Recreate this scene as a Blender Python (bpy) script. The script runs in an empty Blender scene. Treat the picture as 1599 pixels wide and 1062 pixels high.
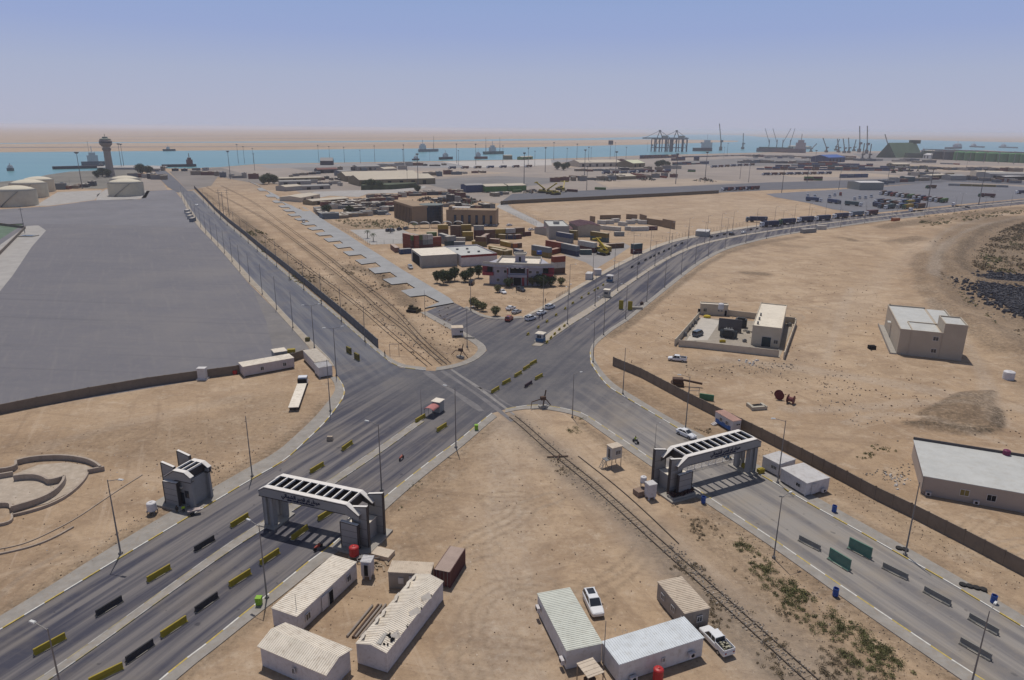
import bpy, bmesh, math, random
import numpy as np
from mathutils import Vector, Matrix
from mathutils.geometry import tessellate_polygon
random.seed(7)
rng = np.random.default_rng(7)
SC = bpy.context.scene
COL = SC.collection
R = math.radians

# ---------------------------------------------------------------- camera
H = 62.0            # drone height above the ground, metres
F = 1080.0          # focal length in pixels of the 1599 px wide photograph
ROLL = R(0.5)
PITCH = math.atan((531-202)/F)
cam = bpy.data.cameras.new('camera'); co = bpy.data.objects.new('camera', cam); COL.objects.link(co)
SC.camera = co
cam.sensor_width = 36; cam.lens = F/1599*36; cam.clip_start = 1; cam.clip_end = 120000
fw = Vector((0, math.cos(PITCH), -math.sin(PITCH))); rt0 = Vector((1, 0, 0)); up0 = rt0.cross(fw)
rt = rt0*math.cos(ROLL)+up0*math.sin(ROLL); up = -rt0*math.sin(ROLL)+up0*math.cos(ROLL)
co.matrix_world = Matrix(((rt.x, up.x, -fw.x, 0), (rt.y, up.y, -fw.y, 0), (rt.z, up.z, -fw.z, H), (0, 0, 0, 1)))

# ---------------------------------------------------------------- light
SUN_EL, SUN_AZ = R(68), R(-13)
world = bpy.data.worlds.new('World'); SC.world = world; world.use_nodes = True
wn = world.node_tree; bg = wn.nodes['Background']
sky = wn.nodes.new('ShaderNodeTexSky'); sky.sky_type = 'NISHITA'; sky.sun_disc = False
sky.sun_elevation = SUN_EL; sky.sun_rotation = SUN_AZ; sky.dust_density = 2.0; sky.ozone_density = 3.0; sky.air_density = 1.0
sky.altitude = 60
# dust veil low in the sky: a pale lavender band that gives way to the blue above
bg.inputs[1].default_value = 0.06
_tc = wn.nodes.new('ShaderNodeTexCoord'); _sp = wn.nodes.new('ShaderNodeSeparateXYZ'); wn.links.new(_tc.outputs['Generated'], _sp.inputs[0])
_rp = wn.nodes.new('ShaderNodeValToRGB'); wn.links.new(_sp.outputs['Z'], _rp.inputs['Fac']); _e = _rp.color_ramp.elements
_e[0].position = 0.0; _e[0].color = (.42, .435, .545, 1); _e[1].position = .17; _e[1].color = (.26, .35, .59, 1)
_el = _rp.color_ramp.elements.new(.07); _el.color = (.365, .41, .56, 1); _el = _rp.color_ramp.elements.new(.12); _el.color = (.29, .36, .59, 1)
_sc = wn.nodes.new('ShaderNodeVectorMath'); _sc.operation = 'SCALE'; _sc.inputs['Scale'].default_value = 1.5/.06; wn.links.new(_rp.outputs[0], _sc.inputs[0])
_mr = wn.nodes.new('ShaderNodeMapRange'); wn.links.new(_sp.outputs['Z'], _mr.inputs['Value']); _mr.inputs['From Min'].default_value = .15; _mr.inputs['From Max'].default_value = .6; _mr.inputs['To Min'].default_value = .08; _mr.inputs['To Max'].default_value = 1
_mx = wn.nodes.new('ShaderNodeMix'); _mx.data_type = 'RGBA'; wn.links.new(_mr.outputs[0], _mx.inputs['Factor']); wn.links.new(_sc.outputs[0], _mx.inputs['A']); wn.links.new(sky.outputs[0], _mx.inputs['B'])
wn.links.new(_mx.outputs['Result'], bg.inputs[0])
sun = bpy.data.lights.new('sun', 'SUN'); sun.energy = 4.0; sun.angle = R(0.5); sun.color = (1, 0.95, 0.88)
so = bpy.data.objects.new('sun', sun); COL.objects.link(so)
sd = Vector((-math.sin(SUN_AZ)*math.cos(SUN_EL), -math.cos(SUN_AZ)*math.cos(SUN_EL), -math.sin(SUN_EL)))
so.rotation_euler = sd.to_track_quat('-Z', 'Y').to_euler()
so.location = (0, 0, 200)
SC.view_settings.view_transform = 'Standard'; SC.view_settings.look = 'None'
SC.view_settings.exposure = -0.42
HAZE = 1.0e-4
SC.cycles.max_bounces = 6; SC.cycles.diffuse_bounces = 3; SC.cycles.glossy_bounces = 2
SC.cycles.transmission_bounces = 2; SC.cycles.volume_bounces = 1; SC.cycles.use_denoising = True

# ---------------------------------------------------------------- helpers
def P(u, v, z=0.0):
    """survey point: where the sight line through photo pixel (u, v) meets the level z"""
    d = fw*F + rt*(u-799.5) - up*(v-531)
    t = (H-z)/-d.z
    return Vector((d.x*t, d.y*t, z))
def PL(pts, z=0.0): return [P(u, v, z) for u, v in pts]
def crop(x0, y0, s, pts): return [(x0+a/s, y0+b/s) for a, b in pts]
def srgb(r, g, b):
    f = lambda c: (c/255/12.92 if c/255 <= .04045 else ((c/255+.055)/1.055)**2.4)
    return (f(r), f(g), f(b))
MATS = {}
def mat(name, col, rough=0.85, ns=0.6, na=0.12, bump=0.0, metal=0.0, ns2=6.0, dirt=None, da=0.0, spec=0.3, emit=0):
    if name in MATS: return MATS[name]
    m = bpy.data.materials.new(name); m.use_nodes = True; MATS[name] = m
    t = m.node_tree; b = t.nodes['Principled BSDF']
    b.inputs['Roughness'].default_value = rough; b.inputs['Metallic'].default_value = metal
    b.inputs['Specular IOR Level'].default_value = spec
    tc = t.nodes.new('ShaderNodeTexCoord')
    n1 = t.nodes.new('ShaderNodeTexNoise'); n1.inputs['Scale'].default_value = ns; n1.inputs['Detail'].default_value = 5; n1.inputs['Roughness'].default_value = .6
    t.links.new(tc.outputs['Object'], n1.inputs['Vector'])
    mr = t.nodes.new('ShaderNodeMapRange'); mr.inputs['From Min'].default_value = .3; mr.inputs['From Max'].default_value = .7
    mr.inputs['To Min'].default_value = 1-na; mr.inputs['To Max'].default_value = 1+na
    t.links.new(n1.outputs['Fac'], mr.inputs['Value'])
    mx = t.nodes.new('ShaderNodeVectorMath'); mx.operation = 'SCALE'; mx.inputs[0].default_value = col
    t.links.new(mr.outputs[0], mx.inputs['Scale'])
    out = mx.outputs[0]
    if dirt:
        n2 = t.nodes.new('ShaderNodeTexNoise'); n2.inputs['Scale'].default_value = ns2; n2.inputs['Detail'].default_value = 6; n2.inputs['Roughness'].default_value = .7
        t.links.new(tc.outputs['Object'], n2.inputs['Vector'])
        m2 = t.nodes.new('ShaderNodeMapRange'); m2.inputs['From Min'].default_value = .5; m2.inputs['From Max'].default_value = .72; m2.inputs['To Max'].default_value = da
        t.links.new(n2.outputs['Fac'], m2.inputs['Value'])
        mi = t.nodes.new('ShaderNodeMix'); mi.data_type = 'RGBA'; mi.inputs['B'].default_value = (*dirt, 1)
        t.links.new(m2.outputs[0], mi.inputs['Factor']); t.links.new(out, mi.inputs['A']); out = mi.outputs['Result']
    t.links.new(out, b.inputs['Base Color'])
    if bump:
        bp = t.nodes.new('ShaderNodeBump'); bp.inputs['Strength'].default_value = bump; bp.inputs['Distance'].default_value = .1
        n3 = t.nodes.new('ShaderNodeTexNoise'); n3.inputs['Scale'].default_value = ns2; n3.inputs['Detail'].default_value = 4
        t.links.new(tc.outputs['Object'], n3.inputs['Vector']); t.links.new(n3.outputs['Fac'], bp.inputs['Height']); t.links.new(bp.outputs[0], b.inputs['Normal'])
    return m

class MB:
    def __init__(s): s.v = []; s.f = []; s.mi = []
    def poly(s, pts, mi=0):
        n = len(s.v); s.v += [tuple(p) for p in pts]; s.f.append(tuple(range(n, n+len(pts)))); s.mi.append(mi)
    def box(s, c, d, rz=0.0, mi=0, tilt=0.0, taper=1.0):
        cx, cy, cz = c; n = len(s.v); ca, sa = math.cos(rz), math.sin(rz)
        for z in (-.5, .5):
            k = taper if z > 0 else 1
            for x, y in ((-.5, -.5), (.5, -.5), (.5, .5), (-.5, .5)):
                X, Y, Z = x*d[0]*k, y*d[1]*k, z*d[2]
                if tilt: X, Z = X*math.cos(tilt)+Z*math.sin(tilt), -X*math.sin(tilt)+Z*math.cos(tilt)
                s.v.append((cx+X*ca-Y*sa, cy+X*sa+Y*ca, cz+Z))
        for q in ((3, 2, 1, 0), (4, 5, 6, 7), (0, 1, 5, 4), (1, 2, 6, 5), (2, 3, 7, 6), (3, 0, 4, 7)):
            s.f.append(tuple(n+i for i in q)); s.mi.append(mi)
        return s
    def hexa(s, p, mi=0):
        n = len(s.v); s.v += [tuple(q) for q in p]
        for q in ((3, 2, 1, 0), (4, 5, 6, 7), (0, 1, 5, 4), (1, 2, 6, 5), (2, 3, 7, 6), (3, 0, 4, 7)):
            s.f.append(tuple(n+i for i in q)); s.mi.append(mi)
        return s
    def bar(s, a, b, w, h=None, mi=0):
        """square bar from a to b"""
        a = Vector(a); b = Vector(b); d = (b-a)
        if d.length < 1e-6: return s
        h = h or w; dn = d.normalized()
        side = dn.cross(Vector((0, 0, 1)))
        if side.length < 1e-3: side = Vector((1, 0, 0))
        side.normalize(); u = side.cross(dn)
        q = [(-.5, -.5), (.5, -.5), (.5, .5), (-.5, .5)]
        s.hexa([a+side*w*i+u*h*j for i, j in q]+[b+side*w*i+u*h*j for i, j in q], mi); return s
    def cyl(s, a, b, r0, r1=None, n=10, mi=0, caps=True):
        a = Vector(a); b = Vector(b); r1 = r0 if r1 is None else r1; dn = (b-a).normalized()
        side = dn.cross(Vector((0, 0, 1)))
        if side.length < 1e-3: side = Vector((1, 0, 0))
        side.normalize(); u = dn.cross(side); k = len(s.v)
        for p, r in ((a, r0), (b, r1)):
            for i in range(n):
                t = 2*math.pi*i/n; s.v.append(tuple(p+side*math.cos(t)*r+u*math.sin(t)*r))
        for i in range(n):
            j = (i+1) % n; s.f.append((k+i, k+j, k+n+j, k+n+i)); s.mi.append(mi)
        if caps:
            s.f.append(tuple(k+i for i in reversed(range(n)))); s.mi.append(mi)
            s.f.append(tuple(k+n+i for i in range(n))); s.mi.append(mi)
        return s
    def lathe(s, prof, c=(0, 0, 0), n=20, mi=0):
        k = len(s.v)
        for r, z in prof:
            for i in range(n):
                t = 2*math.pi*i/n; s.v.append((c[0]+r*math.cos(t), c[1]+r*math.sin(t), c[2]+z))
        for q in range(len(prof)-1):
            for i in range(n):
                j = (i+1) % n; s.f.append((k+q*n+i, k+q*n+j, k+(q+1)*n+j, k+(q+1)*n+i)); s.mi.append(mi)
        s.f.append(tuple(k+(len(prof)-1)*n+i for i in range(n))); s.mi.append(mi)
        s.f.append(tuple(k+i for i in reversed(range(n)))); s.mi.append(mi)
        return s
    def prism(s, pts, z0, z1, mi=0, side_mi=None):
        """pts: plan outline of 2D points; z0, z1 levels"""
        area = sum(pts[i][0]*pts[(i+1) % len(pts)][1]-pts[(i+1) % len(pts)][0]*pts[i][1] for i in range(len(pts)))
        if area < 0: pts = list(reversed(pts))
        n = len(s.v); m = len(pts); sm = mi if side_mi is None else side_mi
        s.v += [(p[0], p[1], z0) for p in pts]+[(p[0], p[1], z1) for p in pts]
        for i in range(m):
            j = (i+1) % m; s.f.append((n+i, n+j, n+m+j, n+m+i)); s.mi.append(sm)
        for t in tessellate_polygon([[Vector((p[0], p[1], 0)) for p in pts]]):
            a, b, c = t
            cr = (pts[b][0]-pts[a][0])*(pts[c][1]-pts[a][1])-(pts[b][1]-pts[a][1])*(pts[c][0]-pts[a][0])
            if cr < 0: a, b, c = c, b, a
            s.f.append((n+m+a, n+m+b, n+m+c)); s.mi.append(mi)
            s.f.append((n+c, n+b, n+a)); s.mi.append(mi)
        return s
    def extrude(s, prof, y0, y1, mi=0):
        """profile in x,z extruded along y (convex or nearly)"""
        n = len(s.v); m = len(prof)
        s.v += [(p[0], y0, p[1]) for p in prof]+[(p[0], y1, p[1]) for p in prof]
        for i in range(m):
            j = (i+1) % m; s.f.append((n+i, n+j, n+m+j, n+m+i)); s.mi.append(mi)
        for t in tessellate_polygon([[Vector((p[0], p[1], 0)) for p in prof]]):
            s.f.append(tuple(n+i for i in t)); s.mi.append(mi); s.f.append(tuple(n+m+i for i in reversed(t))); s.mi.append(mi)
        return s
    def build(s, name, mats, parent=None, smooth=False, fix=False, loc=None):
        me = bpy.data.meshes.new(name); me.from_pydata(s.v, [], s.f)
        if not isinstance(mats, (list, tuple)): mats = [mats]
        for m in mats: me.materials.append(m)
        me.polygons.foreach_set('material_index', s.mi)
        if smooth: me.polygons.foreach_set('use_smooth', [True]*len(s.f))
        if fix:
            bm = bmesh.new(); bm.from_mesh(me); bmesh.ops.recalc_face_normals(bm, faces=bm.faces); bm.to_mesh(me); bm.free()
        me.update()
        o = bpy.data.objects.new(name, me); COL.objects.link(o)
        if parent: o.parent = parent
        if loc is not None: o.location = loc
        return o
USED = {}
def tag(o, label, cat, group=None):
    o['label'] = label; o['category'] = cat
    if group: o['group'] = group
    USED.setdefault(label, []).append(o.name)
    return o
def thing(name, label, cat, loc, rz=0.0, group=None):
    o = bpy.data.objects.new(name, None); COL.objects.link(o); o.empty_display_size = .3
    o.location = loc; o.rotation_euler = (0, 0, rz)
    return tag(o, label, cat, group)
def structure(o): o['kind'] = 'structure'; return o
def stuff(o, label=None, cat=None):
    o['kind'] = 'stuff'
    if label: o['label'] = label; o['category'] = cat
    return o
KIDS = {}
def kids(o):
    if o.name not in KIDS: KIDS[o.name] = [c for c in bpy.data.objects if c.parent == o]
    return KIDS[o.name]
def dup(o, loc, rz, label, group=None, scale=None, mats=None, parent=None):
    c = o.copy(); COL.objects.link(c); c.location = loc; c.rotation_euler = (0, 0, rz)
    if scale is not None: c.scale = (scale,)*3 if not isinstance(scale, (tuple, list)) else scale
    tag(c, label, o['category'], group if group else o.get('group'))
    for k in kids(o):
        kc = k.copy(); COL.objects.link(kc); kc.parent = c
        if mats and k.name.split('.')[0] in mats:
            kc.data = mats[k.name.split('.')[0]]
        for g in kids(k):
            gc = g.copy(); COL.objects.link(gc); gc.parent = kc
    return c
class Proto:
    """first placement uses the prototype itself, later ones copy it"""
    def __init__(s, root): s.o = root; s.used = False
    def put(s, loc, rz, label, group=None, scale=None):
        if not s.used:
            s.used = True; kids(s.o); o = s.o; o.location = loc; o.rotation_euler = (0, 0, rz)
            if scale is not None: o.scale = (scale,)*3 if not isinstance(scale, (tuple, list)) else scale
            tag(o, label, o['category'], group)
            for k in kids(o): kids(k)
            return o
        return dup(s.o, loc, rz, label, group, scale)
ORD = ['first', 'second', 'third', 'fourth', 'fifth', 'sixth', 'seventh', 'eighth', 'ninth', 'tenth', 'eleventh', 'twelfth', 'thirteenth',
       'fourteenth', 'fifteenth', 'sixteenth', 'seventeenth', 'eighteenth', 'nineteenth', 'twentieth', 'twenty-first', 'twenty-second', 'twenty-third',
       'twenty-fourth', 'twenty-fifth', 'twenty-sixth', 'twenty-seventh', 'twenty-eighth', 'twenty-ninth', 'thirtieth']
def ang(a, b): return math.atan2(b[1]-a[1], b[0]-a[0])
def resamp(pts, n):
    pts = [Vector((p[0], p[1], 0)) for p in pts]; L = [0]
    for i in range(1, len(pts)): L.append(L[-1]+(pts[i]-pts[i-1]).length)
    out = []
    for k in range(n):
        t = L[-1]*k/(n-1)
        i = max(j for j in range(len(L)) if L[j] <= t+1e-9); i = min(i, len(L)-2)
        out.append(pts[i].lerp(pts[i+1], (t-L[i])/max(1e-9, L[i+1]-L[i])))
    return out
def smoothpl(pts, it=2):
    for _ in range(it):
        q = [pts[0]]
        for a, b in zip(pts, pts[1:]): q += [a.lerp(b, .25), a.lerp(b, .75)]
        q.append(pts[-1]); pts = q
    return pts
def length(pts): return sum((pts[i+1]-pts[i]).length for i in range(len(pts)-1))
def sheet(name, px, z, m, w=False, kind=True):
    pts = px if w else PL(px)
    b = MB(); n = 0
    vs = [Vector((p[0], p[1], 0)) for p in pts]
    b.v = [(p[0], p[1], z) for p in pts]
    for t in tessellate_polygon([vs]):
        a, c, d = t
        cr = (vs[c]-vs[a]).cross(vs[d]-vs[a]).z
        b.f.append((a, c, d) if cr > 0 else (d, c, a)); b.mi.append(0)
    o = b.build(name, m)
    return structure(o) if kind else o
# ---------------------------------------------------------------- ground materials
def links(t): return t.links.new
def noise(t, vec, scale, detail=5, rough=.6):
    n = t.nodes.new('ShaderNodeTexNoise'); n.inputs['Scale'].default_value = scale; n.inputs['Detail'].default_value = detail; n.inputs['Roughness'].default_value = rough
    t.links.new(vec, n.inputs['Vector']); return n.outputs['Fac']
def mrange(t, v, a, b, c=0., d=1.):
    m = t.nodes.new('ShaderNodeMapRange'); m.inputs['From Min'].default_value = a; m.inputs['From Max'].default_value = b
    m.inputs['To Min'].default_value = c; m.inputs['To Max'].default_value = d; t.links.new(v, m.inputs['Value']); return m.outputs[0]
def mixc(t, f, a, b):
    m = t.nodes.new('ShaderNodeMix'); m.data_type = 'RGBA'
    if isinstance(f, (int, float)): m.inputs['Factor'].default_value = f
    else: t.links.new(f, m.inputs['Factor'])
    for s, x in (('A', a), ('B', b)):
        if isinstance(x, tuple): m.inputs[s].default_value = (*x[:3], 1)
        else: t.links.new(x, m.inputs[s])
    return m.outputs['Result']
def math_(t, op, a, b):
    m = t.nodes.new('ShaderNodeMath'); m.operation = op
    for i, x in enumerate((a, b)):
        if isinstance(x, (int, float)): m.inputs[i].default_value = x
        else: t.links.new(x, m.inputs[i])
    return m.outputs[0]
def newmat(name):
    m = bpy.data.materials.new(name); m.use_nodes = True; t = m.node_tree
    g = t.nodes.new('ShaderNodeNewGeometry'); return m, t, t.nodes['Principled BSDF'], g.outputs['Position']
def mapped(t, pos, rz=0, sc=(1, 1, 1)):
    m = t.nodes.new('ShaderNodeMapping'); m.vector_type = 'POINT'
    m.inputs['Rotation'].default_value = (0, 0, rz); 
    t.links.new(pos, m.inputs['Vector'])
    m2 = t.nodes.new('ShaderNodeMapping'); m2.inputs['Scale'].default_value = sc; t.links.new(m.outputs[0], m2.inputs['Vector'])
    return m2.outputs[0]

sand, t, b, pos = newmat('sand')
att = t.nodes.new('ShaderNodeAttribute'); att.attribute_name = 'cover'
sep = t.nodes.new('ShaderNodeSeparateColor'); t.links.new(att.outputs['Color'], sep.inputs[0])
nL = noise(t, pos, .012, 6, .6); nM = noise(t, pos, .09, 8, .7); nF = noise(t, pos, 1.1, 8, .75)
c = mixc(t, mrange(t, nL, .38, .62), (.385, .272, .175), (.465, .345, .234))
c = mixc(t, mrange(t, nM, .44, .62, 0, .9), c, (.275, .190, .124))
c = mixc(t, mrange(t, noise(t, pos, .045, 8, .72), .52, .66, 0, .85), c, (.54, .41, .285))
c = mixc(t, mrange(t, noise(t, pos, .3, 8, .75), .53, .68, 0, .6), c, (.25, .18, .125))
c = mixc(t, mrange(t, noise(t, pos, .21, 8, .75), .55, .66, 0, .6), c, (.50, .40, .30))
c = mixc(t, mrange(t, nF, .52, .72, 0, .55), c, (.19, .135, .093))
c = mixc(t, mrange(t, nF, .44, .30, 0, .4), c, (.56, .44, .33))
for _a, _s in ((12, .3), (-24, .22), (66, .4)):
    st = noise(t, mapped(t, pos, R(_a), (.02, _s, 1)), 1.0, 7, .7)
    c = mixc(t, mrange(t, st, .56, .68, 0, .5), c, (.245, .17, .113))
    c = mixc(t, mrange(t, st, .42, .34, 0, .4), c, (.48, .37, .27))
# light compacted tracks, dark verges and soil, grey gravel (R, G, B of the cover attribute)
trk = math_(t, 'MULTIPLY', sep.outputs[0], mrange(t, nF, .3, .6, 1, .25))
c = mixc(t, trk, c, (.455, .39, .325))
drk = math_(t, 'MULTIPLY', sep.outputs[1], mrange(t, nF, .38, .6, .35, 1.))
c = mixc(t, drk, c, (.085, .066, .047))
gry = math_(t, 'MULTIPLY', sep.outputs[2], mrange(t, nM, .3, .6, .6, 1))
c = mixc(t, gry, c, (.235, .205, .178))
nS = noise(t, pos, 3.2, 2, .5)
c = mixc(t, mrange(t, nS, .68, .74, 0, .7), c, (.12, .09, .06))
c = mixc(t, mrange(t, noise(t, pos, 2.1, 2, .5), .71, .76, 0, .6), c, (.62, .55, .46))
t.links.new(c, b.inputs['Base Color']); b.inputs['Roughness'].default_value = .95; b.inputs['Specular IOR Level'].default_value = .1
bp = t.nodes.new('ShaderNodeBump'); bp.inputs['Strength'].default_value = .55; bp.inputs['Distance'].default_value = .25
hh = math_(t, 'ADD', nF, math_(t, 'MULTIPLY', nM, 3.0)); t.links.new(hh, bp.inputs['Height']); t.links.new(bp.outputs[0], b.inputs['Normal'])

def asph(t, pos, rz, base, light, dark, lane=3.2, streak=.5, patch=(.2, .17, .14), pa=.35):
    s1 = noise(t, mapped(t, pos, rz, (1/lane, .012, 1)), 1.6, 4, .55)      # long tyre bands along the road
    s2 = noise(t, mapped(t, pos, rz, (1.6, .03, 1)), 1.0, 4, .6)
    c = mixc(t, mrange(t, s1, .42, .58), dark, light)
    c = mixc(t, mrange(t, s2, .45, .7, 0, streak*.6), c, dark)
    c = mixc(t, mrange(t, noise(t, pos, .10, 8, .7), .48, .66, 0, pa), c, patch)
    c = mixc(t, mrange(t, noise(t, pos, 1.2, 6, .75), .5, .8, 0, .4), c, base)
    return mixc(t, mrange(t, noise(t, pos, .7, 3, .5), .67, .73, 0, .6), c, tuple(x*.55 for x in dark))
def asphalt(name, rz, *a, **k):
    m, t, b, pos = newmat(name); t.links.new(asph(t, pos, rz, *a, **k), b.inputs['Base Color']); b.inputs['Roughness'].default_value = .85; b.inputs['Specular IOR Level'].default_value = .25; return m
# one asphalt for the whole junction: the worn surface of each arm takes over along that arm
M_road, t, b, pos = newmat('road_asphalt')
def along(p0, a, lo, hi, xr):
    d = t.nodes.new('ShaderNodeVectorMath'); d.operation = 'DOT_PRODUCT'; t.links.new(pos, d.inputs[0]); d.inputs[1].default_value = (math.cos(a), math.sin(a), 0)
    s0 = p0.x*math.cos(a)+p0.y*math.sin(a); w_ = math_(t, 'ADD', d.outputs['Value'], math_(t, 'MULTIPLY', math_(t, 'SUBTRACT', noise(t, pos, .12, 6, .7), .5), 34))
    sx = t.nodes.new('ShaderNodeSeparateXYZ'); t.links.new(pos, sx.inputs[0])
    return math_(t, 'MULTIPLY', mrange(t, w_, s0+lo, s0+hi), mrange(t, sx.outputs[0], *xr))
cA_ = asph(t, pos, R(90)-R(66), (.112, .106, .113), (.178, .162, .158), (.052, .052, .073))
cJ_ = mixc(t, mrange(t, noise(t, pos, .05, 8, .7), .4, .62), (.080, .079, .092), (.130, .124, .127)); cJ_ = mixc(t, mrange(t, noise(t, mapped(t, pos, R(30), (.25, .03, 1)), 1, 6, .6), .5, .64, 0, .5), cJ_, (.08, .08, .092)); cJ_ = mixc(t, mrange(t, noise(t, pos, .9, 6, .7), .5, .75, 0, .5), cJ_, (.19, .175, .165))
jd = t.nodes.new('ShaderNodeVectorMath'); jd.operation = 'DISTANCE'; t.links.new(pos, jd.inputs[0]); _p = P(790, 575); jd.inputs[1].default_value = (_p.x, _p.y, 0)
c = mixc(t, mrange(t, math_(t, 'ADD', jd.outputs['Value'], math_(t, 'MULTIPLY', noise(t, pos, .1, 5, .7), 20)), 62, 34, 0, .8), cA_, cJ_)
c = mixc(t, along(P(520, 575), R(119), -22, 10, (-24, -32)), c, asph(t, pos, R(90)-R(119), (.12, .125, .145), (.155, .155, .168), (.095, .10, .128)))
c = mixc(t, along(P(940, 630), R(-65), -16, 18, (4, 14)), c, asph(t, pos, R(90)-R(115), (.25, .228, .21), (.285, .26, .235), (.165, .155, .155), lane=3.0, patch=(.30, .25, .19), pa=.55))
t.links.new(c, b.inputs['Base Color']); b.inputs['Roughness'].default_value = .85; b.inputs['Specular IOR Level'].default_value = .25
M_roadF = asphalt('far_road', R(90)-R(34), (.115, .118, .135), (.125, .125, .14), (.095, .10, .12))
M_yard = None
m, t, b, pos = newmat('yard_pavers'); M_yard = m
s1 = noise(t, mapped(t, pos, R(5), (.02, .25, 1)), 1.0, 6, .65)
c = mixc(t, mrange(t, s1, .35, .65, .2, .8), (.128, .124, .140), (.152, .144, .156))
c = mixc(t, mrange(t, noise(t, pos, .03, 6, .6), .48, .7, 0, .6), c, (.112, .110, .130))
c = mixc(t, mrange(t, noise(t, pos, .4, 6, .75), .5, .7, 0, .5), c, (.195, .18, .17)); c = mixc(t, mrange(t, noise(t, mapped(t, pos, R(61), (.03, .5, 1)), 1.0, 7, .7), .52, .66, 0, .5), c, (.185, .172, .172)); c = mixc(t, mrange(t, noise(t, pos, .012, 7, .65), .5, .66, 0, .6), c, (.19, .175, .17)); c = mixc(t, mrange(t, noise(t, mapped(t, pos, R(5), (.008, .35, 1)), 1.0, 5, .6), .56, .66, 0, .35), c, (.09, .088, .1))
c = mixc(t, mrange(t, noise(t, pos, 1.6, 4, .7), .6, .75, 0, .5), c, (.12, .115, .12))
t.links.new(c, b.inputs['Base Color']); b.inputs['Roughness'].default_value = .9
M_lot = mat('lot_asphalt', (.150, .150, .168), ns=.03, na=.10, dirt=(.20, .19, .18), da=.5, ns2=.3)
M_pave = mat('pavement_concrete', (.285, .262, .235), ns=.5, na=.16, dirt=(.27, .21, .15), da=.6, ns2=1.5)
M_conc = mat('pale_concrete', (.355, .335, .315), ns=.15, na=.14, dirt=(.27, .24, .21), da=.55, ns2=.8)
M_croad = mat('grooved_concrete', (.30, .30, .30), ns=.12, na=.12, dirt=(.24, .235, .24), da=.6, ns2=.5)
M_apron = mat('port_apron_ground', (.28, .235, .20), ns=.006, na=.2, dirt=(.19, .17, .16), da=.8, ns2=.02)
M_kerbW = mat('kerb_white_paint', (.62, .60, .55), ns=2, na=.15)
M_kerbY = mat('kerb_yellow_paint', (.48, .36, .10), ns=2, na=.2)
M_kerb = mat('kerb_stone', (.36, .33, .29), ns=1, na=.15)

# ---------------------------------------------------------------- outlines of roads (surveyed from the photograph)
A_left = [(-150, 1075), (0, 985), (72, 942), (150, 895), (220, 853), (290, 811), (340, 781), (395, 748), (445.5, 720), (472, 695), (505.7, 663), (520.8, 644), (536, 623), (539, 612), (536, 601), (528, 589.7), (522, 572)]
B_left = [(522, 572), (515, 560), (497, 543), (470, 516), (440, 485), (418, 460), (397, 439), (369, 408), (345, 383), (330, 368), (316, 353), (300, 330), (290, 313), (281, 298)]
B_right = [(300.5, 298), (316, 313), (333.4, 331), (353, 349.3), (377, 369), (402.7, 391.5), (431, 415.6), (475, 452.5), (533.7, 501.5), (572, 535.4), (588, 548.8)]
NW_corner = [(588, 548.8), (609, 566.4), (625, 574), (647.5, 577), (665, 578.7), (680, 579.5), (705, 576), (730, 569), (747.5, 560), (756, 552.5), (760, 547), (757.5, 540), (750, 534), (735, 525), (720, 516), (704, 507), (684, 497), (665, 487)]
N_corner = [(704, 470), (725, 481), (735, 486), (750, 494), (762, 497.5), (785, 499), (817, 497)]
A_up_left = [(817, 497), (840, 486), (867.5, 472.5), (895, 456), (925, 439), (957, 420.6), (987, 405.5), (1017.6, 390.3), (1045, 380), (1072, 373.5), (1100, 368.5), (1133, 362), (1165, 356.5), (1210, 350.5), (1250, 346), (1300, 340.5), (1350, 336), (1420, 329), (1480, 323), (1599, 311), (1750, 296)]
A_low_right = [(1750, 302), (1599, 319), (1537, 325), (1490, 331), (1443, 336), (1400, 341), (1350, 347), (1287, 356.5), (1234, 363.6), (1197, 370.5), (1165.5, 378), (1134, 386), (1106, 399), (1085.7, 411.6), (1063.7, 428), (1037.5, 449), (1009, 472), (987, 489.5), (976, 499), (954, 512), (944.7, 520), (930, 531), (923, 541), (921, 550)]
D_right = [(921, 550), (922, 567.5), (935, 587.5), (950, 605), (970, 617), (1000, 635), (1022.5, 648), (1054, 667), (1084, 684), (1140, 715), (1199, 748.6), (1263.7, 788), (1330, 824), (1412, 871), (1479, 909), (1537, 944), (1598, 981), (1700, 1043)]
D_left = [(1600, 1102), (1521, 1053), (1476, 1024), (1396, 970), (1327, 924), (1263.7, 881), (1200, 837), (1150, 805), (1099, 771), (1060, 746), (1014, 714.6), (980, 691.5), (955, 675), (917, 649), (905, 643.5), (878.6, 637.5), (856, 634), (838, 632.5), (815, 634), (790, 639)]
A_right = [(768, 645.5), (752.6, 657), (714, 689.5), (696, 702), (669, 722), (641, 744), (602, 774.6), (560, 815), (510.7, 857), (488.8, 871), (458.7, 896), (421.7, 926), (400, 942.5), (362.5, 972.5), (320, 1007.5), (275, 1040), (200, 1105)]
outline = A_left + B_left[1:] + B_right + NW_corner[1:] + N_corner + A_up_left[1:] + A_low_right + D_right[1:] + D_left + A_right
road = sheet('road', outline, .02, M_road)
sheet('yard', [(-320, 760), (-320, 325), (0, 327), (80, 322), (145, 313), (220, 311), (229, 298), (272, 296.6), (285, 312), (300, 341), (312, 357), (332, 376), (351.5, 399), (386, 440), (421, 475), (455, 510), (486, 548), (465, 561), (372, 583), (0, 645)], .012, M_yard)
sheet('yard', [(-320, 350), (0, 351), (120, 350), (200, 352), (312, 356), (300, 341), (285, 312), (272, 296.6), (229, 298), (220, 311), (145, 313), (80, 322), (0, 327), (-320, 325)], .02, mat('worn_yard_pavers', (.165, .16, .175), ns=.03, na=.12, dirt=(.21, .2, .195), da=.7, ns2=.12))
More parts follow.
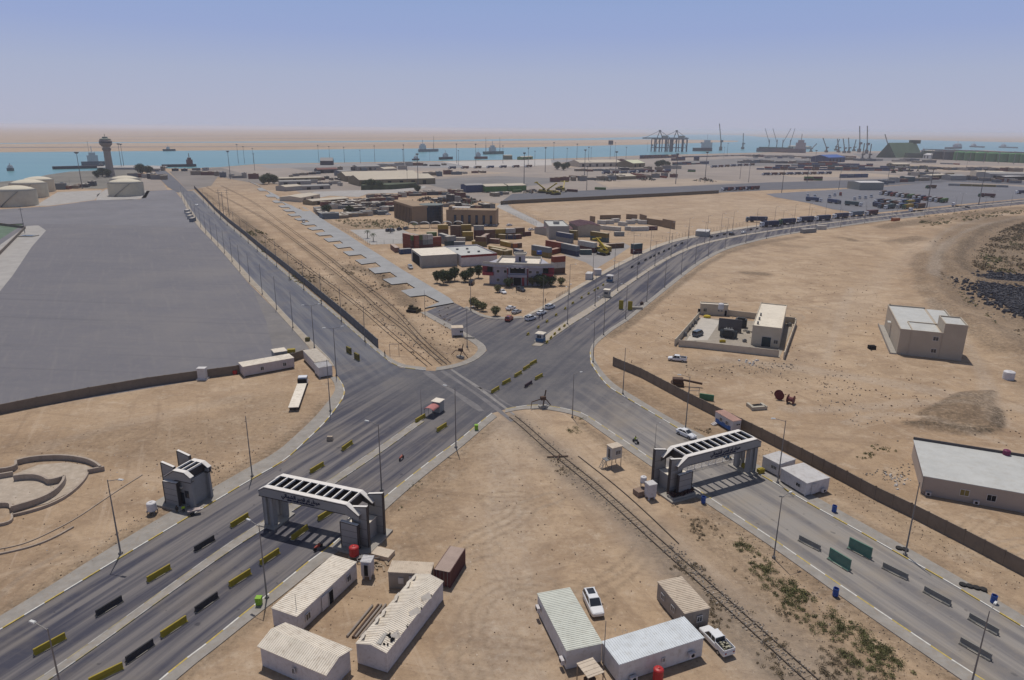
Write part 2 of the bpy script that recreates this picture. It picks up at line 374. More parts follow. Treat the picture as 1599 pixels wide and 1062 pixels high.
sheet('yard', [(395, 452), (421, 475), (455, 510), (486, 548), (470, 556), (430, 560), (415, 500)], .02, mat('dusty_yard_pavers', (.17, .158, .155), ns=.08, na=.15, dirt=(.24, .215, .19), da=.6, ns2=.3))
# herringbone concrete road with its row of slanting loading bays
bays = crop(400, 380, 5.31, [(1520, 495), (1405, 437), (1275, 450), (1200, 400), (1320, 378), (1250, 335), (1125, 348), (1050, 305), (1170, 285), (1110, 245), (985, 257), (930, 215), (1035, 200), (990, 165), (875, 180), (820, 145), (920, 130), (870, 98), (770, 108), (720, 75), (815, 65), (780, 35), (680, 47), (640, 15)])
bays += crop(400, 280, 7.268, [(990, 735), (950, 705), (820, 717), (765, 680), (880, 665), (845, 636), (720, 648), (670, 620), (785, 600), (750, 573), (640, 583), (580, 560), (695, 541), (660, 520), (560, 527), (505, 505), (605, 490), (575, 468), (480, 474), (430, 452), (520, 440), (495, 418), (400, 424), (355, 402), (455, 392), (430, 368), (345, 372), (300, 350), (395, 344), (370, 322), (290, 326), (250, 305), (340, 298), (300, 270), (215, 272), (180, 250), (255, 238), (215, 205), (130, 205), (100, 185), (165, 172), (120, 135), (40, 135), (10, 110), (60, 98), (0, 55)])
c_right = [(388, 284), (400, 289), (413, 296), (427.5, 303), (448, 314), (477, 325), (513, 349), (544, 368), (562, 380), (594, 400), (626, 421), (664, 443.5), (703, 467.5)]
b = MB(); b.prism([(p.x, p.y) for p in PL(crop(400, 380, 5.31, [(1400, 545), (1640, 500)]) + [(703, 468.5)] [:0] + [(703, 467.5)] + list(reversed(c_right[:-1])) + list(reversed(bays)))], 0.0, .42, 0, 1)
o = structure(b.build('concrete_road', [M_croad, mat('shaded_slab_edge', (.07, .06, .05))], fix=True))  # slab sides coloured near-black to paint in their shade
# white-scoured crossing strips where the rail lines cut across the asphalt
def ribbon(name, pts, w, z, m, cut=None):
    pts = smoothpl(pts, 1); b = MB(); L = []; Rr = []
    for i, p in enumerate(pts):
        a = pts[max(0, i-1)]; c = pts[min(len(pts)-1, i+1)]; d = (c-a).normalized(); n = Vector((-d.y, d.x, 0))
        k = w*(1+.25*math.sin(i*1.7))
        L.append(p+n*k/2); Rr.append(p-n*k/2)
    for i in range(len(pts)-1):
        b.poly([(Rr[i].x, Rr[i].y, z), (Rr[i+1].x, Rr[i+1].y, z), (L[i+1].x, L[i+1].y, z), (L[i].x, L[i].y, z)])
    return structure(b.build(name, m))
M_scour = mat('scoured_asphalt', (.235, .22, .21), ns=.4, na=.2, dirt=(.13, .12, .125), da=.7, ns2=1.2)
M_scour2 = mat('scoured_asphalt_faint', (.165, .155, .157), ns=.4, na=.2, dirt=(.11, .105, .115), da=.8, ns2=1.0)
ribbon('road_crossing_strip', PL([(690, 579), (725, 602), (768, 632), (800, 658)]), 1.1, .030, M_scour2)
ribbon('road_crossing_strip', PL([(705, 577), (742, 603), (780, 630), (803, 648)]), .7, .030, M_scour)
ribbon('road_crossing_strip', PL([(664, 580), (700, 606), (740, 633), (752, 642)]), 1.6, .030, M_scour2)
ribbon('road_crossing_strip', PL([(722, 588), (752, 607), (775, 626)]), .5, .034, M_scour)
ribbon('road_crossing_strip', PL([(743, 604), (768, 612), (786, 628), (812, 640)]), .5, .034, M_scour2)

# ---------------------------------------------------------------- ground sheet
def grid_axis(lo, hi, step, far):
    out = list(np.arange(lo, hi, step))
    for sg, x in ((1, out[-1]), (-1, out[0])):
        d, s_ = 0.0, step
        while d < far: s_ = step+.012*d if d < 420 else s_*1.09; d += s_; out.append(x+sg*d)
    return np.array(sorted(out))
gx = grid_axis(-75, 105, .5, 45000)
gy = grid_axis(52, 170, .5, 45000); gy = gy[gy > -3000]
X, Y = np.meshgrid(gx, gy)
def dseg(pts):
    D = np.full(X.shape, 1e9)
    for a, c in zip(pts, pts[1:]):
        ax, ay, bx, by = a.x, a.y, c.x, c.y; L2 = (bx-ax)**2+(by-ay)**2+1e-9
        tt = np.clip(((X-ax)*(bx-ax)+(Y-ay)*(by-ay))/L2, 0, 1)
        D = np.minimum(D, np.hypot(X-ax-tt*(bx-ax), Y-ay-tt*(by-ay)))
    return D
def inside(pts):
    r = np.zeros(X.shape, bool)
    for i in range(len(pts)):
        a = pts[i]; c = pts[(i+1) % len(pts)]
        cond = ((a.y > Y) != (c.y > Y)); xx = (c.x-a.x)*(Y-a.y)/((c.y-a.y) if c.y != a.y else 1e-9)+a.x
        r ^= cond & (X < xx)
    return r
def soft(pts, w):
    D = dseg(pts+[pts[0]]); s = np.where(inside(pts), D, -D); return np.clip(s/w+.5, 0, 1)
wob = np.zeros(X.shape)
for k in range(14):
    th = rng.random()*6.28; fr = 10**rng.uniform(-1.6, -.1); wob += np.sin((X*math.cos(th)+Y*math.sin(th))*fr+rng.random()*6.28)*(.6/ (1+fr*4))
wob /= 2.2
TR = np.zeros(X.shape); DK = np.zeros(X.shape); GR = np.zeros(X.shape)
def track(pts, w, k=.8, arr='T', jit=.5):
    global TR, DK, GR
    p = smoothpl(PL(pts), 2); v = k*np.clip(1.7*(1-(dseg(p)+wob*jit*w*.6)/w), 0, 1)
    if arr == 'T': TR = np.maximum(TR, v)
    elif arr == 'D': DK = np.maximum(DK, v)
    else: GR = np.maximum(GR, v)
def patch(pts, w, k=.8, arr='T'):
    global TR, DK, GR
    v = k*np.clip(soft(PL(pts), w)+wob*.35*(soft(PL(pts), w*2) > 0)*(soft(PL(pts), w*2) < 1), 0, 1)
    if arr == 'T': TR = np.maximum(TR, v)
    elif arr == 'D': DK = np.maximum(DK, v)
    else: GR = np.maximum(GR, v)
track([(830, 1100), (805, 1000), (790, 880), (785, 780), (775, 700), (772, 660)], 3.5, .45)
track([(800, 1100), (775, 980), (762, 860), (770, 760), (775, 680)], 1.2, .5)
track([(850, 1100), (838, 960), (815, 850), (800, 740), (795, 670)], 1.0, .5)
patch([(690, 1100), (730, 940), (760, 760), (775, 655), (800, 655), (815, 800), (850, 950), (870, 1100)], 9, .5); track([(1600, 338), (1540, 350), (1490, 370), (1462, 398), (1458, 432)], 4, .9); track([(1590, 331), (1520, 343), (1470, 362), (1446, 395)], 3, .6); track([(1452, 470), (1500, 520), (1540, 590), (1555, 660)], 3, .5)
track([(1250, 560), (1330, 480), (1390, 420), (1440, 380)], 9, .22); track([(1120, 560), (1250, 575), (1400, 600), (1599, 640)], 4, .5)
track([(1230, 640), (1330, 640), (1440, 625), (1560, 640)], 3, .5); track([(1320, 660), (1400, 640), (1560, 690)], 2, .5)
track([(1290, 560), (1310, 500), (1330, 450)], 2.5, .45); track([(0, 640), (150, 615), (300, 590)], 5, .35); track([(60, 700), (200, 660), (380, 620)], 3, .3)
patch([(980, 380), (1100, 330), (1250, 330), (1200, 420), (1050, 460)], 20, .15); patch([(820, 322), (1140, 303), (1260, 325), (1160, 348), (1050, 365), (990, 385), (880, 345)], 10, .25)
# far desert bands
patch([(-900, 236), (1100, 222), (1150, 219), (900, 220), (-900, 228)], 60, .35)
# dark verges along the kerbs and fences
for q in (A_left[:12],): track([(u-13, v-12) for u, v in q], 4.5, .6, 'D')
track([(u+12, v+14) for u, v in A_right], 2.5, .45, 'D'); track([(u+9, v+6) for u, v in A_low_right[10:-3]], 2.5, .7, 'D')
track([(u+18, v-12) for u, v in D_right[4:]], 2.0, .35, 'D'); track([(u-14, v+12) for u, v in D_left[:-6]], 2.2, .5, 'D')
track([(310, 295), (360, 330), (420, 380), (500, 450), (560, 505)], 8, .5, 'D'); track([(372, 344), (420, 390), (470, 430), (500, 462)], 6, .9, 'D')
track([(540, 415), (600, 430), (625, 455), (640, 475)], 5, .75, 'D'); track([(600, 490), (660, 530), (720, 560)], 8, .35, 'D'); track([(700, 505), (720, 520), (735, 545)], 4, .45, 'D')
track([(1010, 650), (1080, 690)], 3, .3, 'D'); track([(950, 590), (1000, 640), (1100, 690)], 3, .4, 'D')
for q in ([(800, 650), (850, 700), (920, 760), (1000, 830), (1100, 925), (1240, 1062)],): track(q, 3.2, .6, 'D'); track(q, 7, .4, 'G')
track([(1100, 830), (1180, 900), (1260, 980), (1340, 1062)], 5, .4, 'D')
track([(465, 380), (560, 460), (700, 570)], 2.5, .6, 'D'); track([(483, 380), (590, 461), (690, 555)], 2.5, .6, 'D'); track([(400, 330), (470, 385)], 3, .3, 'D')
# berm, wet ditch and dark rubble field on the right
patch([(1500, 340), (1460, 380), (1445, 430), (1470, 470), (1540, 520), (1620, 600), (1750, 600), (1750, 330)], 12, .7, 'D'); patch([(1530, 380), (1570, 352), (1640, 335), (1740, 330), (1740, 450), (1545, 432)], 14, .9, 'D'); patch([(1560, 520), (1740, 500), (1740, 700), (1620, 650)], 8, .6, 'D')
track([(1590, 342), (1550, 352), (1515, 375), (1500, 395), (1500, 412), (1518, 425), (1560, 432)], 7, 1., 'D'); track([(1470, 395), (1478, 415), (1490, 428)], 4, .85, 'D')
patch([(1516, 432), (1560, 430), (1720, 440), (1720, 540), (1600, 515), (1550, 470), (1530, 450)], 3, 1., 'D'); patch([(1540, 385), (1599, 360), (1720, 360), (1720, 420), (1560, 405)], 8, .6, 'D')
track([(1438, 400), (1436, 440), (1455, 470), (1500, 500), (1560, 550)], 6, .6, 'D'); track([(1470, 360), (1456, 400), (1462, 440)], 3, .5, 'D'); track([(1385, 355), (1450, 345), (1520, 335), (1599, 325)], 9, .7, 'D')
patch([(1420, 665), (1500, 612), (1552, 610), (1560, 678), (1500, 680)], 1.5, .7, 'D'); track([(1418, 661), (1470, 668), (1556, 679), (1558, 640)], 1.8, 1., 'D'); track([(1440, 648), (1500, 615), (1548, 612)], 1.6, .8, 'D')
track([(1290, 358), (1345, 350), (1400, 343)], 3, .5, 'D'); track([(1130, 395), (1180, 380), (1250, 370)], 5, .6, 'D'); track([(1168, 426), (1192, 428)], 5, .8, 'D'); track([(1215, 382), (1255, 386)], 7, .4, 'D'); track([(1316, 372), (1332, 376)], 6, .7, 'D'); track([(1398, 378), (1440, 372)], 8, .6, 'D')
patch([(520, 350), (600, 344), (640, 362), (560, 363)], 4, .45, 'D')
patch([(200, 280), (400, 300), (620, 290), (700, 270), (300, 262)], 30, .3, 'G')
patch([(0, 745), (30, 712), (120, 705), (160, 725), (125, 765), (30, 800), (-60, 830)], .8, .35, 'T')
patch([(0, 690), (200, 665), (400, 640), (470, 660), (430, 700), (200, 720), (0, 712)], 9, .3, 'D'); patch([(950, 600), (1030, 650), (1110, 700), (1190, 735), (1240, 740), (1130, 665), (1000, 600)], 3, .35, 'D'); patch([(1040, 560), (1240, 565), (1260, 590), (1080, 590)], 6, .3, 'D'); patch([(1250, 740), (1340, 790), (1430, 840), (1599, 930), (1599, 905), (1430, 815), (1340, 770)], 3, .3, 'D'); patch([(600, 900), (640, 770), (720, 700), (765, 665), (770, 700), (700, 800), (640, 900)], 7, .3, 'D')
for _ in range(26):
    u, v = random.uniform(0, 1599), random.uniform(400, 1060); p_ = P(u, v); a_ = random.random()*6.28; L_ = random.uniform(6, 26)
    pts = [p_+Vector((math.cos(a_+.25*i*random.choice((-1, 1)))*L_*i/4, math.sin(a_+.25*i)*L_*i/4, 0)) for i in range(5)]
    d_ = dseg(smoothpl(pts, 2)); w_ = random.uniform(.35, .7)
    for off_ in (0, 1.7): TR = np.maximum(TR, .35*np.clip(1.5-np.abs(d_-off_)/w_*1.5, 0, 1)*(random.random() < .5)); DK = np.maximum(DK, .28*np.clip(1.5-np.abs(d_-off_)/w_*1.5, 0, 1))
patch([(340, 620), (470, 610), (500, 640), (440, 690), (360, 700)], 6, .25, 'D')
Z = np.zeros(X.shape)
def mound(px, w, h):
    global Z
    pts = PL(px); Z = np.maximum(Z, h*np.clip(soft(pts, w)*1.0, 0, 1)*(.75+.25*wob))
mound([(1424, 664), (1500, 614), (1550, 612), (1558, 677), (1500, 676)], 3.0, 1.1); mound([(1448, 655), (1500, 622), (1540, 622), (1530, 660)], 4, 1.7)
def ridge(px, w, h):
    global Z
    Z = np.maximum(Z, h*np.clip(1-dseg(smoothpl(PL(px), 2))/w, 0, 1)*(.8+.3*wob))
ridge([(1446, 380), (1440, 425), (1460, 460), (1500, 490), (1560, 530), (1640, 590)], 9, 2.0); ridge([(1380, 352), (1450, 342), (1540, 331), (1640, 320)], 7, 1.8)
ridge([(1560, 350), (1520, 362), (1492, 385), (1480, 412), (1495, 430), (1540, 440), (1600, 445)], 8, 1.6); ridge([(1395, 380), (1430, 370)], 6, 1.3); ridge([(1316, 372), (1330, 374)], 4, .9)
ridge([(1130, 400), (1180, 385), (1260, 374), (1330, 364)], 4, .5); ridge([(618, 450), (632, 466), (640, 476)], 3, 1.0); ridge([(436, 312), (455, 318), (478, 330)], 6, 1.2)
ny, nx = X.shape
vs = np.stack([X, Y, Z], -1).reshape(-1, 3).astype(np.float32)
i = np.arange(ny-1)[:, None]*nx+np.arange(nx-1)[None, :]
fs = np.stack([i, i+1, i+nx+1, i+nx], -1).reshape(-1, 4).astype(np.int32)
me = bpy.data.meshes.new('ground'); me.vertices.add(len(vs)); me.vertices.foreach_set('co', vs.ravel())
me.loops.add(fs.size); me.loops.foreach_set('vertex_index', fs.ravel()); me.polygons.add(len(fs))
me.polygons.foreach_set('loop_start', np.arange(0, fs.size, 4, dtype=np.int32)); me.polygons.foreach_set('loop_total', np.full(len(fs), 4, np.int32))
me.update(); me.validate()
ca = me.color_attributes.new('cover', 'FLOAT_COLOR', 'POINT')
ca.data.foreach_set('color', np.stack([TR, DK, GR, np.ones(X.shape)], -1).reshape(-1).astype(np.float32))
me.materials.append(sand); me.polygons.foreach_set('use_smooth', np.ones(len(fs), bool))
go = structure(bpy.data.objects.new('ground', me)); COL.objects.link(go)

# ---------------------------------------------------------------- water and far aprons
mw, t, b, pos = newmat('water')
b.inputs['Roughness'].default_value = .3; b.inputs['Specular IOR Level'].default_value = .35
c = mixc(t, mrange(t, noise(t, mapped(t, pos, 0, (.002, .012, 1)), 1.0, 4), .35, .65), (.075, .235, .265), (.105, .27, .29))
t.links.new(c, b.inputs['Base Color'])
bp = t.nodes.new('ShaderNodeBump'); bp.inputs['Strength'].default_value = .3; t.links.new(noise(t, pos, .15, 3), bp.inputs['Height']); t.links.new(bp.outputs[0], b.inputs['Normal'])
sheet('water', [(-500, 320), (0, 284), (40, 281), (75, 273), (110, 268), (165, 266), (225, 262), (290, 264), (345, 261), (400, 256.5), (500, 254.5), (640, 252.5), (800, 249.5), (900, 247), (1000, 243), (1200, 238), (1400, 236), (1480, 234), (1540, 235), (1700, 243), (1900, 250),
    (1900, 229), (1700, 225), (1599, 222.5), (1500, 220.5), (1400, 218), (1300, 216.5), (1200, 214.8), (1160, 211.5), (1100, 210), (1020, 211), (1000, 214), (900, 216.3), (800, 217), (680, 219), (500, 220.6), (400, 221), (200, 222), (0, 223.5), (0, 224.7), (200, 223.4), (400, 222.8), (500, 222.6), (680, 221.2), (800, 219.8), (900, 219), (1000, 217.8), (1100, 218.5), (1155, 220), (1150, 221.5), (1100, 223), (1000, 226), (800, 230.5), (600, 232.5), (400, 234.5), (0, 238), (-500, 242)], .12, mw)
sheet('port_apron', [(335, 262), (400, 257.5), (500, 255.5), (640, 253.5), (800, 250.5), (900, 248), (1000, 244), (1200, 239), (1400, 237), (1480, 240), (1900, 255), (1900, 300), (1599, 296), (1470, 284), (1340, 291), (1200, 296), (1100, 302), (780, 318), (640, 300), (480, 305), (440, 290), (400, 280)], .05, M_apron)
for pl_ in ([(600, 268), (720, 266), (800, 270), (700, 276), (560, 274)], [(930, 284), (1080, 279), (1160, 284), (1060, 291), (950, 293)], [(1180, 268), (1330, 268), (1420, 276), (1240, 277)], [(1400, 256), (1700, 262), (1700, 272), (1470, 268)], [(860, 256), (980, 254), (1010, 258), (890, 262)]): sheet('sandy_lot', pl_, .09, mat('sandy_lot', (.36, .285, .215), ns=.01, na=.12, dirt=(.27, .21, .16), da=.6, ns2=.05))
for pl_ in ([(640, 282), (780, 275), (900, 280), (820, 292), (700, 296)], [(1060, 252), (1180, 246), (1330, 248), (1300, 257), (1120, 260)], [(1330, 240), (1460, 238), (1456, 250), (1360, 252)], [(450, 262), (600, 259), (640, 263), (500, 270)]): sheet('oily_lot', pl_, .11, mat('oily_lot', (.17, .16, .155), ns=.01, na=.15, dirt=(.24, .215, .19), da=.6, ns2=.04))
for pl_ in ([(-100, 231.5), (500, 229), (700, 227.5), (500, 228.2), (0, 229.6)], [(300, 226.2), (900, 223.4), (1000, 222.8), (800, 224.6)], [(0, 219.5), (500, 216.5), (800, 214.5), (500, 215.6)], [(100, 214), (600, 211.5), (300, 212.2)], [(500, 208.6), (1000, 208.4), (900, 207.7)]): sheet('mud_flat', pl_, .16, mat('far_mud', (.19, .155, .14), ns=.002, na=.15))
sheet('port_quay', [(400, 257.8), (500, 255.8), (640, 253.8), (800, 250.7), (890, 249), (900, 252), (760, 262), (660, 262), (560, 259), (420, 263)], .10, mat('quay_grey', (.24, .235, .235), ns=.01, na=.1, dirt=(.3, .28, .26), da=.5, ns2=.05))
sheet('port_quay', [(690, 252.5), (860, 249), (862, 258), (740, 262)], .16, mat('quay_pale', (.42, .39, .36), ns=.01, na=.08))
sheet('far_road', [(780, 317), (800, 303), (880, 299), (1000, 294), (1200, 285), (1340, 281), (1470, 276), (1560, 280), (1599, 283), (1620, 290), (1480, 284), (1340, 293), (1200, 297), (1125, 301), (1000, 307)], .12, M_roadF)
sheet('truck_lot', [(1196, 303), (1340, 294), (1400, 290), (1470, 284), (1599, 292), (1760, 300), (1750, 298), (1599, 310), (1480, 321), (1420, 327), (1350, 334), (1300, 327), (1262, 317), (1210, 308)], .12, M_lot)
sheet('pale_yard', crop(380, 250, 6.6625, [(620, 385), (740, 330), (1200, 315), (1599, 300), (1760, 280), (1900, 270), (1890, 290), (1600, 345), (1300, 350), (1200, 385), (900, 372), (750, 400)]), .12, M_conc)
sheet('car_park', [(546, 359), (625, 357), (640, 364), (690, 372), (640, 380), (580, 382), (576, 380)], .02, M_conc)
sheet('port_access_road', [(786, 314), (800, 325), (835, 342), (870, 362), (858, 366), (840, 355), (808, 339), (775, 323)], .02, M_conc)
sheet('concrete_yard', [(915, 410), (880, 398), (905, 392), (960, 382), (972, 378), (985, 385), (955, 405), (930, 420)], .02, mat('yard_grey', (.27, .25, .24), ns=.1, na=.12))
sheet('tank_pad', [(205, 312), (150, 313), (152, 304), (165, 296), (235, 296), (228, 309)], .02, M_conc)
sheet('pale_yard', [(54, 322), (90, 300), (160, 297), (148, 312), (80, 321)], .02, M_conc)
sheet('mud_flat', [(0, 284), (40, 281), (75, 273), (112, 268), (165, 266), (225, 263), (220, 285), (160, 295), (100, 294), (60, 290), (0, 300), (-200, 320), (-200, 300)], .16, mat('mud', (.17, .155, .13), ns=.02, na=.25, dirt=(.09, .09, .075), da=.8, ns2=.08))
sheet('pale_path', [(-60, 470), (-60, 425), (42, 353), (60, 352), (72, 360), (50, 385), (20, 430), (0, 455)], .03, M_conc)
sheet('road', [(277, 301), (293, 299), (281, 286), (268, 274), (259, 267), (240, 266), (252, 282), (262, 292)], .14, M_roadF)
sheet('port_apron', [(168, 298), (262, 297), (252, 283), (240, 268), (225, 272), (210, 285), (175, 290)], .10, M_apron); sheet('port_apron', [(292, 298), (283, 287), (264, 268), (300, 265), (345, 262), (420, 282), (410, 288), (385, 284), (340, 276), (330, 290)], .10, mat('dim_apron', (.20, .175, .155), ns=.01, na=.2, dirt=(.13, .115, .10), da=.7, ns2=.05))
sheet('basketball_court', [(-40, 352), (38, 349), (12, 366), (-40, 400)], .02, mat('green_sport_floor', (.10, .15, .10), ns=.2, na=.2))

# ---------------------------------------------------------------- pavements and kerbs
def strip(name, inner, outer, paint=True, h=.13, world=False, seg=2.6, m=None):
    a = smoothpl(PL(inner) if not world else inner, 2); c = smoothpl(PL(outer) if not world else outer, 2)
    n = max(6, int(length(a)/seg)); a = resamp(a, n); c = resamp(c, n)
    b = MB(); k = MB()
    for i in range(n-1):
        p0, p1, q0, q1 = a[i], a[i+1], c[i], c[i+1]
        e0 = p0.lerp(q0, min(.45, .22/max(.3, (q0-p0).length))); e1 = p1.lerp(q1, min(.45, .22/max(.3, (q1-p1).length)))
        up_ = lambda p, z: (p.x, p.y, z)
        b.poly([up_(e0, h), up_(e1, h), up_(q1, h), up_(q0, h)]); b.poly([up_(q0, 0), up_(q0, h), up_(q1, h), up_(q1, 0)], 1)
        mi = i % 2 if paint else 2
        k.poly([up_(p0, h+.02), up_(p1, h+.02), up_(e1, h+.02), up_(e0, h+.02)], mi); k.poly([up_(p0, 0), up_(p1, 0), up_(p1, h+.02), up_(p0, h+.02)], mi)
        k.poly([up_(e1, h), up_(e0, h), up_(e0, h+.02), up_(e1, h+.02)], mi)
    structure(b.build(name, [m or M_pave, M_kerb], fix=False)); structure(k.build('kerb', [M_kerbY, M_kerbW, M_kerb]))
strip('pavement', A_left[:-1], [(-150, 1055), (0, 963), (70, 921), (142, 875), (212, 832), (278, 793), (328, 765), (384, 733), (432, 707), (459, 683), (492, 652), (507, 634), (520, 617), (524, 608), (522, 598), (514, 588)], True)
strip('pavement', B_left[:], [(512, 572), (503, 561), (484, 545), (455, 512), (426, 480), (404, 455), (386, 440), (361, 410), (338, 383.5), (323, 368), (309, 354), (294, 331), (285, 313), (277, 298)], False, m=mat('sandy_pavement', (.33, .28, .22), ns=.3, na=.2))
strip('pavement', B_right[:]+NW_corner[1:5], [(302.5, 297), (318.5, 312), (336, 330), (356, 348), (380.5, 368), (406.5, 390), (435, 414), (479, 450.5), (537.7, 499), (576, 532), (592, 545.5), (613, 562), (628, 569.5), (648, 572.5), (665, 574)], True, seg=3)
strip('pavement', NW_corner[5:], [(682, 574), (703, 571), (724, 565), (738, 557), (744, 551), (747, 546), (745, 541), (738, 535.5), (726, 528), (712, 519.5), (696, 510.5), (676, 500), (656, 488)], False)
strip('pavement', list(reversed(N_corner[1:])), [(815, 494), (786, 496), (764, 494.5), (753, 491.3), (738, 483.7), (728, 479)], False)
strip('pavement', A_up_left[:16], [(817, 494), (839, 482.5), (864, 469), (891, 452.5), (921, 435.5), (953, 417), (983, 402), (1014, 386.5), (1043, 376.5), (1070, 370), (1098, 365.3), (1131, 359.2), (1164, 354), (1209, 348), (1249, 344), (1299, 339)], False, m=mat('sandy_kerb_strip', (.40, .34, .27), ns=.3, na=.15))
strip('pavement', A_low_right[::-1][:20], [(926, 550), (928, 542), (935, 533.5), (949, 522.5), (958, 515), (981, 501), (992, 492), (1014, 474.5), (1042.5, 451.5), (1068.5, 430.5), (1090, 414), (1110, 401.8), (1137, 388.4), (1168, 380), (1199, 372.2), (1236, 365.2), (1289, 358), (1352, 348.5), (1402, 342.3), (1445, 337)], False)
strip('pavement', D_right[:], [(926, 550), (930, 566), (944, 585), (959, 600.5), (978, 612), (1007, 629.5), (1030, 643.5), (1062, 662), (1093, 678), (1150, 709), (1212, 741), (1278, 779), (1345, 816.5), (1425.6, 861), (1492, 899), (1551, 934), (1612, 971), (1715, 1033)], True)
strip('pavement', list(reversed(D_left)), [(788, 645), (813, 639.5), (838, 638.5), (855, 640), (877, 643.5), (902, 650), (912, 655.5), (950, 683), (975, 700), (1008, 723), (1052, 753), (1090, 778), (1138, 810), (1185, 841), (1248, 885), (1310, 930), (1378, 978), (1457, 1032), (1500, 1062), (1580, 1115)], True, seg=2.6)
strip('pavement', list(reversed(A_right)), [(222, 1110), (296, 1044), (337, 1013), (380, 978), (416, 949.5), (438, 933), (474, 904), (503, 880), (526, 864), (573, 825), (613, 786), (650, 754), (680, 730), (706, 709.5), (723, 697), (760, 664), (776, 651.5)], True)
def median(name, up, lo, m=None, h=.14):
    a = resamp(smoothpl(PL(up), 1), 50); c = resamp(smoothpl(PL(lo), 1), 50); b = MB()
    for i in range(49):
        b.hexa([(c[i].x, c[i].y, 0), (c[i+1].x, c[i+1].y, 0), (a[i+1].x, a[i+1].y, 0), (a[i].x, a[i].y, 0), (c[i].x, c[i].y, h), (c[i+1].x, c[i+1].y, h), (a[i+1].x, a[i+1].y, h), (a[i].x, a[i].y, h)])
    structure(b.build(name, [m or M_pave], fix=True))
    for e in (a, c):
        k = MB(); e = resamp(e, max(8, int(length(e)/2.6)))
        for i in range(len(e)-1): k.bar((e[i].x, e[i].y, h/2+.01), (e[i+1].x, e[i+1].y, h/2+.01), .16, h+.02, i % 2)
        structure(k.build('kerb', [M_kerbYd, M_kerbWd]))
M_kerbWd = mat('worn_white_paint', (.40, .38, .35), ns=1, na=.25); M_kerbYd = mat('worn_yellow_paint', (.33, .28, .17), ns=1, na=.25)
median('median_strip', [(30, 1080), (60, 1062), (140, 1010), (237.5, 935), (350, 852.5), (400, 817), (514, 735), (595, 678), (641, 645), (652, 638)][:0]+[(30, 1080), (60, 1062), (137, 1008), (237.5, 935), (350, 854), (400, 821.5), (450, 791), (514, 751), (560, 720), (595, 697), (641, 664), (654, 656)],
       [(46, 1084), (77, 1062), (152, 1010), (250, 938), (361, 859), (410, 828), (460, 797), (524, 755), (570, 724), (605, 700), (650, 667), (662, 659)])
median('median_strip', [(831, 540), (858, 520), (887, 500), (928, 476), (954, 457), (994, 432), (1022, 413), (1046.5, 399), (1072.6, 387), (1100, 378), (1162, 366), (1250, 353), (1350, 341), (1474, 326), (1599, 314)],
       [(844, 541), (868, 524), (893, 506), (934, 481), (972, 452), (1012, 424), (1030, 412.5), (1050, 401.5), (1077, 389.3), (1100, 380.6), (1163, 367.6), (1251, 354.3), (1351, 342), (1474, 327), (1599, 315)], mat('median_sandy', (.36, .31, .255), ns=.2, na=.12))

# ---------------------------------------------------------------- materials of things
M_dark = mat('dark_opening', (.018, .018, .02), rough=.9, na=.1, spec=.05)
M_glass = mat('window_glass', (.03, .035, .045), rough=.12, na=.2, spec=.6)
M_white = mat('white_sheet_metal', (.60, .58, .57), ns=.4, na=.09, dirt=(.36, .30, .24), da=.5, ns2=1.4)
M_whitewall = mat('white_cabin_wall', (.56, .53, .53), ns=.5, na=.08, dirt=(.30, .24, .20), da=.45, ns2=1.8)
M_roofcream = mat('cream_roof_sheet', (.72, .65, .55), ns=.35, na=.10, dirt=(.40, .32, .24), da=.6, ns2=1.1)
M_rooftan = mat('tan_roof_sheet', (.56, .47, .37), ns=.35, na=.12, dirt=(.30, .22, .16), da=.6, ns2=1.2)
M_roofgreen = mat('pale_green_roof_sheet', (.60, .61, .54), ns=.35, na=.08, dirt=(.38, .36, .30), da=.4, ns2=1.1)
M_roofblue = mat('pale_blue_roof_sheet', (.62, .65, .67), ns=.35, na=.08, dirt=(.38, .37, .34), da=.4, ns2=1.1)
M_beigewall = mat('beige_render', (.50, .44, .35), ns=.3, na=.07, dirt=(.38, .31, .24), da=.35, ns2=1.0)
M_greywall = mat('grey_panel_wall', (.34, .325, .30), ns=.4, na=.08, dirt=(.25, .21, .17), da=.5, ns2=1.3)
M_tanwall = mat('tan_cabin_wall', (.31, .275, .24), ns=.6, na=.1, dirt=(.2, .16, .12), da=.4, ns2=2)
M_screed = mat('grey_white_roof_screed', (.47, .47, .45), ns=.3, na=.08, dirt=(.38, .35, .30), da=.5, ns2=.9)
M_concrete = mat('concrete', (.33, .305, .27), ns=.7, na=.12, dirt=(.24, .2, .16), da=.4, ns2=2.5)
M_wallpre = mat('precast_wall', (.19, .155, .122), ns=.5, na=.12, dirt=(.12, .10, .08), da=.5, ns2=1.6)
M_wallgrey = mat('precast_wall_grey', (.135, .135, .14), ns=.5, na=.1, dirt=(.1, .09, .085), da=.4, ns2=1.6)
M_steel = mat('painted_steel', (.17, .17, .17), rough=.5, na=.1)
M_pole = mat('galvanised_pole', (.20, .19, .185), rough=.5, na=.08)
M_lamp = mat('lamp_housing', (.62, .62, .60), rough=.4, na=.05)
M_tyre = mat('tyre_rubber', (.022, .021, .021), rough=.8, na=.15)
M_red = mat('red_plastic', (.42, .028, .03), rough=.45, na=.08)
M_blue = mat('blue_plastic', (.02, .07, .28), rough=.45, na=.08)
M_yellow = mat('yellow_paint', (.34, .255, .02), rough=.7, ns=1.5, na=.15, dirt=(.2, .16, .06), da=.5, ns2=3)
M_black = mat('black_paint', (.03, .03, .036), rough=.7, ns=1.5, na=.2, dirt=(.10, .09, .08), da=.5, ns2=3)
M_gatec = mat('gate_cladding', (.27, .265, .265), rough=.6, ns=.5, na=.06, dirt=(.22, .2, .18), da=.4, ns2=1.2)
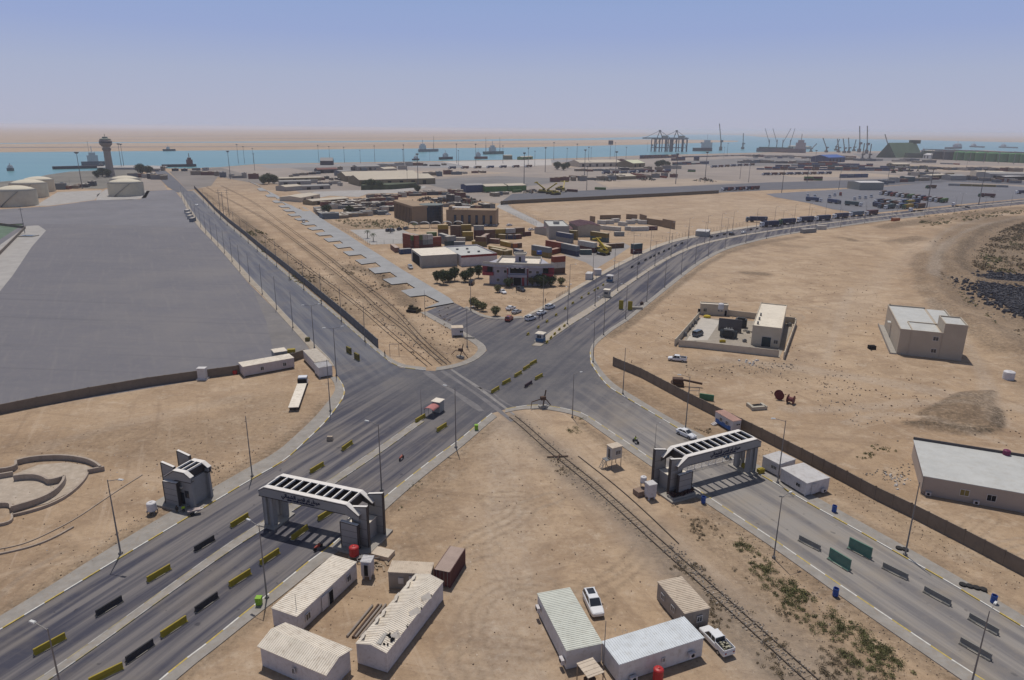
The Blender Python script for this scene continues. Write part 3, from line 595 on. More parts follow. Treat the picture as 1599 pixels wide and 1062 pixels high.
M_gatew = mat('gate_white_frame', (.74, .70, .65), rough=.6, ns=.5, na=.05, dirt=(.5, .42, .34), da=.35, ns2=1.5)
M_gated = mat('gate_trim_and_shade', (.045, .04, .042), rough=.6)  # dark edge trim; also the painted shade inside the gate openings
M_wood = mat('weathered_wood', (.30, .23, .16), ns=2, na=.2)
M_rust = mat('rusty_steel', (.085, .05, .035), rough=.8, ns=2, na=.3)
M_rail = mat('rail_steel', (.06, .047, .038), rough=.6, ns=.3, na=.2)
M_leaf = mat('dark_foliage', (.05, .075, .03), rough=.7, ns=.8, na=.45)
M_leaf2 = mat('olive_foliage', (.155, .150, .065), rough=.8, ns=.8, na=.45)
M_dry = mat('dry_scrub', (.21, .165, .105), rough=.9, ns=.8, na=.4)
M_bark = mat('bark', (.12, .09, .065), ns=3, na=.2)
def M_ctr(name, col): return mat('container_'+name, col, rough=.6, ns=.5, na=.12, dirt=(.17, .10, .07), da=.45, ns2=1.5)
CC = {'rust red': M_ctr('rust_red', (.25, .055, .035)), 'maroon': M_ctr('maroon', (.105, .035, .04)), 'brown': M_ctr('brown', (.13, .07, .045)), 'orange': M_ctr('orange', (.38, .11, .03)),
      'olive': M_ctr('olive', (.20, .15, .045)), 'mustard': M_ctr('mustard', (.34, .23, .035)), 'navy': M_ctr('navy', (.03, .045, .10)), 'blue': M_ctr('blue', (.045, .08, .17)),
      'grey blue': M_ctr('grey_blue', (.15, .185, .22)), 'teal': M_ctr('teal', (.06, .11, .12)), 'grey': M_ctr('grey', (.25, .26, .26)), 'white': M_ctr('white', (.50, .49, .46)), 'green': M_ctr('green', (.08, .16, .045)), 'dusty pink': M_ctr('dusty_pink', (.24, .125, .105))}

# ---------------------------------------------------------------- buildings
def quadfit(px, z):
    p = PL(px, z); e = (p[1]-p[0])+(p[2]-p[3]); w = (p[3]-p[0])+(p[2]-p[1]); c = (p[0]+p[1]+p[2]+p[3])/4
    a1 = math.atan2(e.y, e.x); a2 = math.atan2(w.y, w.x)-math.pi/2
    d = (a2-a1+math.pi) % (2*math.pi)-math.pi
    la, lb = e.length/2, w.length/2
    an = a1+d*(lb/(la+lb))
    return c.x, c.y, an, la, lb
def facept(side, s, z, a, b, out=0.0):
    return {'front': (s, -b/2-out, z), 'back': (-s, b/2+out, z), 'right': (a/2+out, s, z), 'left': (-a/2-out, -s, z)}[side]
def opening(root, side, s, z, w, h, a, b, kind='window', m=None, frame=M_white):
    """window or door with its frame, standing slightly proud of the wall; z is the sill height"""
    x, y, _ = facept(side, s, z, a, b, .03); rz = 0 if side in ('front', 'back') else math.pi/2
    f = MB(); t = .08
    def loc(du, dz, l, hh, d=.07): 
        ux, uy = (du, 0) if rz == 0 else (0, du)
        f.box((x+ux, y+uy, z+dz), (l, d, hh), rz)
    loc(-w/2-t/2, h/2, t, h+2*t); loc(w/2+t/2, h/2, t, h+2*t); loc(0, h+t/2, w, t)
    if kind == 'window': loc(0, -t/2, w, t); loc(0, h/2, .05, h)
    fr = f.build(kind if kind == 'window' else 'door', frame, root)
    g = MB(); x2, y2, _ = facept(side, s, z, a, b, .015); g.box((x2, y2, z+h/2), (w, .05, h), rz)
    g.build('pane' if kind == 'window' else 'door_leaf', m or M_glass, fr)
    return fr
def ac_unit(root, side, s, z, a, b):
    x, y, _ = facept(side, s, z, a, b, .3); rz = 0 if side in ('front', 'back') else math.pi/2
    m = MB(); m.box((x, y, z+.35), (.9, .4, .65), rz)
    o = m.build('air_conditioner', M_whitewall, root)
    x, y, _ = facept(side, s, z, a, b, .51); f = MB()
    d = {'front': (0, -1, 0), 'back': (0, 1, 0), 'right': (1, 0, 0), 'left': (-1, 0, 0)}[side]
    f.cyl((x, y, z+.36), (x+d[0]*.03, y+d[1]*.03, z+.36), .24, n=14); f.build('fan', M_dark, o)
def building(name, label, cat, px, h, base=0.0, wall=M_whitewall, roofm=M_roofcream, roof='rib', ribs='a', rise=.3, wins=(), doors=(), acs=(), group=None, z0=0.0, over=.08, parapet=.5, pt=.2, pitch=.0):
    x, y, an, a, b = quadfit(px, h)
    root = thing(name, label, cat, (x, y, 0), an, group)
    m = MB(); m.box((0, 0, (z0+h)/2), (a-2*over, b-2*over, h-z0)); 
    if z0 > .2:
        for sx in (-1, 1):
            for sy in (-1, 1): m.box((sx*(a/2-.3), sy*(b/2-.3), z0/2), (.25, .25, z0))
    # seams on the walls
    n = int(a/1.2); 
    if roof in ('rib', 'gable'):
        for i in range(1, n):
            for sy in (-1, 1): m.box((-a/2+i*a/n, sy*(b/2-over), (z0+h)/2), (.03, .03, h-z0-.1))
    wo = m.build('wall', wall, root)
    r = MB()
    if roof == 'rib':
        r.box((0, 0, h+.05), (a, b, .1))
        L, W = (a, b) if ribs == 'a' else (b, a)
        k = int(L/.32)
        for i in range(k):
            q = -L/2+(i+.5)*L/k
            if ribs == 'a': r.box((q, 0, h+.125), (.09, b-.02, .05))
            else: r.box((0, q, h+.125), (a-.02, .09, .05))
        r.build('roof', roofm, root)
    elif roof == 'gable':
        # ridge along the longer side
        L, W = (a, b) if a >= b else (b, a); T = (lambda u, v, z: (u, v, z)) if a >= b else (lambda u, v, z: (v, u, z))
        zr = h+rise; g = MB()
        for s in (-1, 1):
            g.hexa([T(-L/2, s*W/2, h-.0), T(L/2, s*W/2, h), T(L/2, 0, zr), T(-L/2, 0, zr), T(-L/2, s*W/2, h+.08), T(L/2, s*W/2, h+.08), T(L/2, 0, zr+.08), T(-L/2, 0, zr+.08)])
            k = int(L/.3)
            for i in range(k):
                q = -L/2+(i+.5)*L/k; g.bar(T(q, s*W/2, h+.105), T(q, s*.02, zr+.105), .08, .05)
        g.build('roof', roofm, root, fix=True)
        for s in (-1, 1):
            t = MB(); e = s*(L/2-over-.01); t.poly([T(e, -W/2+over, h), T(e, W/2-over, h), T(e, 0, zr)]); t.build('gable_end', wall, root)
    elif roof == 'flat':
        r.box((0, 0, h), (a-2*pt-.01, b-2*pt-.01, .08)); r.build('roof', roofm, root)
        p = MB()
        for sy in (-1, 1): p.box((0, sy*(b/2-pt/2), h+parapet/2), (a, pt, parapet))
        for sx in (-1, 1): p.box((sx*(a/2-pt/2), 0, h+parapet/2), (pt, b-2*pt, parapet))
        p.build('parapet', wall, root)
    for w in wins: opening(root, *w[:5], a, b, 'window', w[5] if len(w) > 5 else None)
    for d in doors: opening(root, *d[:5], a, b, 'door', d[5] if len(d) > 5 else M_dark)
    for q in acs: ac_unit(root, *q, a, b)
    return root, a, b
c3 = lambda *p: crop(380, 840, 4.3216, p)
c4 = lambda *p: crop(820, 860, 4.4417, p)
c5 = lambda *p: crop(980, 620, 4.703, p)
# lower left camp
B1, a, b = building('portable_cabin', 'long white cabin beside the road with an open dark doorway and ribbed roof', 'cabin', c3((185, 485), (355, 525), (780, 170), (600, 115)), 2.7, roofm=M_roofcream, ribs='b',
    wins=[('right', -4.4, 1.0, .8, .9), ('right', 4.3, 1.0, .8, .9)], doors=[('right', .3, .15, .9, 2.0), ('right', -1.0, .15, 1.1, 2.1, M_whitewall)], z0=.12)
B2, a, b = building('portable_cabin', 'long white gabled cabin with torn curling roof sheets', 'cabin', c3((742, 722), (960, 770), (1368, 292), (1165, 252)), 2.9, roof='gable', rise=.55, roofm=M_roofcream, z0=.1)
random.seed(3)
for i in range(9):
    y = -b/2+1.0+i*b/9.5; s = random.choice((-1, 1)); t_ = MB()
    t_.bar((s*a*.48, y, 2.95), (s*a*.36, y+.2, 3.5+random.random()*.15), 1.1+random.random()*.5, .03); t_.build('lifted_roof_sheet', M_roofcream, B2)
for i in range(22): t_ = MB(); t_.box((a*(.08+.35*random.random()), -b/2+.8+2.6*random.random(), 3.27-.0*i), (.12+.2*random.random(), .12+.15*random.random(), .22), random.random()*3); t_.build('roof_hole', M_dark, B2)
for y in (-2.4, 1.2, 3.9): t_ = MB(); t_.box((a*.44, y, 2.97), (.5, .5, .14), .4); t_.build('roof_hole', M_dark, B2)
t_ = MB(); t_.box((a*.12, -b/2+1.5, 3.42), (.7, 1.9, .05), .15); t_.build('loose_panel', M_greywall, B2)
building('portable_cabin', 'broad white shed with a shallow arched ribbed roof at the bottom edge', 'cabin', c3((88, 735), (555, 932), (748, 750), (280, 580)), 2.8, roof='gable', rise=.75, roofm=M_roofcream, over=.25, wins=[('front', .3, 1.2, .35, .7, M_dark)])
building('portable_cabin', 'small tan roofed cabin wedged between the torn cabin and the red container', 'cabin', c3((965, 238), (1265, 245), (1288, 170), (1010, 155)), 2.6, roofm=M_rooftan, ribs='a', wall=M_tanwall, wins=[('front', -1.2, 1.0, .6, .8, M_white)], doors=[('front', .5, .1, .9, 2.0, M_whitewall)])
building('toilet_cubicle', 'small white cubicle with an open black door beside the long cabin', 'cubicle', c3((785, 165), (860, 172), (885, 122), (812, 118)), 2.9, roofm=M_white, ribs='b', doors=[('front', .05, .75, .6, 1.8)], z0=.6, wall=M_whitewall)
# right camp
building('portable_cabin', 'white cabin with a pale green ribbed roof left of the parked car', 'cabin', c4((285, 712), (520, 640), (320, 252), (90, 302)), 2.8, roofm=M_roofgreen, ribs='b', wall=M_white, acs=[('left', 4.9, .7), ('left', -4.2, 1.2)], z0=.15)
building('portable_cabin', 'white cabin with a pale blue ribbed roof nearest the camera', 'cabin', c4((650, 802), (1230, 607), (1105, 450), (540, 640)), 2.8, roofm=M_roofblue, ribs='a', wall=M_white, wins=[('front', .2, 1.3, .3, .5)], acs=[('front', -4.1, .2), ('front', 4.1, .9)], z0=.15)
building('portable_cabin', 'weathered tan cabin with vents on its roof beside the railway', 'cabin', c4((1110, 440), (1292, 400), (1085, 188), (905, 212)), 2.7, roofm=M_rooftan, ribs='b', wall=M_tanwall, wins=[('front', .4, 1.1, .7, .8), ('left', 3.2, 1.2, .7, .7), ('left', .8, 1.2, .7, .7), ('left', -1.8, 1.2, .7, .7)], z0=.15)
# beside the right gate
building('portable_cabin', 'white square cabin beside the right gate columns', 'cabin', c5((1110, 497), (1245, 460), (1110, 400), (990, 435)), 2.7, roofm=M_white, ribs='a', roof='rib', wall=M_whitewall, wins=[('left', .6, 1.4, .5, .6), ('left', 1.2, 1.4, .5, .6)], z0=.35)
building('portable_cabin', 'larger white cabin with a notched roof by the road kerb', 'cabin', c5((1310, 648), (1478, 590), (1285, 480), (1150, 525)), 2.7, roofm=M_white, wall=M_whitewall, wins=[('left', 1.3, 1.3, .9, .6, M_dark)], acs=[('front', 1.2, .4)], doors=[('front', -1.0, .35, .8, 1.9, M_whitewall)], z0=.35)
g_, a, b = building('portable_cabin', 'white and blue cabin with a faded pink roof and front steps', 'cabin', c5((770, 180), (850, 172), (702, 97), (640, 105)), 2.7, roofm=mat('faded_pink_roof', (.52, .33, .27), ns=.5, na=.1), wall=M_whitewall, z0=.4, wins=[('left', 1.2, 1.3, .7, .8), ('left', -.8, 1.3, .7, .8), ('front', .3, 1.7, .9, .3, M_dark)], ribs='b')
t_ = MB(); t_.box((-a/2-.02+.05, 0, .85), (.12, b*.8, .9)); t_.build('blue_band', mat('blue_band_paint', (.03, .11, .34), rough=.6), g_)
t_ = MB()
for i in range(3): t_.box((-a/2-.4-.35*i, b/2-1.0, .45-.15*i), (.3, 1.0, .1)); t_.box((-a/2-.4-.35*i, b/2-1.0, (.4-.15*i)/2), (.1, .8, .4-.15*i-.02))
t_.build('step', M_whitewall, g_)
# guard hut on stilts
hx, hy, han, ha, hb = quadfit([(957.8, 699), (973.5, 696.5), (962, 689.5), (946.5, 693)], 4.4)
ha, hb = 2.3, 1.8
ht = thing('guard_hut', 'cream guard hut raised on steel legs beside the railway', 'guard hut', (hx, hy, 0), han)
m = MB(); m.box((0, 0, 3.0), (ha, hb, 2.4)); m.build('wall', mat('cream_cabin', (.52, .48, .42), ns=1, na=.08, dirt=(.4, .33, .26), da=.4, ns2=2), ht)
m = MB(); m.box((0, 0, 4.26), (ha+.2, hb+.2, .1)); m.build('roof', M_rooftan, ht)
for sx in (-1, 1):
    for sy in (-1, 1): m = MB(); m.box((sx*(ha/2-.08), sy*(hb/2-.08), .9), (.1, .1, 1.8)); m.build('leg', M_steel, ht)
opening(ht, 'front', .5, 2.7, .5, .8, ha, hb); opening(ht, 'front', -.1, 2.7, .45, .8, ha, hb); opening(ht, 'left', 0, 1.9, .7, 1.9, ha, hb, 'door')
m = MB(); m.box((-ha/2-.6, 0, 1.75), (1.1, hb*.8, .08)); m.build('landing', M_steel, ht)
m = MB()
for s in (-.45, .45): m.bar((-ha/2-1.1, s, 1.7), (-ha/2-2.0, s, 0), .06); m.bar((-ha/2-1.1, s, 1.7), (-ha/2-1.1, s, 0), .06)
for i in range(5): m.bar((-ha/2-1.1-.18*i, -.45, 1.7-.34*i), (-ha/2-1.1-.18*i, .45, 1.7-.34*i), .12, .04)
m.build('ladder', M_steel, ht)
# row of cabins at the left yard wall
c33 = lambda *p: crop(340, 520, 5.31, p)
building('portable_cabin', 'long white cabin standing against the yard wall', 'cabin', c33((205, 285), (632, 208), (592, 172), (172, 248)), 2.8, roofm=M_roofcream, ribs='a', wall=mat('pinkish_cabin_wall', (.50, .44, .43), ns=.5, na=.07, dirt=(.36, .28, .24), da=.5, ns2=1.5), wins=[('front', -1.9, 1.1, .8, .9), ('front', 4.0, 1.1, .8, .9)], z0=.3)
building('portable_cabin', 'white cabin at the road bend with a dusty roof', 'cabin', c33((800, 250), (918, 228), (822, 128), (710, 146)), 2.8, roofm=M_roofcream, ribs='b', wall=M_white, z0=.3)
building('portable_cabin', 'short clean white cabin nearest the road bend', 'cabin', c33((828, 296), (948, 272), (912, 235), (806, 254)), 2.8, roofm=M_white, ribs='b', wall=M_white, z0=.3)
building('portable_cabin', 'small white roofed hut behind the yard wall', 'cabin', c33((460, 168), (580, 150), (548, 120), (447, 138)), 2.6, roofm=M_roofcream, ribs='a', wall=M_greywall)
# junction huts
building('portable_cabin', 'small cream cabin raised on blocks at the junction corner', 'cabin', crop(600, 440, 4, [(417, 292), (497, 290), (487, 272), (420, 275)]), 2.8, roofm=M_rooftan, wall=M_whitewall, ribs='a', wins=[('front', 1.2, 1.4, .9, .6, M_dark)], z0=.5)
def booth(px, label, w=2.2, d=2.0, h=2.6, wall=M_whitewall, roofm=M_roofcream, pyramid=False, an=R(66), low=None):
    p = P(*px); o = thing('guard_booth', label, 'booth', (p.x, p.y, 0), an)
    m = MB(); m.box((0, 0, .12), (w+.8, d+.8, .2)); m.build('plinth', M_concrete, o)
    m = MB(); m.box((0, 0, .2+h/2), (w, d, h)); m.build('wall', wall, o)
    if low: m = MB(); m.box((0, 0, .75), (w+.05, d+.05, 1.0)); m.build('blue_band', low, o)
    m = MB()
    if pyramid:
        for q in range(4):
            c_ = [(-1, -1), (1, -1), (1, 1), (-1, 1)]; A, B_ = c_[q], c_[(q+1) % 4]
            m.poly([(A[0]*(w/2+.25), A[1]*(d/2+.25), h+.2), (B_[0]*(w/2+.25), B_[1]*(d/2+.25), h+.2), (0, 0, h+.75)])
        m.box((0, 0, h+.17), (w+.5, d+.5, .06))
    else: m.box((0, 0, h+.26), (w+.3, d+.3, .12))
    m.build('roof', roofm, o)
    for s in ('front', 'left', 'right', 'back'): opening(o, s, 0, 1.35, w*.6, .9, w, d)
    return o
M_blueb = mat('booth_blue_panel', (.06, .14, .25), rough=.6)
booth((844, 533), 'blue glazed booth with pale hipped roof on the junction median', 2.3, 2.3, 2.5, pyramid=True, low=M_blueb)
booth((952, 440), 'blue and white booth standing in the far carriageway', 2.3, 2.3, 2.6, pyramid=True, low=M_blueb, roofm=M_white)
booth((947.5, 464), 'beige booth beside the wide median past the junction', 2.3, 2.3, 2.8, wall=M_beigewall)
# red canopy booth in the middle of the near road
p = P(680, 645); o = thing('guard_booth', 'booth with an arched red canopy in the middle of the near road', 'booth', (p.x, p.y, 0), R(66))
m = MB(); m.box((1.2, 0, 1.35), (2.1, 2.0, 2.5)); m.build('wall', M_greywall, o); m = MB(); m.box((1.2, 0, 2.68), (2.5, 2.3, .12)); m.build('roof', M_roofcream, o)
m = MB(); k = 10
for i in range(k):
    t0, t1 = math.pi*i/k, math.pi*(i+1)/k; A = lambda t: (math.cos(t)*1.15, 1.75+math.sin(t)*.55)
    y0, z0 = A(t0); y1, z1 = A(t1)
    m.hexa([(-3.0, y0, z0), (.1, y0, z0), (.1, y1, z1), (-3.0, y1, z1), (-3.0, y0*1.04, z0+.06), (.1, y0*1.04, z0+.06), (.1, y1*1.04, z1+.06), (-3.0, y1*1.04, z1+.06)])
m.build('canopy', mat('faded_red_canopy', (.42, .17, .16), ns=2, na=.15), o, fix=True)
for sx in (-2.9, -1.2):
    for sy in (-1.1, 1.1): m = MB(); m.cyl((sx, sy, 0), (sx, sy, 1.8), .04); m.build('post', M_steel, o)
opening(o, 'left', 0, 1.2, .9, .8, .3, 2.0); opening(o, 'right', 0, 1.2, .9, .8, 4.5, 2.0)
# white cabinets near the right gate
building('cabinet_hut', 'narrow white cabinet hut beside the right gate planter', 'hut', c5((160, 655), (220, 643), (185, 610), (125, 625)), 2.9, roofm=M_white, wall=M_whitewall, z0=.5, ribs='a')
building('portable_cabin', 'white cabin beside the far carriageway lamp posts', 'cabin', crop(880, 380, 7.268, [(230, 350), (300, 345), (360, 325), (290, 325)]), 2.6, roofm=M_white, wall=M_white)
building('portable_cabin', 'small white hut just behind the roadside cabin', 'cabin', crop(880, 380, 7.268, [(345, 305), (420, 300), (425, 285), (355, 290)]), 2.6, roofm=M_white, wall=M_whitewall)

# sand coloured substation compound
m_ = lambda *p: crop(1040, 460, 7.268, p)
SB, a, b = building('substation_building', 'sand coloured flat roofed hall with a dark double door inside the compound', 'building', m_((960, 365), (1290, 385), (1393, 130), (1095, 105)), 5.9, wall=M_beigewall, roofm=mat('sand_roof', (.68, .61, .50), ns=.25, na=.08, dirt=(.44, .37, .29), da=.5, ns2=.7), roof='flat', parapet=.35, pt=.15,
    doors=[('front', .2, .05, 2.6, 3.0, mat('dark_green_door', (.03, .045, .05), na=.2))], wins=[('front', 2.9, 1.3, 1.1, 1.1), ('right', -10, 1.6, 1.0, .9), ('right', -5, 1.6, 1.0, .9), ('right', 2, 1.6, 1.0, .9), ('right', 8, 1.6, 1.0, .9)])
for q in range(3):
    t_ = MB(); t_.box((-a/2+1.3, -b/2+3+q*5.5, 6.3), (.5, .7, 1.0)); t_.build('roof_vent', M_steel, SB)
SH, a, b = building('substation_building', 'small sand coloured guardhouse in the far corner of the compound', 'building', m_((385, 115), (700, 130), (712, 108), (395, 92)), 3.6, wall=M_beigewall, roofm=M_roofcream, roof='flat', parapet=.4, wins=[('front', -3, 1.2, 1.1, 1.1), ('front', 1.6, 1.5, .6, .5), ('front', 2.6, 1.5, .6, .5)], doors=[('front', 4.0, .05, .8, 2.0), ('front', -5.0, .05, .8, 2.0)])
def tank(px, label, r, h, m, z=0.0, legs=0.0, group=None, name='water_tank'):
    p = P(*px, z); o = thing(name, label, 'water tank', (p.x, p.y, z), 0, group)
    k = MB(); z0 = legs
    prof = [(r*.98, z0), (r, z0+.06)]
    for i in range(4): zz = z0+h*(.15+i*.2); prof += [(r, zz), (r*1.03, zz+.04), (r, zz+.08)]
    prof += [(r, z0+h*.88), (r*.8, z0+h*.96), (r*.35, z0+h)]
    k.lathe(prof, n=22); k.build('tank_body', m, o)
    k = MB(); k.lathe([(r*.3, z0+h), (r*.3, z0+h+.08), (r*.1, z0+h+.12)], n=12); k.build('lid', m, o)
    if legs:
        k = MB()
        for sx in (-1, 1):
            for sy in (-1, 1): k.box((sx*r*.75, sy*r*.75, legs/2), (.07, .07, legs))
        k.box((0, 0, legs-.04), (r*1.9, r*1.9, .08)); k.build('stand', M_steel, o)
    return o
M_tankw = mat('white_plastic_tank', (.62, .60, .60), rough=.5, na=.06)
tank((1125.5, 482.5), 'white water tank on the roof of the compound guardhouse', .9, 2.0, M_tankw, z=3.95)
tank((553.5, 871), 'red water tank on a low steel stand beside the left gate', .72, 1.55, M_red, legs=.5)
tank((1027, 1064), 'red water tank in front of the pale blue roofed cabin', .6, 1.75, M_red, legs=.2)
tank((1574, 592), 'round white water tank alone on the sand at the right edge', 1.35, 2.3, M_tankw)
tank((238.5, 802), 'white water tank on a dark base beside the left gatehouse', .75, 1.5, M_tankw, legs=.7)
tank((1003.5, 768), 'white water tank raised on a steel frame beside the right gate', .55, 1.1, M_tankw, legs=2.0)
tank((1571, 711), 'purple red water tank on the flat workshop roof', .62, 1.15, mat('purple_tank', (.16, .02, .07), rough=.5), z=3.5)
tank((367, 584), 'round red tank at the end of the cabin by the yard wall', .6, 1.1, M_red)
tank((842, 397), 'dark blue water tank on the roof of the red trimmed station', 1.2, 1.6, M_blue, z=8.2)
# compound walls
def wallrun(name, label, pts, h, t, m, panel=0, cat='wall', pxl=True, cap=None):
    q = PL(pts) if pxl else pts; base = q[0]; o = thing(name, label, cat, (base.x, base.y, 0))
    w = MB(); ps = MB()
    for i in range(len(q)-1):
        A = q[i]-base; B_ = q[i+1]-base; L = (B_-A).length; an = ang(A, B_); c = (A+B_)/2
        w.box((c.x, c.y, h/2), (L+(t if i < len(q)-2 else 0)*.9, t, h), an)
        if panel:
            n = max(1, round(L/panel))
            for k in range(n+1):
                pp = A.lerp(B_, k/n); ps.box((pp.x, pp.y, (h+.08)/2), (t*1.5, t*1.7, h+.08), an)
        if cap: w.box((c.x, c.y, h+.05), (L, t*1.5, .1), an)
    w.build('panel', m, o)
    if panel: ps.build('post', m, o)
    return o
wallrun('compound_wall', 'low sand coloured wall around the substation compound', m_((145, 590), (325, 605), (1270, 710)) , 2.1, .2, M_beigewall, 8)
wallrun('compound_wall', 'right side wall of the substation compound in full sun', m_((1335, 735), (1470, 355), (1455, 330), (700, 240)), 2.1, .2, M_beigewall, 8)
wallrun('compound_wall', 'left side wall of the substation compound', m_((100, 582), (370, 268)), 2.1, .2, M_beigewall, 8)
sheet('compound_floor', m_((145, 590), (1290, 712), (1450, 335), (380, 262)), .05, mat('compound_paving', (.32, .28, .23), ns=.3, na=.15, dirt=(.2, .17, .14), da=.5, ns2=1.0))
sheet('compound_floor', m_((235, 520), (470, 520), (620, 300), (400, 262)), .06, mat('compound_slab', (.47, .43, .38), ns=.4, na=.08))
# transformer cluster
p = P(*m_((700, 500))[0]); tr = thing('transformer', 'black oil transformer with cooling drums beside the blast wall', 'transformer', (p.x, p.y, 0), R(-25))
k = MB(); k.box((0, 1.2, 1.3), (3.0, 2.0, 2.2)); k.build('tank_body', mat('transformer_black', (.03, .035, .04), rough=.5, na=.2), tr)
k = MB()
for sx in (-2.1, 2.1):
    for j in range(5): k.box((sx, .3+j*.45, 1.3), (.9, .12, 2.0))
k.build('cooling_fin', mat('transformer_grey', (.06, .07, .075), rough=.5), tr)
k = MB(); k.cyl((-1.4, .2, 2.8), (1.4, .2, 2.8), .35, n=14); k.build('oil_drum', M_steel, tr)
k = MB()
for i in range(3): k.cyl((-.8+i*.8, 1.3, 2.4), (-.8+i*.8, 1.1, 3.3), .09)
k.build('bushing', M_gatew, tr)
q = P(*m_((720, 420))[0]); o = MB().box((0, 0, 2.1), (7.2, .35, 4.2)).build('blast_wall', mat('blast_wall_grey', (.11, .105, .11), na=.1), None, loc=(q.x, q.y, 0)); o.rotation_euler = (0, 0, R(-22)); tag(o, 'dark grey blast wall standing between the transformers', 'wall')
q = P(*m_((840, 380))[0]); tr2 = thing('transformer', 'second transformer half hidden behind the blast wall', 'transformer', (q.x, q.y, 0), R(-25))
k = MB(); k.box((0, 1.2, 1.5), (3.6, 2.2, 2.6)); k.cyl((-1, 0.5, 3.2), (1.3, .5, 3.2), .4, n=12); k.build('tank_body', mat('transformer_black', (0, 0, 0)), tr2)
k = MB(); k.box((-.5, 1.2, 3.0), (1.5, 1.2, .5)); k.build('top_box', M_steel, tr2)
for i, (u, v, s) in enumerate([(330, 330, .9), (300, 365, .7), (210, 470, 1.0), (890, 540, .8), (930, 440, .7), (270, 400, .6), (1400, 360, .9)]):
    q = P(*m_((u, v))[0]); k = MB(); k.box((0, 0, s*.5), (s*1.4, s, s)); k.box((.1, 0, s+.1), (s*.8, s*.6, .2)); o = k.build('equipment_box', M_steel, None, loc=(q.x, q.y, .05))
    tag(o, ['grey equipment box by the left wall guardhouse side', 'small grey equipment box next to the left compound wall', 'grey crate near the white compound gate', 'dark cable box in front of the hall door', 'grey junction box left of the hall wall', 'low grey box along the left compound wall', 'dark box between hall and right compound wall'][i], 'box')
q = P(*m_((465, 262))[0]); k = MB(); k.lathe([(1.0, 0), (1.3, .3), (1.1, .7), (.4, .9)], n=14); o = k.build('yellow_cover', mat('yellow_tarp', (.45, .33, .03), na=.2), None, loc=(q.x, q.y, .05)); tag(o, 'yellow covered heap in front of the compound guardhouse', 'cover')
q = P(*m_((640, 545))[0]); k = MB(); k.box((0, 0, .4), (1.8, .5, .7)); k.cyl((-.6, 0, .75), (.6, 0, .75), .15); o = k.build('yellow_machine', mat('yellow_tarp', (0, 0, 0)), None, loc=(q.x, q.y, .05)); tag(o, 'small yellow machine inside the compound front wall', 'machine')
k = MB()
for i in range(26): k.box((random.uniform(-6, 6), random.uniform(-3, 3), .25), (random.uniform(.2, 1.4), random.uniform(.15, .5), random.uniform(.15, .5)), random.random()*3)
q = P(*m_((900, 430))[0]); stuff(k.build('rubble', M_concrete, None, loc=(q.x, q.y, .05)), 'scattered blocks and scrap on the compound floor', 'rubble')
# two storey beige house
k_ = lambda *p: crop(1380, 450, 6.246, p)
hx, hy, han, ha, hb = quadfit([(1400, 554), (1500, 563), (1500+18, 563-44), (1400+18, 554-44)], 0)
A = P(*k_((120, 643))[0]); B_ = P(*k_((742, 697))[0]); han = ang(A, B_)-R(5); L = (B_-A).length
D = 32.0; nrm = Vector((-math.sin(han), math.cos(han), 0)); cc = A+Vector((math.cos(han), math.sin(han), 0))*L/2+nrm*D/2
hs = thing('house', 'two storey beige house with a taller stair tower and pale roof', 'house', (cc.x, cc.y, 0), han)
m_house = mat('house_render', (.42, .36, .285), ns=.3, na=.06, dirt=(.34, .28, .22), da=.4, ns2=1.2)
TW = 5.6
k = MB(); k.box((-TW/2+.05, 0, 3.6), (L-TW-.1, D, 7.2)); k.box((L/2-TW/2, -D/2+5.0, 5.0), (TW, 10, 10.0)); k.box((L/2-TW/2, 5.0, 3.6), (TW, D-10.0, 7.19)); k.build('wall', m_house, hs)
k = MB(); k.box((-TW/2, 0, 7.26), (L-TW-.9, D-.8, .1)); k.box((L/2-TW/2, 5.0, 7.27), (TW-.6, D-11.2, .1)); k.build('roof', M_screed, hs)
k = MB()
for sy in (-1, 1): k.box((-TW/2+.05, sy*(D/2-.12), 7.45), (L-TW-.1, .24, .5))
k.box((-L/2+.12, 0, 7.45), (.24, D-.5, .5)); k.box((L/2-.12, 5, 7.45), (.24, D-10.5, .5)); k.box((-1, -D/2+11, 7.4), (L-TW-3, .3, .4)); k.box((-L/2+3.2, -D/2+5.5, 7.4), (.3, 10.5, .4)); k.build('parapet', m_house, hs)
k = MB(); k.box((L/2-TW/2, -D/2+5.0, 10.06), (TW-.5, 9.6, .12)); k.build('tower_roof', M_screed, hs)
k = MB()
for sy in (0, 10): k.box((L/2-TW/2, -D/2+sy+(.12 if sy == 0 else -.12), 10.25), (TW, .24, .5))
for sx in (0, 1): k.box((L/2-TW*sx+(-.12 if sx == 0 else .12), -D/2+5, 10.25), (.24, 9.5, .5))
k.build('tower_parapet', m_house, hs)
for z in (1.6, 5.2): opening(hs, 'front', 1.0, z, 1.3, 1.1, L, D)
k = MB(); k.box((-L/2+2.9, -D/2-.06, 3.6), (.12, .1, 7.2)); k.box((L/2-TW-.1, -D/2-.06, 3.6), (.12, .1, 7.2)); k.build('drainpipe', m_house, hs)
k = MB(); k.box((-L/2-.9, 0, .2), (1.8, D+.8, .4)); k.box((-L/2-1.75, 0, .7), (.12, D+.4, .6)); k.build('terrace', M_concrete, hs)
k = MB(); k.box((-L/2-.5, 3, 4.9), (.9, 2.4, .15)); k.build('canopy_slab', M_screed, hs)
k = MB(); k.box((L/2+.9, 2, 3.2), (1.7, 3.0, .15)); k.box((L/2+.9, 7.5, 3.8), (1.5, 2.4, .15)); k.build('canopy_slab', M_screed, hs)
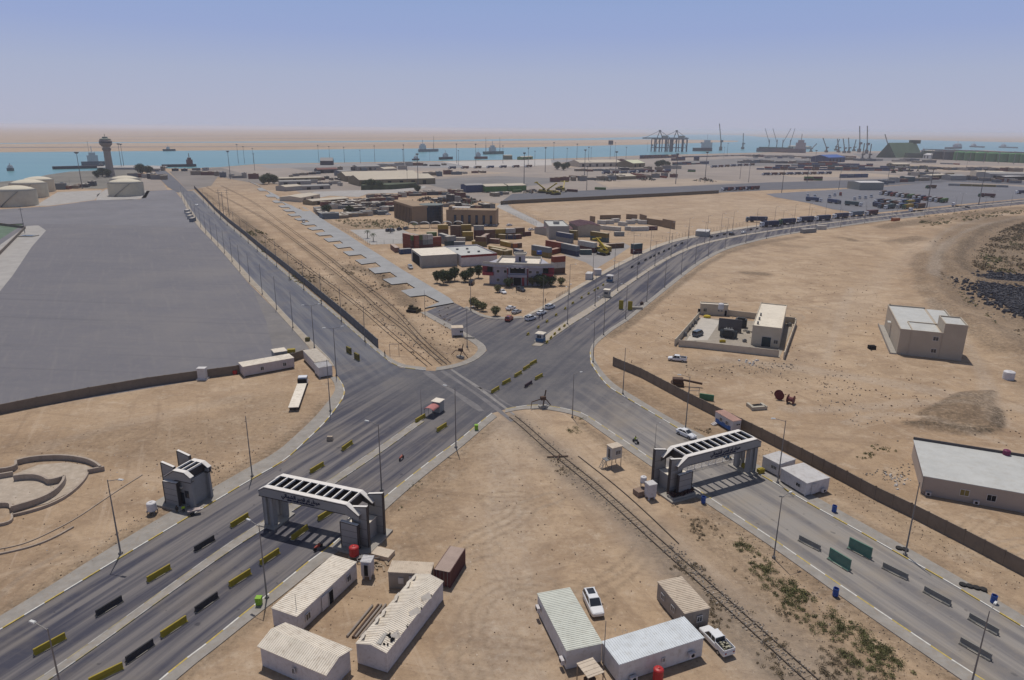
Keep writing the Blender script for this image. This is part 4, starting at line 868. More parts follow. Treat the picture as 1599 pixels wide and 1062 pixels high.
# flat roofed workshop at the right edge
w_ = lambda *p: crop(1340, 640, 5.59, p)
A = P(*w_((550, 735))[0]); B_ = P(*w_((1440, 862))[0]); an = ang(A, B_)-R(6); L = 26.0; D = 16.6; d_ = Vector((math.cos(an), math.sin(an), 0)); nrm = Vector((-d_.y, d_.x, 0)); cc = A+d_*L/2+nrm*D/2
ws = thing('workshop', 'wide low beige workshop with a whitewashed flat roof behind the wall', 'building', (cc.x, cc.y, 0), an)
k = MB(); k.box((0, 0, 1.75), (L, D, 3.5)); k.build('wall', mat('workshop_render', (.40, .335, .285), ns=.3, na=.07, dirt=(.31, .25, .2), da=.4, ns2=1.2), ws)
k = MB(); k.box((0, 0, 3.56), (L+.5, D+.3, .14)); k.build('roof', M_screed, ws)
k = MB(); k.box((0, D/2+.02, 3.85), (L+.5, .22, .55)); k.build('back_parapet', mat('dark_parapet', (.09, .08, .08)), ws)
opening(ws, 'front', -6.6, 1.2, 1.3, 1.1, L, D, m=mat('ochre_shutter', (.22, .17, .05))); opening(ws, 'front', -2.6, 1.1, 1.3, 1.1, L, D, m=M_dark); opening(ws, 'front', 4.6, 1.1, 1.0, 1.7, L, D, m=mat('purple_door', (.1, .03, .05)))
ac_unit(ws, 'front', -4.7, .1, L, D); ac_unit(ws, 'front', -12.0, .1, L, D)
k = MB(); k.cyl((-L/2-.1, -D/2-.1, .1), (-L/2-.1, -D/2-.1, 3.5), .07); k.build('downpipe', M_pole, ws)

# ---------------------------------------------------------------- boundary walls
wallrun('boundary_wall', 'long precast wall between the right road and the open sand', [(957.5, 571), (1000, 589), (1065, 624), (1112, 648), (1188, 686), (1250, 718), (1320, 755), (1364.6, 779.5), (1420, 806.5), (1502.6, 849), (1598, 899.5), (1700, 955)], 2.5, .16, M_wallpre, 3.0)
wallrun('boundary_wall', 'long dark grey wall beside the straight port road', [(303.5, 294), (320, 311), (338, 330), (358, 348), (383, 368), (409, 390), (438, 413), (482, 449), (541, 498.5), (590, 543)], 2.7, .2, M_wallgrey, 5.0)
wallrun('boundary_wall', 'low wall along the near edge of the paved yard', [(-60, 662), (0, 647), (60, 634.5), (140, 619), (232, 603), (310, 592), (372, 583.5), (420, 572), (458, 563)], 2.3, .18, M_wallpre, 4)
wallrun('boundary_wall', 'short wall piece between the cabins at the road bend', [(456, 565), (476, 558)], 2.3, .18, M_wallpre, 4)
wallrun('boundary_wall', 'distant brown wall along the sandy field and far road', [(782, 320), (800, 318.5), (880, 314.5), (960, 310.5), (1040, 306.5), (1122, 302)], 3.2, .3, mat('brown_wall', (.14, .115, .08), na=.15), 0)
# semicircular unfinished terrace at the left
def arcwall(name, label, pts, h, t=.35, m=M_concrete, cat='wall'):
    q = smoothpl(PL(pts), 2); base = q[0]; k = MB(); a, c = [], []
    for i in range(len(q)):
        d = (q[min(len(q)-1, i+1)]-q[max(0, i-1)]).normalized(); n = Vector((-d.y, d.x, 0))*t/2; a.append(q[i]-base+n); c.append(q[i]-base-n)
    for z in (0, h): k.v += [(p.x, p.y, z) for p in a]+[(p.x, p.y, z) for p in c]
    n = len(q); o = 2*n
    for i in range(n-1): k.f += [(i, i+1, o+i+1, o+i), (n+i+1, n+i, o+n+i, o+n+i+1), (o+i, o+i+1, o+n+i+1, o+n+i)]; k.mi += [0, 0, 0]
    k.f += [(0, o, o+n, n), (n-1, 2*n-1, o+2*n-1, o+n-1)]; k.mi += [0, 0]
    return tag(k.build(name, m, None, fix=True, loc=(base.x, base.y, 0)), label, cat)
M_earthc = mat('raw_concrete', (.36, .295, .24), ns=.8, na=.14, dirt=(.2, .16, .12), da=.4, ns2=2)
L1 = lambda *p: crop(0, 640, 4, p)
arcwall('curved_wall', 'large curved outer wall of the unfinished round terrace', L1((105, 345), (180, 325), (300, 312), (430, 312), (540, 330), (600, 355), (632, 382)), 1.1, .4, M_earthc)
arcwall('curved_wall', 'short straight end wall of the round terrace', L1((550, 398), (655, 378)), .9, .4, M_earthc)
arcwall('curved_wall', 'inner curved wall curling around the terrace centre', L1((90, 445), (160, 436), (230, 435), (285, 452), (305, 470), (350, 462), (408, 445)), 1.2, .4, M_earthc)
arcwall('curved_wall', 'curved lower wall sweeping below the terrace floor', L1((408, 445), (400, 480), (350, 535), (270, 580), (180, 610), (75, 640)), 1.2, .4, M_earthc)
arcwall('curved_wall', 'low outer kerb wall curving around the terrace', L1((552, 400), (535, 440), (480, 500), (400, 560), (300, 608), (180, 645), (80, 668)), .5, .3, M_earthc)
arcwall('curved_wall', 'straight low wall at the left end of the terrace', L1((-60, 405), (105, 385), (105, 345)), 1.1, .4, M_earthc)
arcwall('curved_wall', 'short dark retaining wall left of the terrace centre', L1((-60, 440), (85, 415)), 1.0, .4, M_earthc)
arcwall('curved_wall', 'lower retaining wall at the left picture edge', L1((-60, 615), (70, 600), (75, 640)), .9, .4, M_earthc)
arcwall('curved_wall', 'bottom kerb of the lowest terrace step', L1((-60, 735), (78, 712), (78, 660)), .5, .3, M_earthc)
arcwall('curved_kerb', 'thin curved kerb line below the round terrace', L1((-60, 915), (60, 892), (200, 858), (330, 808), (460, 735)), .25, .25, M_earthc, 'kerb')
arcwall('curved_kerb', 'long thin kerb sweeping up beside the left sand', L1((-60, 880), (60, 862), (180, 830), (330, 760), (480, 680), (640, 570), (760, 490), (890, 408)), .15, .15, M_earthc, 'kerb')
sheet('terrace_floor', L1((100, 400), (240, 345), (420, 330), (540, 350), (590, 375), (540, 400), (520, 440), (430, 520), (300, 585), (90, 640), (90, 590), (-60, 590), (-60, 440)), .08, mat('terrace_floor', (.40, .33, .26), ns=.5, na=.14, dirt=(.5, .44, .37), da=.6, ns2=1.0))

q = P(317, 592); k = MB(); k.box((0, 0, 1.5), (2.0, 1.4, 3.0)); k.box((0, 0, .15), (2.6, 2.0, .3)); k.box((0, 0, 3.05), (2.2, 1.6, .12)); tag(k.build('white_kiosk', M_white, None, loc=(q.x, q.y, 0)), 'small white kiosk standing against the yard wall', 'kiosk')
wallrun('boundary_wall', 'low wall between the green court and the pale path', [(-30, 425), (0, 398), (40, 357), (0, 352)], 1.6, .3, M_wallpre, 0)
q = P(44, 369); k = MB(); k.box((0, 0, .25), (9, 6, .5)); k.box((0, 0, .52), (7, 4.2, .06), 0, 1); tag(k.build('basin', [M_concrete, mat('basin_water', (.04, .07, .08), rough=.2)], None, loc=(q.x, q.y, 0)), 'small dark water basin at the left edge of the paved yard', 'basin')
# ---------------------------------------------------------------- entrance gates
def gate(name, label, cx, cy, an, s=1, xl=-8.9, xs=7.4, n=10, legs=True, text=None, tx=-.85, tw=6.6, hz=7.35):
    g = thing(name, label, 'gate', (cx, cy, 0), an)
    X_ = lambda x: s*x
    y0, y1 = -2.35, 2.35; fz = 1.75
    prof = [(xl, hz-fz), (xl, hz-.75), (xl+1.2, hz), (xs, hz), (xs+2.1, hz-1.45), (xs+2.1, hz-fz-.55), (xs-.2, hz-fz)]
    prof = [(X_(x), z) for x, z in prof]
    k = MB()
    k.extrude(prof, y0, y0+.12); k.extrude(prof, y1-.12, y1); k.build('fascia', M_gatec, g, fix=True)
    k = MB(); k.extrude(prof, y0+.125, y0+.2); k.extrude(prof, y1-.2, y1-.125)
    k.box((X_((xl+xs)/2), y0+.5, hz-fz+.1), (xs-xl-.2, .6, .1)); k.box((X_((xl+xs)/2), y1-.5, hz-fz+.1), (xs-xl-.2, .6, .1)); k.build('inner_shade_lining', M_gated, g, fix=True)  # near-black inner faces paint in the shade between the fascias
    shade_fin_x = []; k = MB()   # white top frame following the profile
    top = [(xl-.04, hz-.72), (xl+1.2, hz+.05), (xs+.02, hz+.05), (xs+2.15, hz-1.42)]
    for yy in (y0+.36, y1-.36):
        for a_, c_ in zip(top, top[1:]):
            k.hexa([(X_(a_[0]), yy-.42, a_[1]-.06), (X_(c_[0]), yy-.42, c_[1]-.06), (X_(c_[0]), yy+.42, c_[1]-.06), (X_(a_[0]), yy+.42, a_[1]-.06),
                    (X_(a_[0]), yy-.42, a_[1]+.06), (X_(c_[0]), yy-.42, c_[1]+.06), (X_(c_[0]), yy+.42, c_[1]+.06), (X_(a_[0]), yy+.42, a_[1]+.06)])
    for i in range(n+1):
        x = xl+1.25+(xs-xl-1.3)*i/n; k.box((X_(x), 0, hz+.0), (.21, y1-y0-1.5, .3)); shade_fin_x.append(x)
    k.build('roof_frame', M_gatew, g, fix=True)
    k = MB()
    for x in shade_fin_x: k.box((X_(x), 0, hz-.95), (.22, y1-y0-.5, 1.55))
    k.build('added_shade_fins', M_gated, g)  # dark fins added below the ribs so the openings look shaded
    k = MB()
    for yy in (y0-.03, y1+.03):
        pr = [(X_(x), z) for x, z in ((xl, hz-.82), (xl+1.2, hz-.1), (xs, hz-.1), (xs+2.1, hz-1.55))]
        for a_, c_ in zip(pr, pr[1:]): k.bar((a_[0], yy, a_[1]), (c_[0], yy, c_[1]), .05, .1)
        k.bar((X_(xl), yy, hz-fz+.06), (X_(xs-.2), yy, hz-fz+.06), .05, .1)
    k.build('dark_edge_trim', M_gated, g)
    if legs:
        for yy in (-1.45, 1.45):
            for dx in (.55, 1.75):
                k = MB(); k.box((X_(xl+dx), yy, (hz-fz)/2), (.72, .9, hz-fz+.1)); k.box((X_(xl+dx-.3), yy-.47, (hz-fz)/2), (.12, .1, hz-fz)); k.box((X_(xl+dx+.3), yy-.47, (hz-fz)/2), (.12, .1, hz-fz)); k.build('column', M_gatec, g)
        k = MB(); k.box((X_(xl+1.1), 0, .15), (3.2, 5.2, .3)); k.build('column_base', M_concrete, g)
    def slab(x0, x1, yy, z0, z1, t=.42):
        k = MB(); a_, b_ = X_(x0), X_(x1)
        k.hexa([(a_, yy-t/2, 0), (b_, yy-t/2, 0), (b_, yy+t/2, 0), (a_, yy+t/2, 0), (a_, yy-t/2, z0), (b_, yy-t/2, z1), (b_, yy+t/2, z1), (a_, yy+t/2, z0)])
        sl = k.build('pylon_slab', M_gatec, g, fix=True)
        k = MB()
        for xx, zz in ((x0, z0), (x1, z1)): k.box((X_(xx), yy, zz/2), (.12, t+.12, zz+.1))
        k.bar((a_, yy, z0+.05), (b_, yy, z1+.05), t+.12, .1)
        for q in range(1, 4): 
            zz = q*min(z0, z1)/4; k.box(((a_+b_)/2, yy-t/2-.01, zz), (abs(b_-a_), .03, .03))
        k.build('slab_trim', M_gated, sl)
        k = MB(); k.bar((a_, yy, z0+.13), (b_, yy, z1+.13), t+.02, .05); k.build('slab_cap', M_gatew, sl)
    if not legs:
        k = MB(); k.box((X_(-1.3), .1, 2.5), (3.0, 4.0, 5.0)); k.build('guard_room', M_gatec, g)
        k = MB(); k.box((X_(-2.0), -1.95, 2.3), (.9, .12, 1.3)); k.box((X_(-.9), -1.95, 1.3), (.8, .12, 2.3)); k.build('room_window', M_glass, g)
        for yy in (-1.9, 2.0): k = MB(); k.box((X_(-3.0), yy, 2.8), (.9, .5, 5.6), 0, 0, 0, .8); k.build('column', M_gatec, g)
    slab(xs-.9, xs+2.1, -2.6, 4.55, 4.4, .5); slab(xs+.55, xs+3.2, -1.5, 6.7, 7.2); slab(xs+1.0, xs+3.6, 2.45, 6.9, 7.5)
    k = MB(); k.box((X_(xs+.6), .4, 1.7), (3.6, 3.3, 3.4)); k.build('guard_room', M_gatec, g)
    k = MB(); k.box((X_(xs-.1), -1.3, 3.5), (2.2, 1.9, .2)); k.box((X_(xs+.6), .4, 3.45), (3.8, 3.4, .1)); k.build('room_roof', M_roofcream, g)
    k = MB(); k.box((X_(xs-1.22), .3, 1.7), (.06, 1.2, 1.0)); k.box((X_(xs-1.22), -.9, 1.1), (.06, .8, 2.0)); k.build('room_window', M_glass, g)
    k = MB(); k.box((X_(xs+1.1), 0, .17), (6.2, 7.8, .34)); k.build('plinth', M_concrete, g)
    if text:
        for body, size, dz in text:
            c = bpy.data.curves.new('lettering', 'FONT'); c.body = body; c.size = size; c.align_x = 'CENTER'; c.extrude = .02; c.offset = .022
            c.materials.append(mat('blue_lettering', (.004, .008, .04), rough=.8))
            o = bpy.data.objects.new('lettering', c); COL.objects.link(o)
            bpy.context.view_layer.update()
            dg = bpy.context.evaluated_depsgraph_get(); me = bpy.data.meshes.new_from_object(o.evaluated_get(dg)); bpy.data.objects.remove(o)
            o = bpy.data.objects.new('lettering', me); COL.objects.link(o); o.parent = g
            wdt = max(v.co.x for v in me.vertices)-min(v.co.x for v in me.vertices)
            o.scale = (min(1.6, tw*dz[1]/wdt), 1, 1); o.rotation_euler = (R(90), 0, 0); o.location = (X_(tx), y0-.05, hz-fz+dz[0])
    return g
AR = "\uFEF2\uFEDF\uFE8E\uFEE4\uFEB8\uFEDF\uFE8D \uFEAE\uFEBC\uFED7 \uFEE1\uFE8D \uFE80\uFE8E\uFEE8\uFEF4\uFEE3"
TXT = [(AR, .88, (.76, 1.08)), ('UMM QASR NORTH PORT', .34, (.32, .78))]
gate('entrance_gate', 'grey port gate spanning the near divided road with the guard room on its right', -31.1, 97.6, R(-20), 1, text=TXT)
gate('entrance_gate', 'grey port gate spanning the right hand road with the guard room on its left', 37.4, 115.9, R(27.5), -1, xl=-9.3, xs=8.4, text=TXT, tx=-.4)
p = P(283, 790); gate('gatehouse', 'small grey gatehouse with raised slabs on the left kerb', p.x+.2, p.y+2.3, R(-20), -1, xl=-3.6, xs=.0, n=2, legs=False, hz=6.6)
for q in range(2):
    pass
# planter of the right gate
q = P(1065, 775); o = thing('planter', 'low concrete planter with dark plants below the right gate', 'planter', (q.x-.2, q.y-.2, 0), R(27.5))
k = MB(); k.box((0, 0, .35), (5.2, 1.6, .7)); k.build('trough', M_concrete, o)
k = MB()
for i in range(260):
    a_ = Vector((random.uniform(-2.4, 2.4), random.uniform(-.6, .6), .75+random.random()*.5)); e = Vector((random.gauss(0, .16), random.gauss(0, .16), random.gauss(0, .1))); f_ = Vector((random.gauss(0, .12), random.gauss(0, .12), .14)); k.poly([a_-e-f_, a_+e-f_, a_+e+f_, a_-e+f_])
k.build('plants', mat('dark_red_plants', (.06, .03, .035), na=.5), o)
# brick stand beside tank
q = P(1000, 772); o = MB().box((0, 0, .5), (2.2, 1.6, 1.0)).build('brick_plinth', mat('dusty_brick', (.24, .17, .13), ns=3, na=.2), None, loc=(q.x, q.y, 0)); o.rotation_euler = (0, 0, R(27)); tag(o, 'low brick plinth behind the raised white tank', 'plinth')
# blocks near left gate
q = P(598, 868); o = MB().box((0, 0, .35), (3.0, 2.0, .7)).build('concrete_slab', M_rooftan, None, loc=(q.x, q.y, 0)); o.rotation_euler = (0, 0, R(-20)); tag(o, 'thick tan concrete block lying behind the left gate tank', 'block')
k = MB()
for a_, b_ in (((0, 0, .5), (3.2, 1.0, .5)), ((0, 0, .5), (.6, -1.4, .5)), ((3.2, 1.0, .5), (3.6, -.4, .5)), ((.6, -1.4, .5), (3.6, -.4, .5)), ((0, 0, 0), (0, 0, .5)), ((3.2, 1, 0), (3.2, 1, .5)), ((.6, -1.4, 0), (.6, -1.4, .5)), ((3.6, -.4, 0), (3.6, -.4, .5))): k.bar(a_, b_, .08)
k.box((1.0, -.1, .53), (1.6, 1.1, .05), .3)
q = P(556, 872); o = k.build('steel_trestle', M_pole, None, loc=(q.x, q.y, 0)); tag(o, 'low grey steel frame lying in front of the left gate', 'trestle')
k = MB()
for i in range(9): k.box((random.uniform(-1.2, 1.2), random.uniform(-.8, .8), .12), (random.uniform(.4, 1.5), random.uniform(.2, .5), .12), random.random()*3)
q = P(594, 884); stuff(k.build('timber_scrap', M_wood, None, loc=(q.x, q.y, 0)), 'scattered timber scrap behind the cubicle', 'scrap')
# pipes in the camp
for i, (u0, v0, u1, v1) in enumerate([(700, 672, 872, 462), (738, 678, 913, 457), (755, 678, 932, 457), (785, 680, 962, 455)]):
    A, B_ = PL(c3((u0, v0), (u1, v1))); c_ = (A+B_)/2; k = MB(); k.cyl(A-c_+Vector((0, 0, .16)), B_-c_+Vector((0, 0, .16)), .16, n=10)
    tag(k.build('steel_pipe', mat('dull_pipe', (.26, .22, .19), rough=.6, na=.15) if i != 1 else M_rust, None, loc=(c_.x, c_.y, 0)), 'long pipe lying on the sand, %s of four beside the torn cabin' % ORD[i] if i else 'long pipe lying on the sand, outermost from the torn cabin', 'pipe', 'pipes lying in the left camp')
# shade canopy at bottom
q = PL(c4((420, 888), (535, 845), (485, 745), (370, 775)), 2.3); c_ = sum(q, Vector())/4
sh = thing('shade_canopy', 'small square shade roof of boards on four posts', 'canopy', (c_.x, c_.y, 0), ang(q[0], q[1]))
k = MB(); wA, wB = (q[1]-q[0]).length, (q[3]-q[0]).length
for i in range(8): k.box((0, -wB/2+(i+.5)*wB/8, 2.3+.03*(i % 2)), (wA, wB/8-.02, .06))
k.build('roof', M_rooftan, sh)
for sx in (-1, 1):
    for sy in (-1, 1): k = MB(); k.box((sx*(wA/2-.1), sy*(wB/2-.1), 1.13), (.1, .1, 2.26)); k.build('post', M_wood, sh)
k = MB(); k.box((0, 0, .45), (1.2, .8, .9)); k.build('counter', M_rust, sh)

# ---------------------------------------------------------------- jersey barriers
def barrier_proto(name, label, m, L=3.6, h=.95, w=.8):
    k = MB(); k.box((0, 0, .26+(h-.26)/2), (L, .2, h-.26)); k.hexa([(-L/2, -w*.36, .14), (L/2, -w*.36, .14), (L/2, w*.36, .14), (-L/2, w*.36, .14), (-L/2, -.13, .3), (L/2, -.13, .3), (L/2, .13, .3), (-L/2, .13, .3)])
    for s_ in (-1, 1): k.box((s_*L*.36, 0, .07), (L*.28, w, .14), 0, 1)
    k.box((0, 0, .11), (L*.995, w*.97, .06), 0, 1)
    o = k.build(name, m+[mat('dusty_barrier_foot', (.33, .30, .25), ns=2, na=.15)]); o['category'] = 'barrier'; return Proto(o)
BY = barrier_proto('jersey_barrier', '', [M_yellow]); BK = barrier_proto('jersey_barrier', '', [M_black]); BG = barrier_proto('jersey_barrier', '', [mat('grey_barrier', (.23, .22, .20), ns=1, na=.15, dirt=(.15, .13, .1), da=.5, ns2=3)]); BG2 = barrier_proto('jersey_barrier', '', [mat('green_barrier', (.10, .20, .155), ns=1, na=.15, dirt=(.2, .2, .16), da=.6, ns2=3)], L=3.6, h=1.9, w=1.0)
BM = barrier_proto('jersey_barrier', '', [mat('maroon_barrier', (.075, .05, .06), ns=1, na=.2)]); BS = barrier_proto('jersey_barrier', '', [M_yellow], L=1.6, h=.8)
cA = lambda *p: crop(0, 800, 4, p); c1 = lambda *p: crop(600, 440, 4, p); cU = lambda *p: crop(880, 380, 7.268, p); c8 = lambda *p: crop(640, 560, 4.4417, p); c6 = lambda *p: crop(1200, 780, 3.767, p)
def put_barriers(pr, lst, lab, grp):
    for i, (a_, b_) in enumerate(lst):
        A, B_ = P(*a_), P(*b_); c_ = (A+B_)/2
        l = lab(i) if callable(lab) else lab[i]
        pr.put((c_.x, c_.y, .022), ang(A, B_), l, grp)
G1 = 'concrete barriers along the left carriageway'; G2 = 'concrete barriers along the right carriageway'
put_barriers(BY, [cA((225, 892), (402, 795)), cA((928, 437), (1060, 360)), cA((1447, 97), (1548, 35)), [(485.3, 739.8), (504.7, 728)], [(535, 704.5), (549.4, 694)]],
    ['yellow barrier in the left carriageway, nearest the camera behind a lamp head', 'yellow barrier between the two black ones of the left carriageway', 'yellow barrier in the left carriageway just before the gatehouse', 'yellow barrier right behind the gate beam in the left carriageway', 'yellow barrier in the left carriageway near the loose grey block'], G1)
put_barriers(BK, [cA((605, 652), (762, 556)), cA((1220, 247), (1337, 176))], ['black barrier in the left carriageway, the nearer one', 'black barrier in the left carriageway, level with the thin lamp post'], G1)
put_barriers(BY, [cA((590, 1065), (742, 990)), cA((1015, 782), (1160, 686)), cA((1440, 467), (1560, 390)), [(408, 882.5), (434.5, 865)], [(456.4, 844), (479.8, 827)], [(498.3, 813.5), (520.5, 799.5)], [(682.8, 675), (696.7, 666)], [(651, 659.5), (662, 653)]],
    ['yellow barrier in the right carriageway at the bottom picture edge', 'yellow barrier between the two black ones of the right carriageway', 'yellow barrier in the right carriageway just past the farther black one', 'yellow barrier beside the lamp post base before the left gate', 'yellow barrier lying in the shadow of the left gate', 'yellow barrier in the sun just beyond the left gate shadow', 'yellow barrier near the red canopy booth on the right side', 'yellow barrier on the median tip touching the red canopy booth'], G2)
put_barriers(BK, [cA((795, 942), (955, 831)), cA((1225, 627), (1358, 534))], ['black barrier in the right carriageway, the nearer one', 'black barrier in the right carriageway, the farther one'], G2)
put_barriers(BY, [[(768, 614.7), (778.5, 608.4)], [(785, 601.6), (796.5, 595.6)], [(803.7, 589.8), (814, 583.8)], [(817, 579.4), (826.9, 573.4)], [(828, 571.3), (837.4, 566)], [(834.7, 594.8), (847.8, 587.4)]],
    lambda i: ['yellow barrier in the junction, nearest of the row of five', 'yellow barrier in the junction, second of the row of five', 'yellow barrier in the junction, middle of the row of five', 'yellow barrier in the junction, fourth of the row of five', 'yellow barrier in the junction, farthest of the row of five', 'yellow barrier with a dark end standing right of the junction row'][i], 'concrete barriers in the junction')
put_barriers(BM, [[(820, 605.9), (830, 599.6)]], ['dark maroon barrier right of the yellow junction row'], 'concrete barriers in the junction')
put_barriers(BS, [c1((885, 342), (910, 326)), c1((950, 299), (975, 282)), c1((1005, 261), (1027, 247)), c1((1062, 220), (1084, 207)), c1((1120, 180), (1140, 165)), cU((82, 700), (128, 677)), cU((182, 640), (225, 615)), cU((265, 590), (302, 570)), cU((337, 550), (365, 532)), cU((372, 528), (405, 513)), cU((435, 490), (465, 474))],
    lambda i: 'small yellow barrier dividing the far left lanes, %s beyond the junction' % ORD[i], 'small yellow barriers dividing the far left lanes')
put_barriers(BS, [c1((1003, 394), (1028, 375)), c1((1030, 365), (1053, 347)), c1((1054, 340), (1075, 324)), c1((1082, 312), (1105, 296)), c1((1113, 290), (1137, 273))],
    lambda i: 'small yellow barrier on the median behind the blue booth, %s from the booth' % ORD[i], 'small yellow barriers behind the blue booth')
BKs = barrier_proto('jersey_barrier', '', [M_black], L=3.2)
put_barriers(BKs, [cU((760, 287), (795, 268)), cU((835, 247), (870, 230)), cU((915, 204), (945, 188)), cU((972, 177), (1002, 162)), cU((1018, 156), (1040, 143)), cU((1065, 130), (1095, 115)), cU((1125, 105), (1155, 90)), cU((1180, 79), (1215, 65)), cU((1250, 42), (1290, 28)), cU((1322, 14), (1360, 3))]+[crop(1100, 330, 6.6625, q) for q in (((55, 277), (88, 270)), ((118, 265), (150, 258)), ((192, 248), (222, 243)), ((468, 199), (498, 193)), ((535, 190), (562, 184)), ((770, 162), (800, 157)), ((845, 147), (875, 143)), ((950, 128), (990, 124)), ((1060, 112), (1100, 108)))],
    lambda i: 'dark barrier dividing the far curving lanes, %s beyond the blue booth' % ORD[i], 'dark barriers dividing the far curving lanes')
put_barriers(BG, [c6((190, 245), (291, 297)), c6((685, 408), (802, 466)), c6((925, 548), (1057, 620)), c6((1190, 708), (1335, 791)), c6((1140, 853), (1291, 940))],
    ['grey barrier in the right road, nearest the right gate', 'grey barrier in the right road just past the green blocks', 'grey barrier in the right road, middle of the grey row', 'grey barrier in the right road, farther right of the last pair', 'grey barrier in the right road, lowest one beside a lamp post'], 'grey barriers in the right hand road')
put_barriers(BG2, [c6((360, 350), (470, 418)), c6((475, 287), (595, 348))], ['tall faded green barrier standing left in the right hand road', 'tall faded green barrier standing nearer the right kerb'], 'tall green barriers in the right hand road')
put_barriers(BS, [[(513, 688.5), (522, 690)]][:0], [], '')
q = P(515.5, 688); o = MB().box((0, 0, .5), (1.3, .7, .9), 0, 0, 0, .85).build('concrete_block', mat('sandy_block', (.38, .31, .24)), None, loc=(q.x, q.y, .02)); tag(o, 'lone sandy concrete block on the near road', 'block')
# upright traffic panels
def panel(px, label, an, w, h, m, name='traffic_panel', t=.25):
    p = P(*px); o = thing(name, label, 'panel', (p.x, p.y, .02), an); k = MB(); k.box((0, 0, h/2), (w, t, h)); k.build('board', m, o)
    k = MB(); k.box((0, 0, .06), (w*1.05, 1.0, .12)); k.build('foot', M_concrete, o); return o
M_yb = mat('yellow_black_panel', (.16, .13, .03), ns=1.2, na=.5)
panel((545, 552), 'dark yellow upright barrier block at the port road mouth, left one', R(-52), 2.6, 1.9, M_yb, t=.5); panel((557.5, 562), 'dark yellow upright barrier block at the port road mouth, right one', R(-52), 2.6, 1.9, M_yb, t=.5)
panel((969.5, 483), 'tall yellow panel in the far carriageway, left of the pair', R(-8), 1.6, 3.3, M_yellow); panel((983.5, 484.5), 'tall yellow panel beside the far kerb, right of the pair', R(-8), 1.6, 3.3, M_yellow)
q = P(994, 483); o = MB().box((0, 0, .45), (4.2, 1.2, .9)).build('concrete_block', M_concrete, None, loc=(q.x, q.y, 0)); tag(o, 'long grey concrete block beside the far kerb', 'block')
q = P(1002, 476); o = MB().box((0, 0, .5), (1.2, .7, 1.0)).box((0, 0, 1.1), (.3, .3, .6)).build('rusty_drum_stand', M_rust, None, loc=(q.x, q.y, 0)); tag(o, 'rusty stand on the far kerb by the concrete block', 'stand')
q = P(455, 550); o = MB().box((0, 0, .5), (2.2, 1.2, .9)).build('yellow_box', M_yellow, None, loc=(q.x, q.y, 0)); o.rotation_euler = (0, 0, R(15)); tag(o, 'yellow box on the yard behind the cabins', 'box')
q = P(480.5, 533); o = MB().box((0, 0, .5), (1.2, 1.2, 1.0)).box((0, 0, 1.05), (1.0, 1.0, .1)).build('yellow_box', mat('dull_olive_box', (.13, .11, .04)), None, loc=(q.x, q.y, .13)); tag(o, 'dull olive box on the pavement of the port road', 'box')

# ---------------------------------------------------------------- lamp posts
def lamp_proto(kind):
    o = bpy.data.objects.new('lamp_post', None); COL.objects.link(o); o['category'] = 'lamp post'; o['label'] = ''
    k = MB(); k.cyl((0, 0, 0), (0, 0, 12), .13, .06, n=8); k.box((0, 0, .2), (.45, .45, .4)); k.build('pole', M_pole, o)
    for s in ((1,) if kind == 'single' else (1, -1) if kind == 'double' else ()):
        k = MB(); k.bar((0, 0, 11.8), (s*1.9, 0, 12.25), .07); k.build('arm', M_pole, o)
        k = MB(); k.box((s*2.1, 0, 12.24), (.8, .34, .14), 0, 0, 0, .8); k.build('lamp_head', M_lamp, o)
    return Proto(o)
LS, LD, LN = lamp_proto('single'), lamp_proto('double'), lamp_proto('none')
def lamps(pr, pts, az, lab, grp, h=12.0):
    for i, q in enumerate(pts):
        p = P(*q); a_ = az if not isinstance(az, (list, tuple)) else az[i]; hh = h if not isinstance(h, (list, tuple)) else h[i]
        pr.put((p.x, p.y, .0), R(a_), lab(i) if callable(lab) else lab[i], grp, hh/12)
LG = 'street lamp posts around the junction'
lamps(LS, [(188.7, 866), (417, 935), (107, 1128), (712, 700), (596, 767), (893.7, 652.5), (1208, 872), (1214, 755), (1516, 1072), (1022.5, 699), (1070, 673)],
    [-10, 150, 160, 158, 160, 25, 30, 175, 40, 30, 170], ['tall single arm lamp post on the left kerb near the curved terrace', 'lamp post with a white head beside the long white cabin', 'lamp post at the lower left whose head hangs over a yellow barrier',
    'lamp post on the right kerb past the left gate', 'lamp post on the near median behind the left gate', 'lamp post at the railway corner of the junction', 'lamp post left of the right road nearest its green blocks', 'lamp post beside the two white cabins of the right gate',
    'lamp post at the bottom right among the grey barriers', 'short lamp post left of the right gate road', 'lamp post behind the white car at the right gate'], LG, [12.6, 11.5, 12.2, 13.0, 13, 10.5, 10.6, 12.6, 10.5, 5.2, 12.5])
lamps(LN, [(394, 745), (1413, 868), (972.5, 616), (663.7, 495), (658, 646.7), (735, 485), (848, 482.5), (516, 643)], 0,
    ['bare lamp pole without a head on the left kerb past the gatehouse', 'bare lamp pole on the right kerb by the long precast wall', 'bare leaning pole where the precast wall begins', 'bare pole beside the herringbone concrete road', 'thin short pole at the red canopy booth',
     'bare pole at the corner of the concrete road', 'bare pole behind the row of police cars', 'bare pole at the bend by the flatbed truck'], LG, [12.2, 12.6, 12, 9.5, 6, 12, 12, 12.5])
lamps(LD, [(525.5, 587), (491, 544), (729.5, 542.5), (886, 506.6)], [20, 20, 30, 66], ['double arm lamp post at the bend beside the short cabin', 'double arm lamp post behind the white cabins at the bend', 'double arm lamp post near the broken signal at the corner', 'tall double arm lamp post at the median tip beyond the blue booth'], LG, [13, 13, 12, 13])
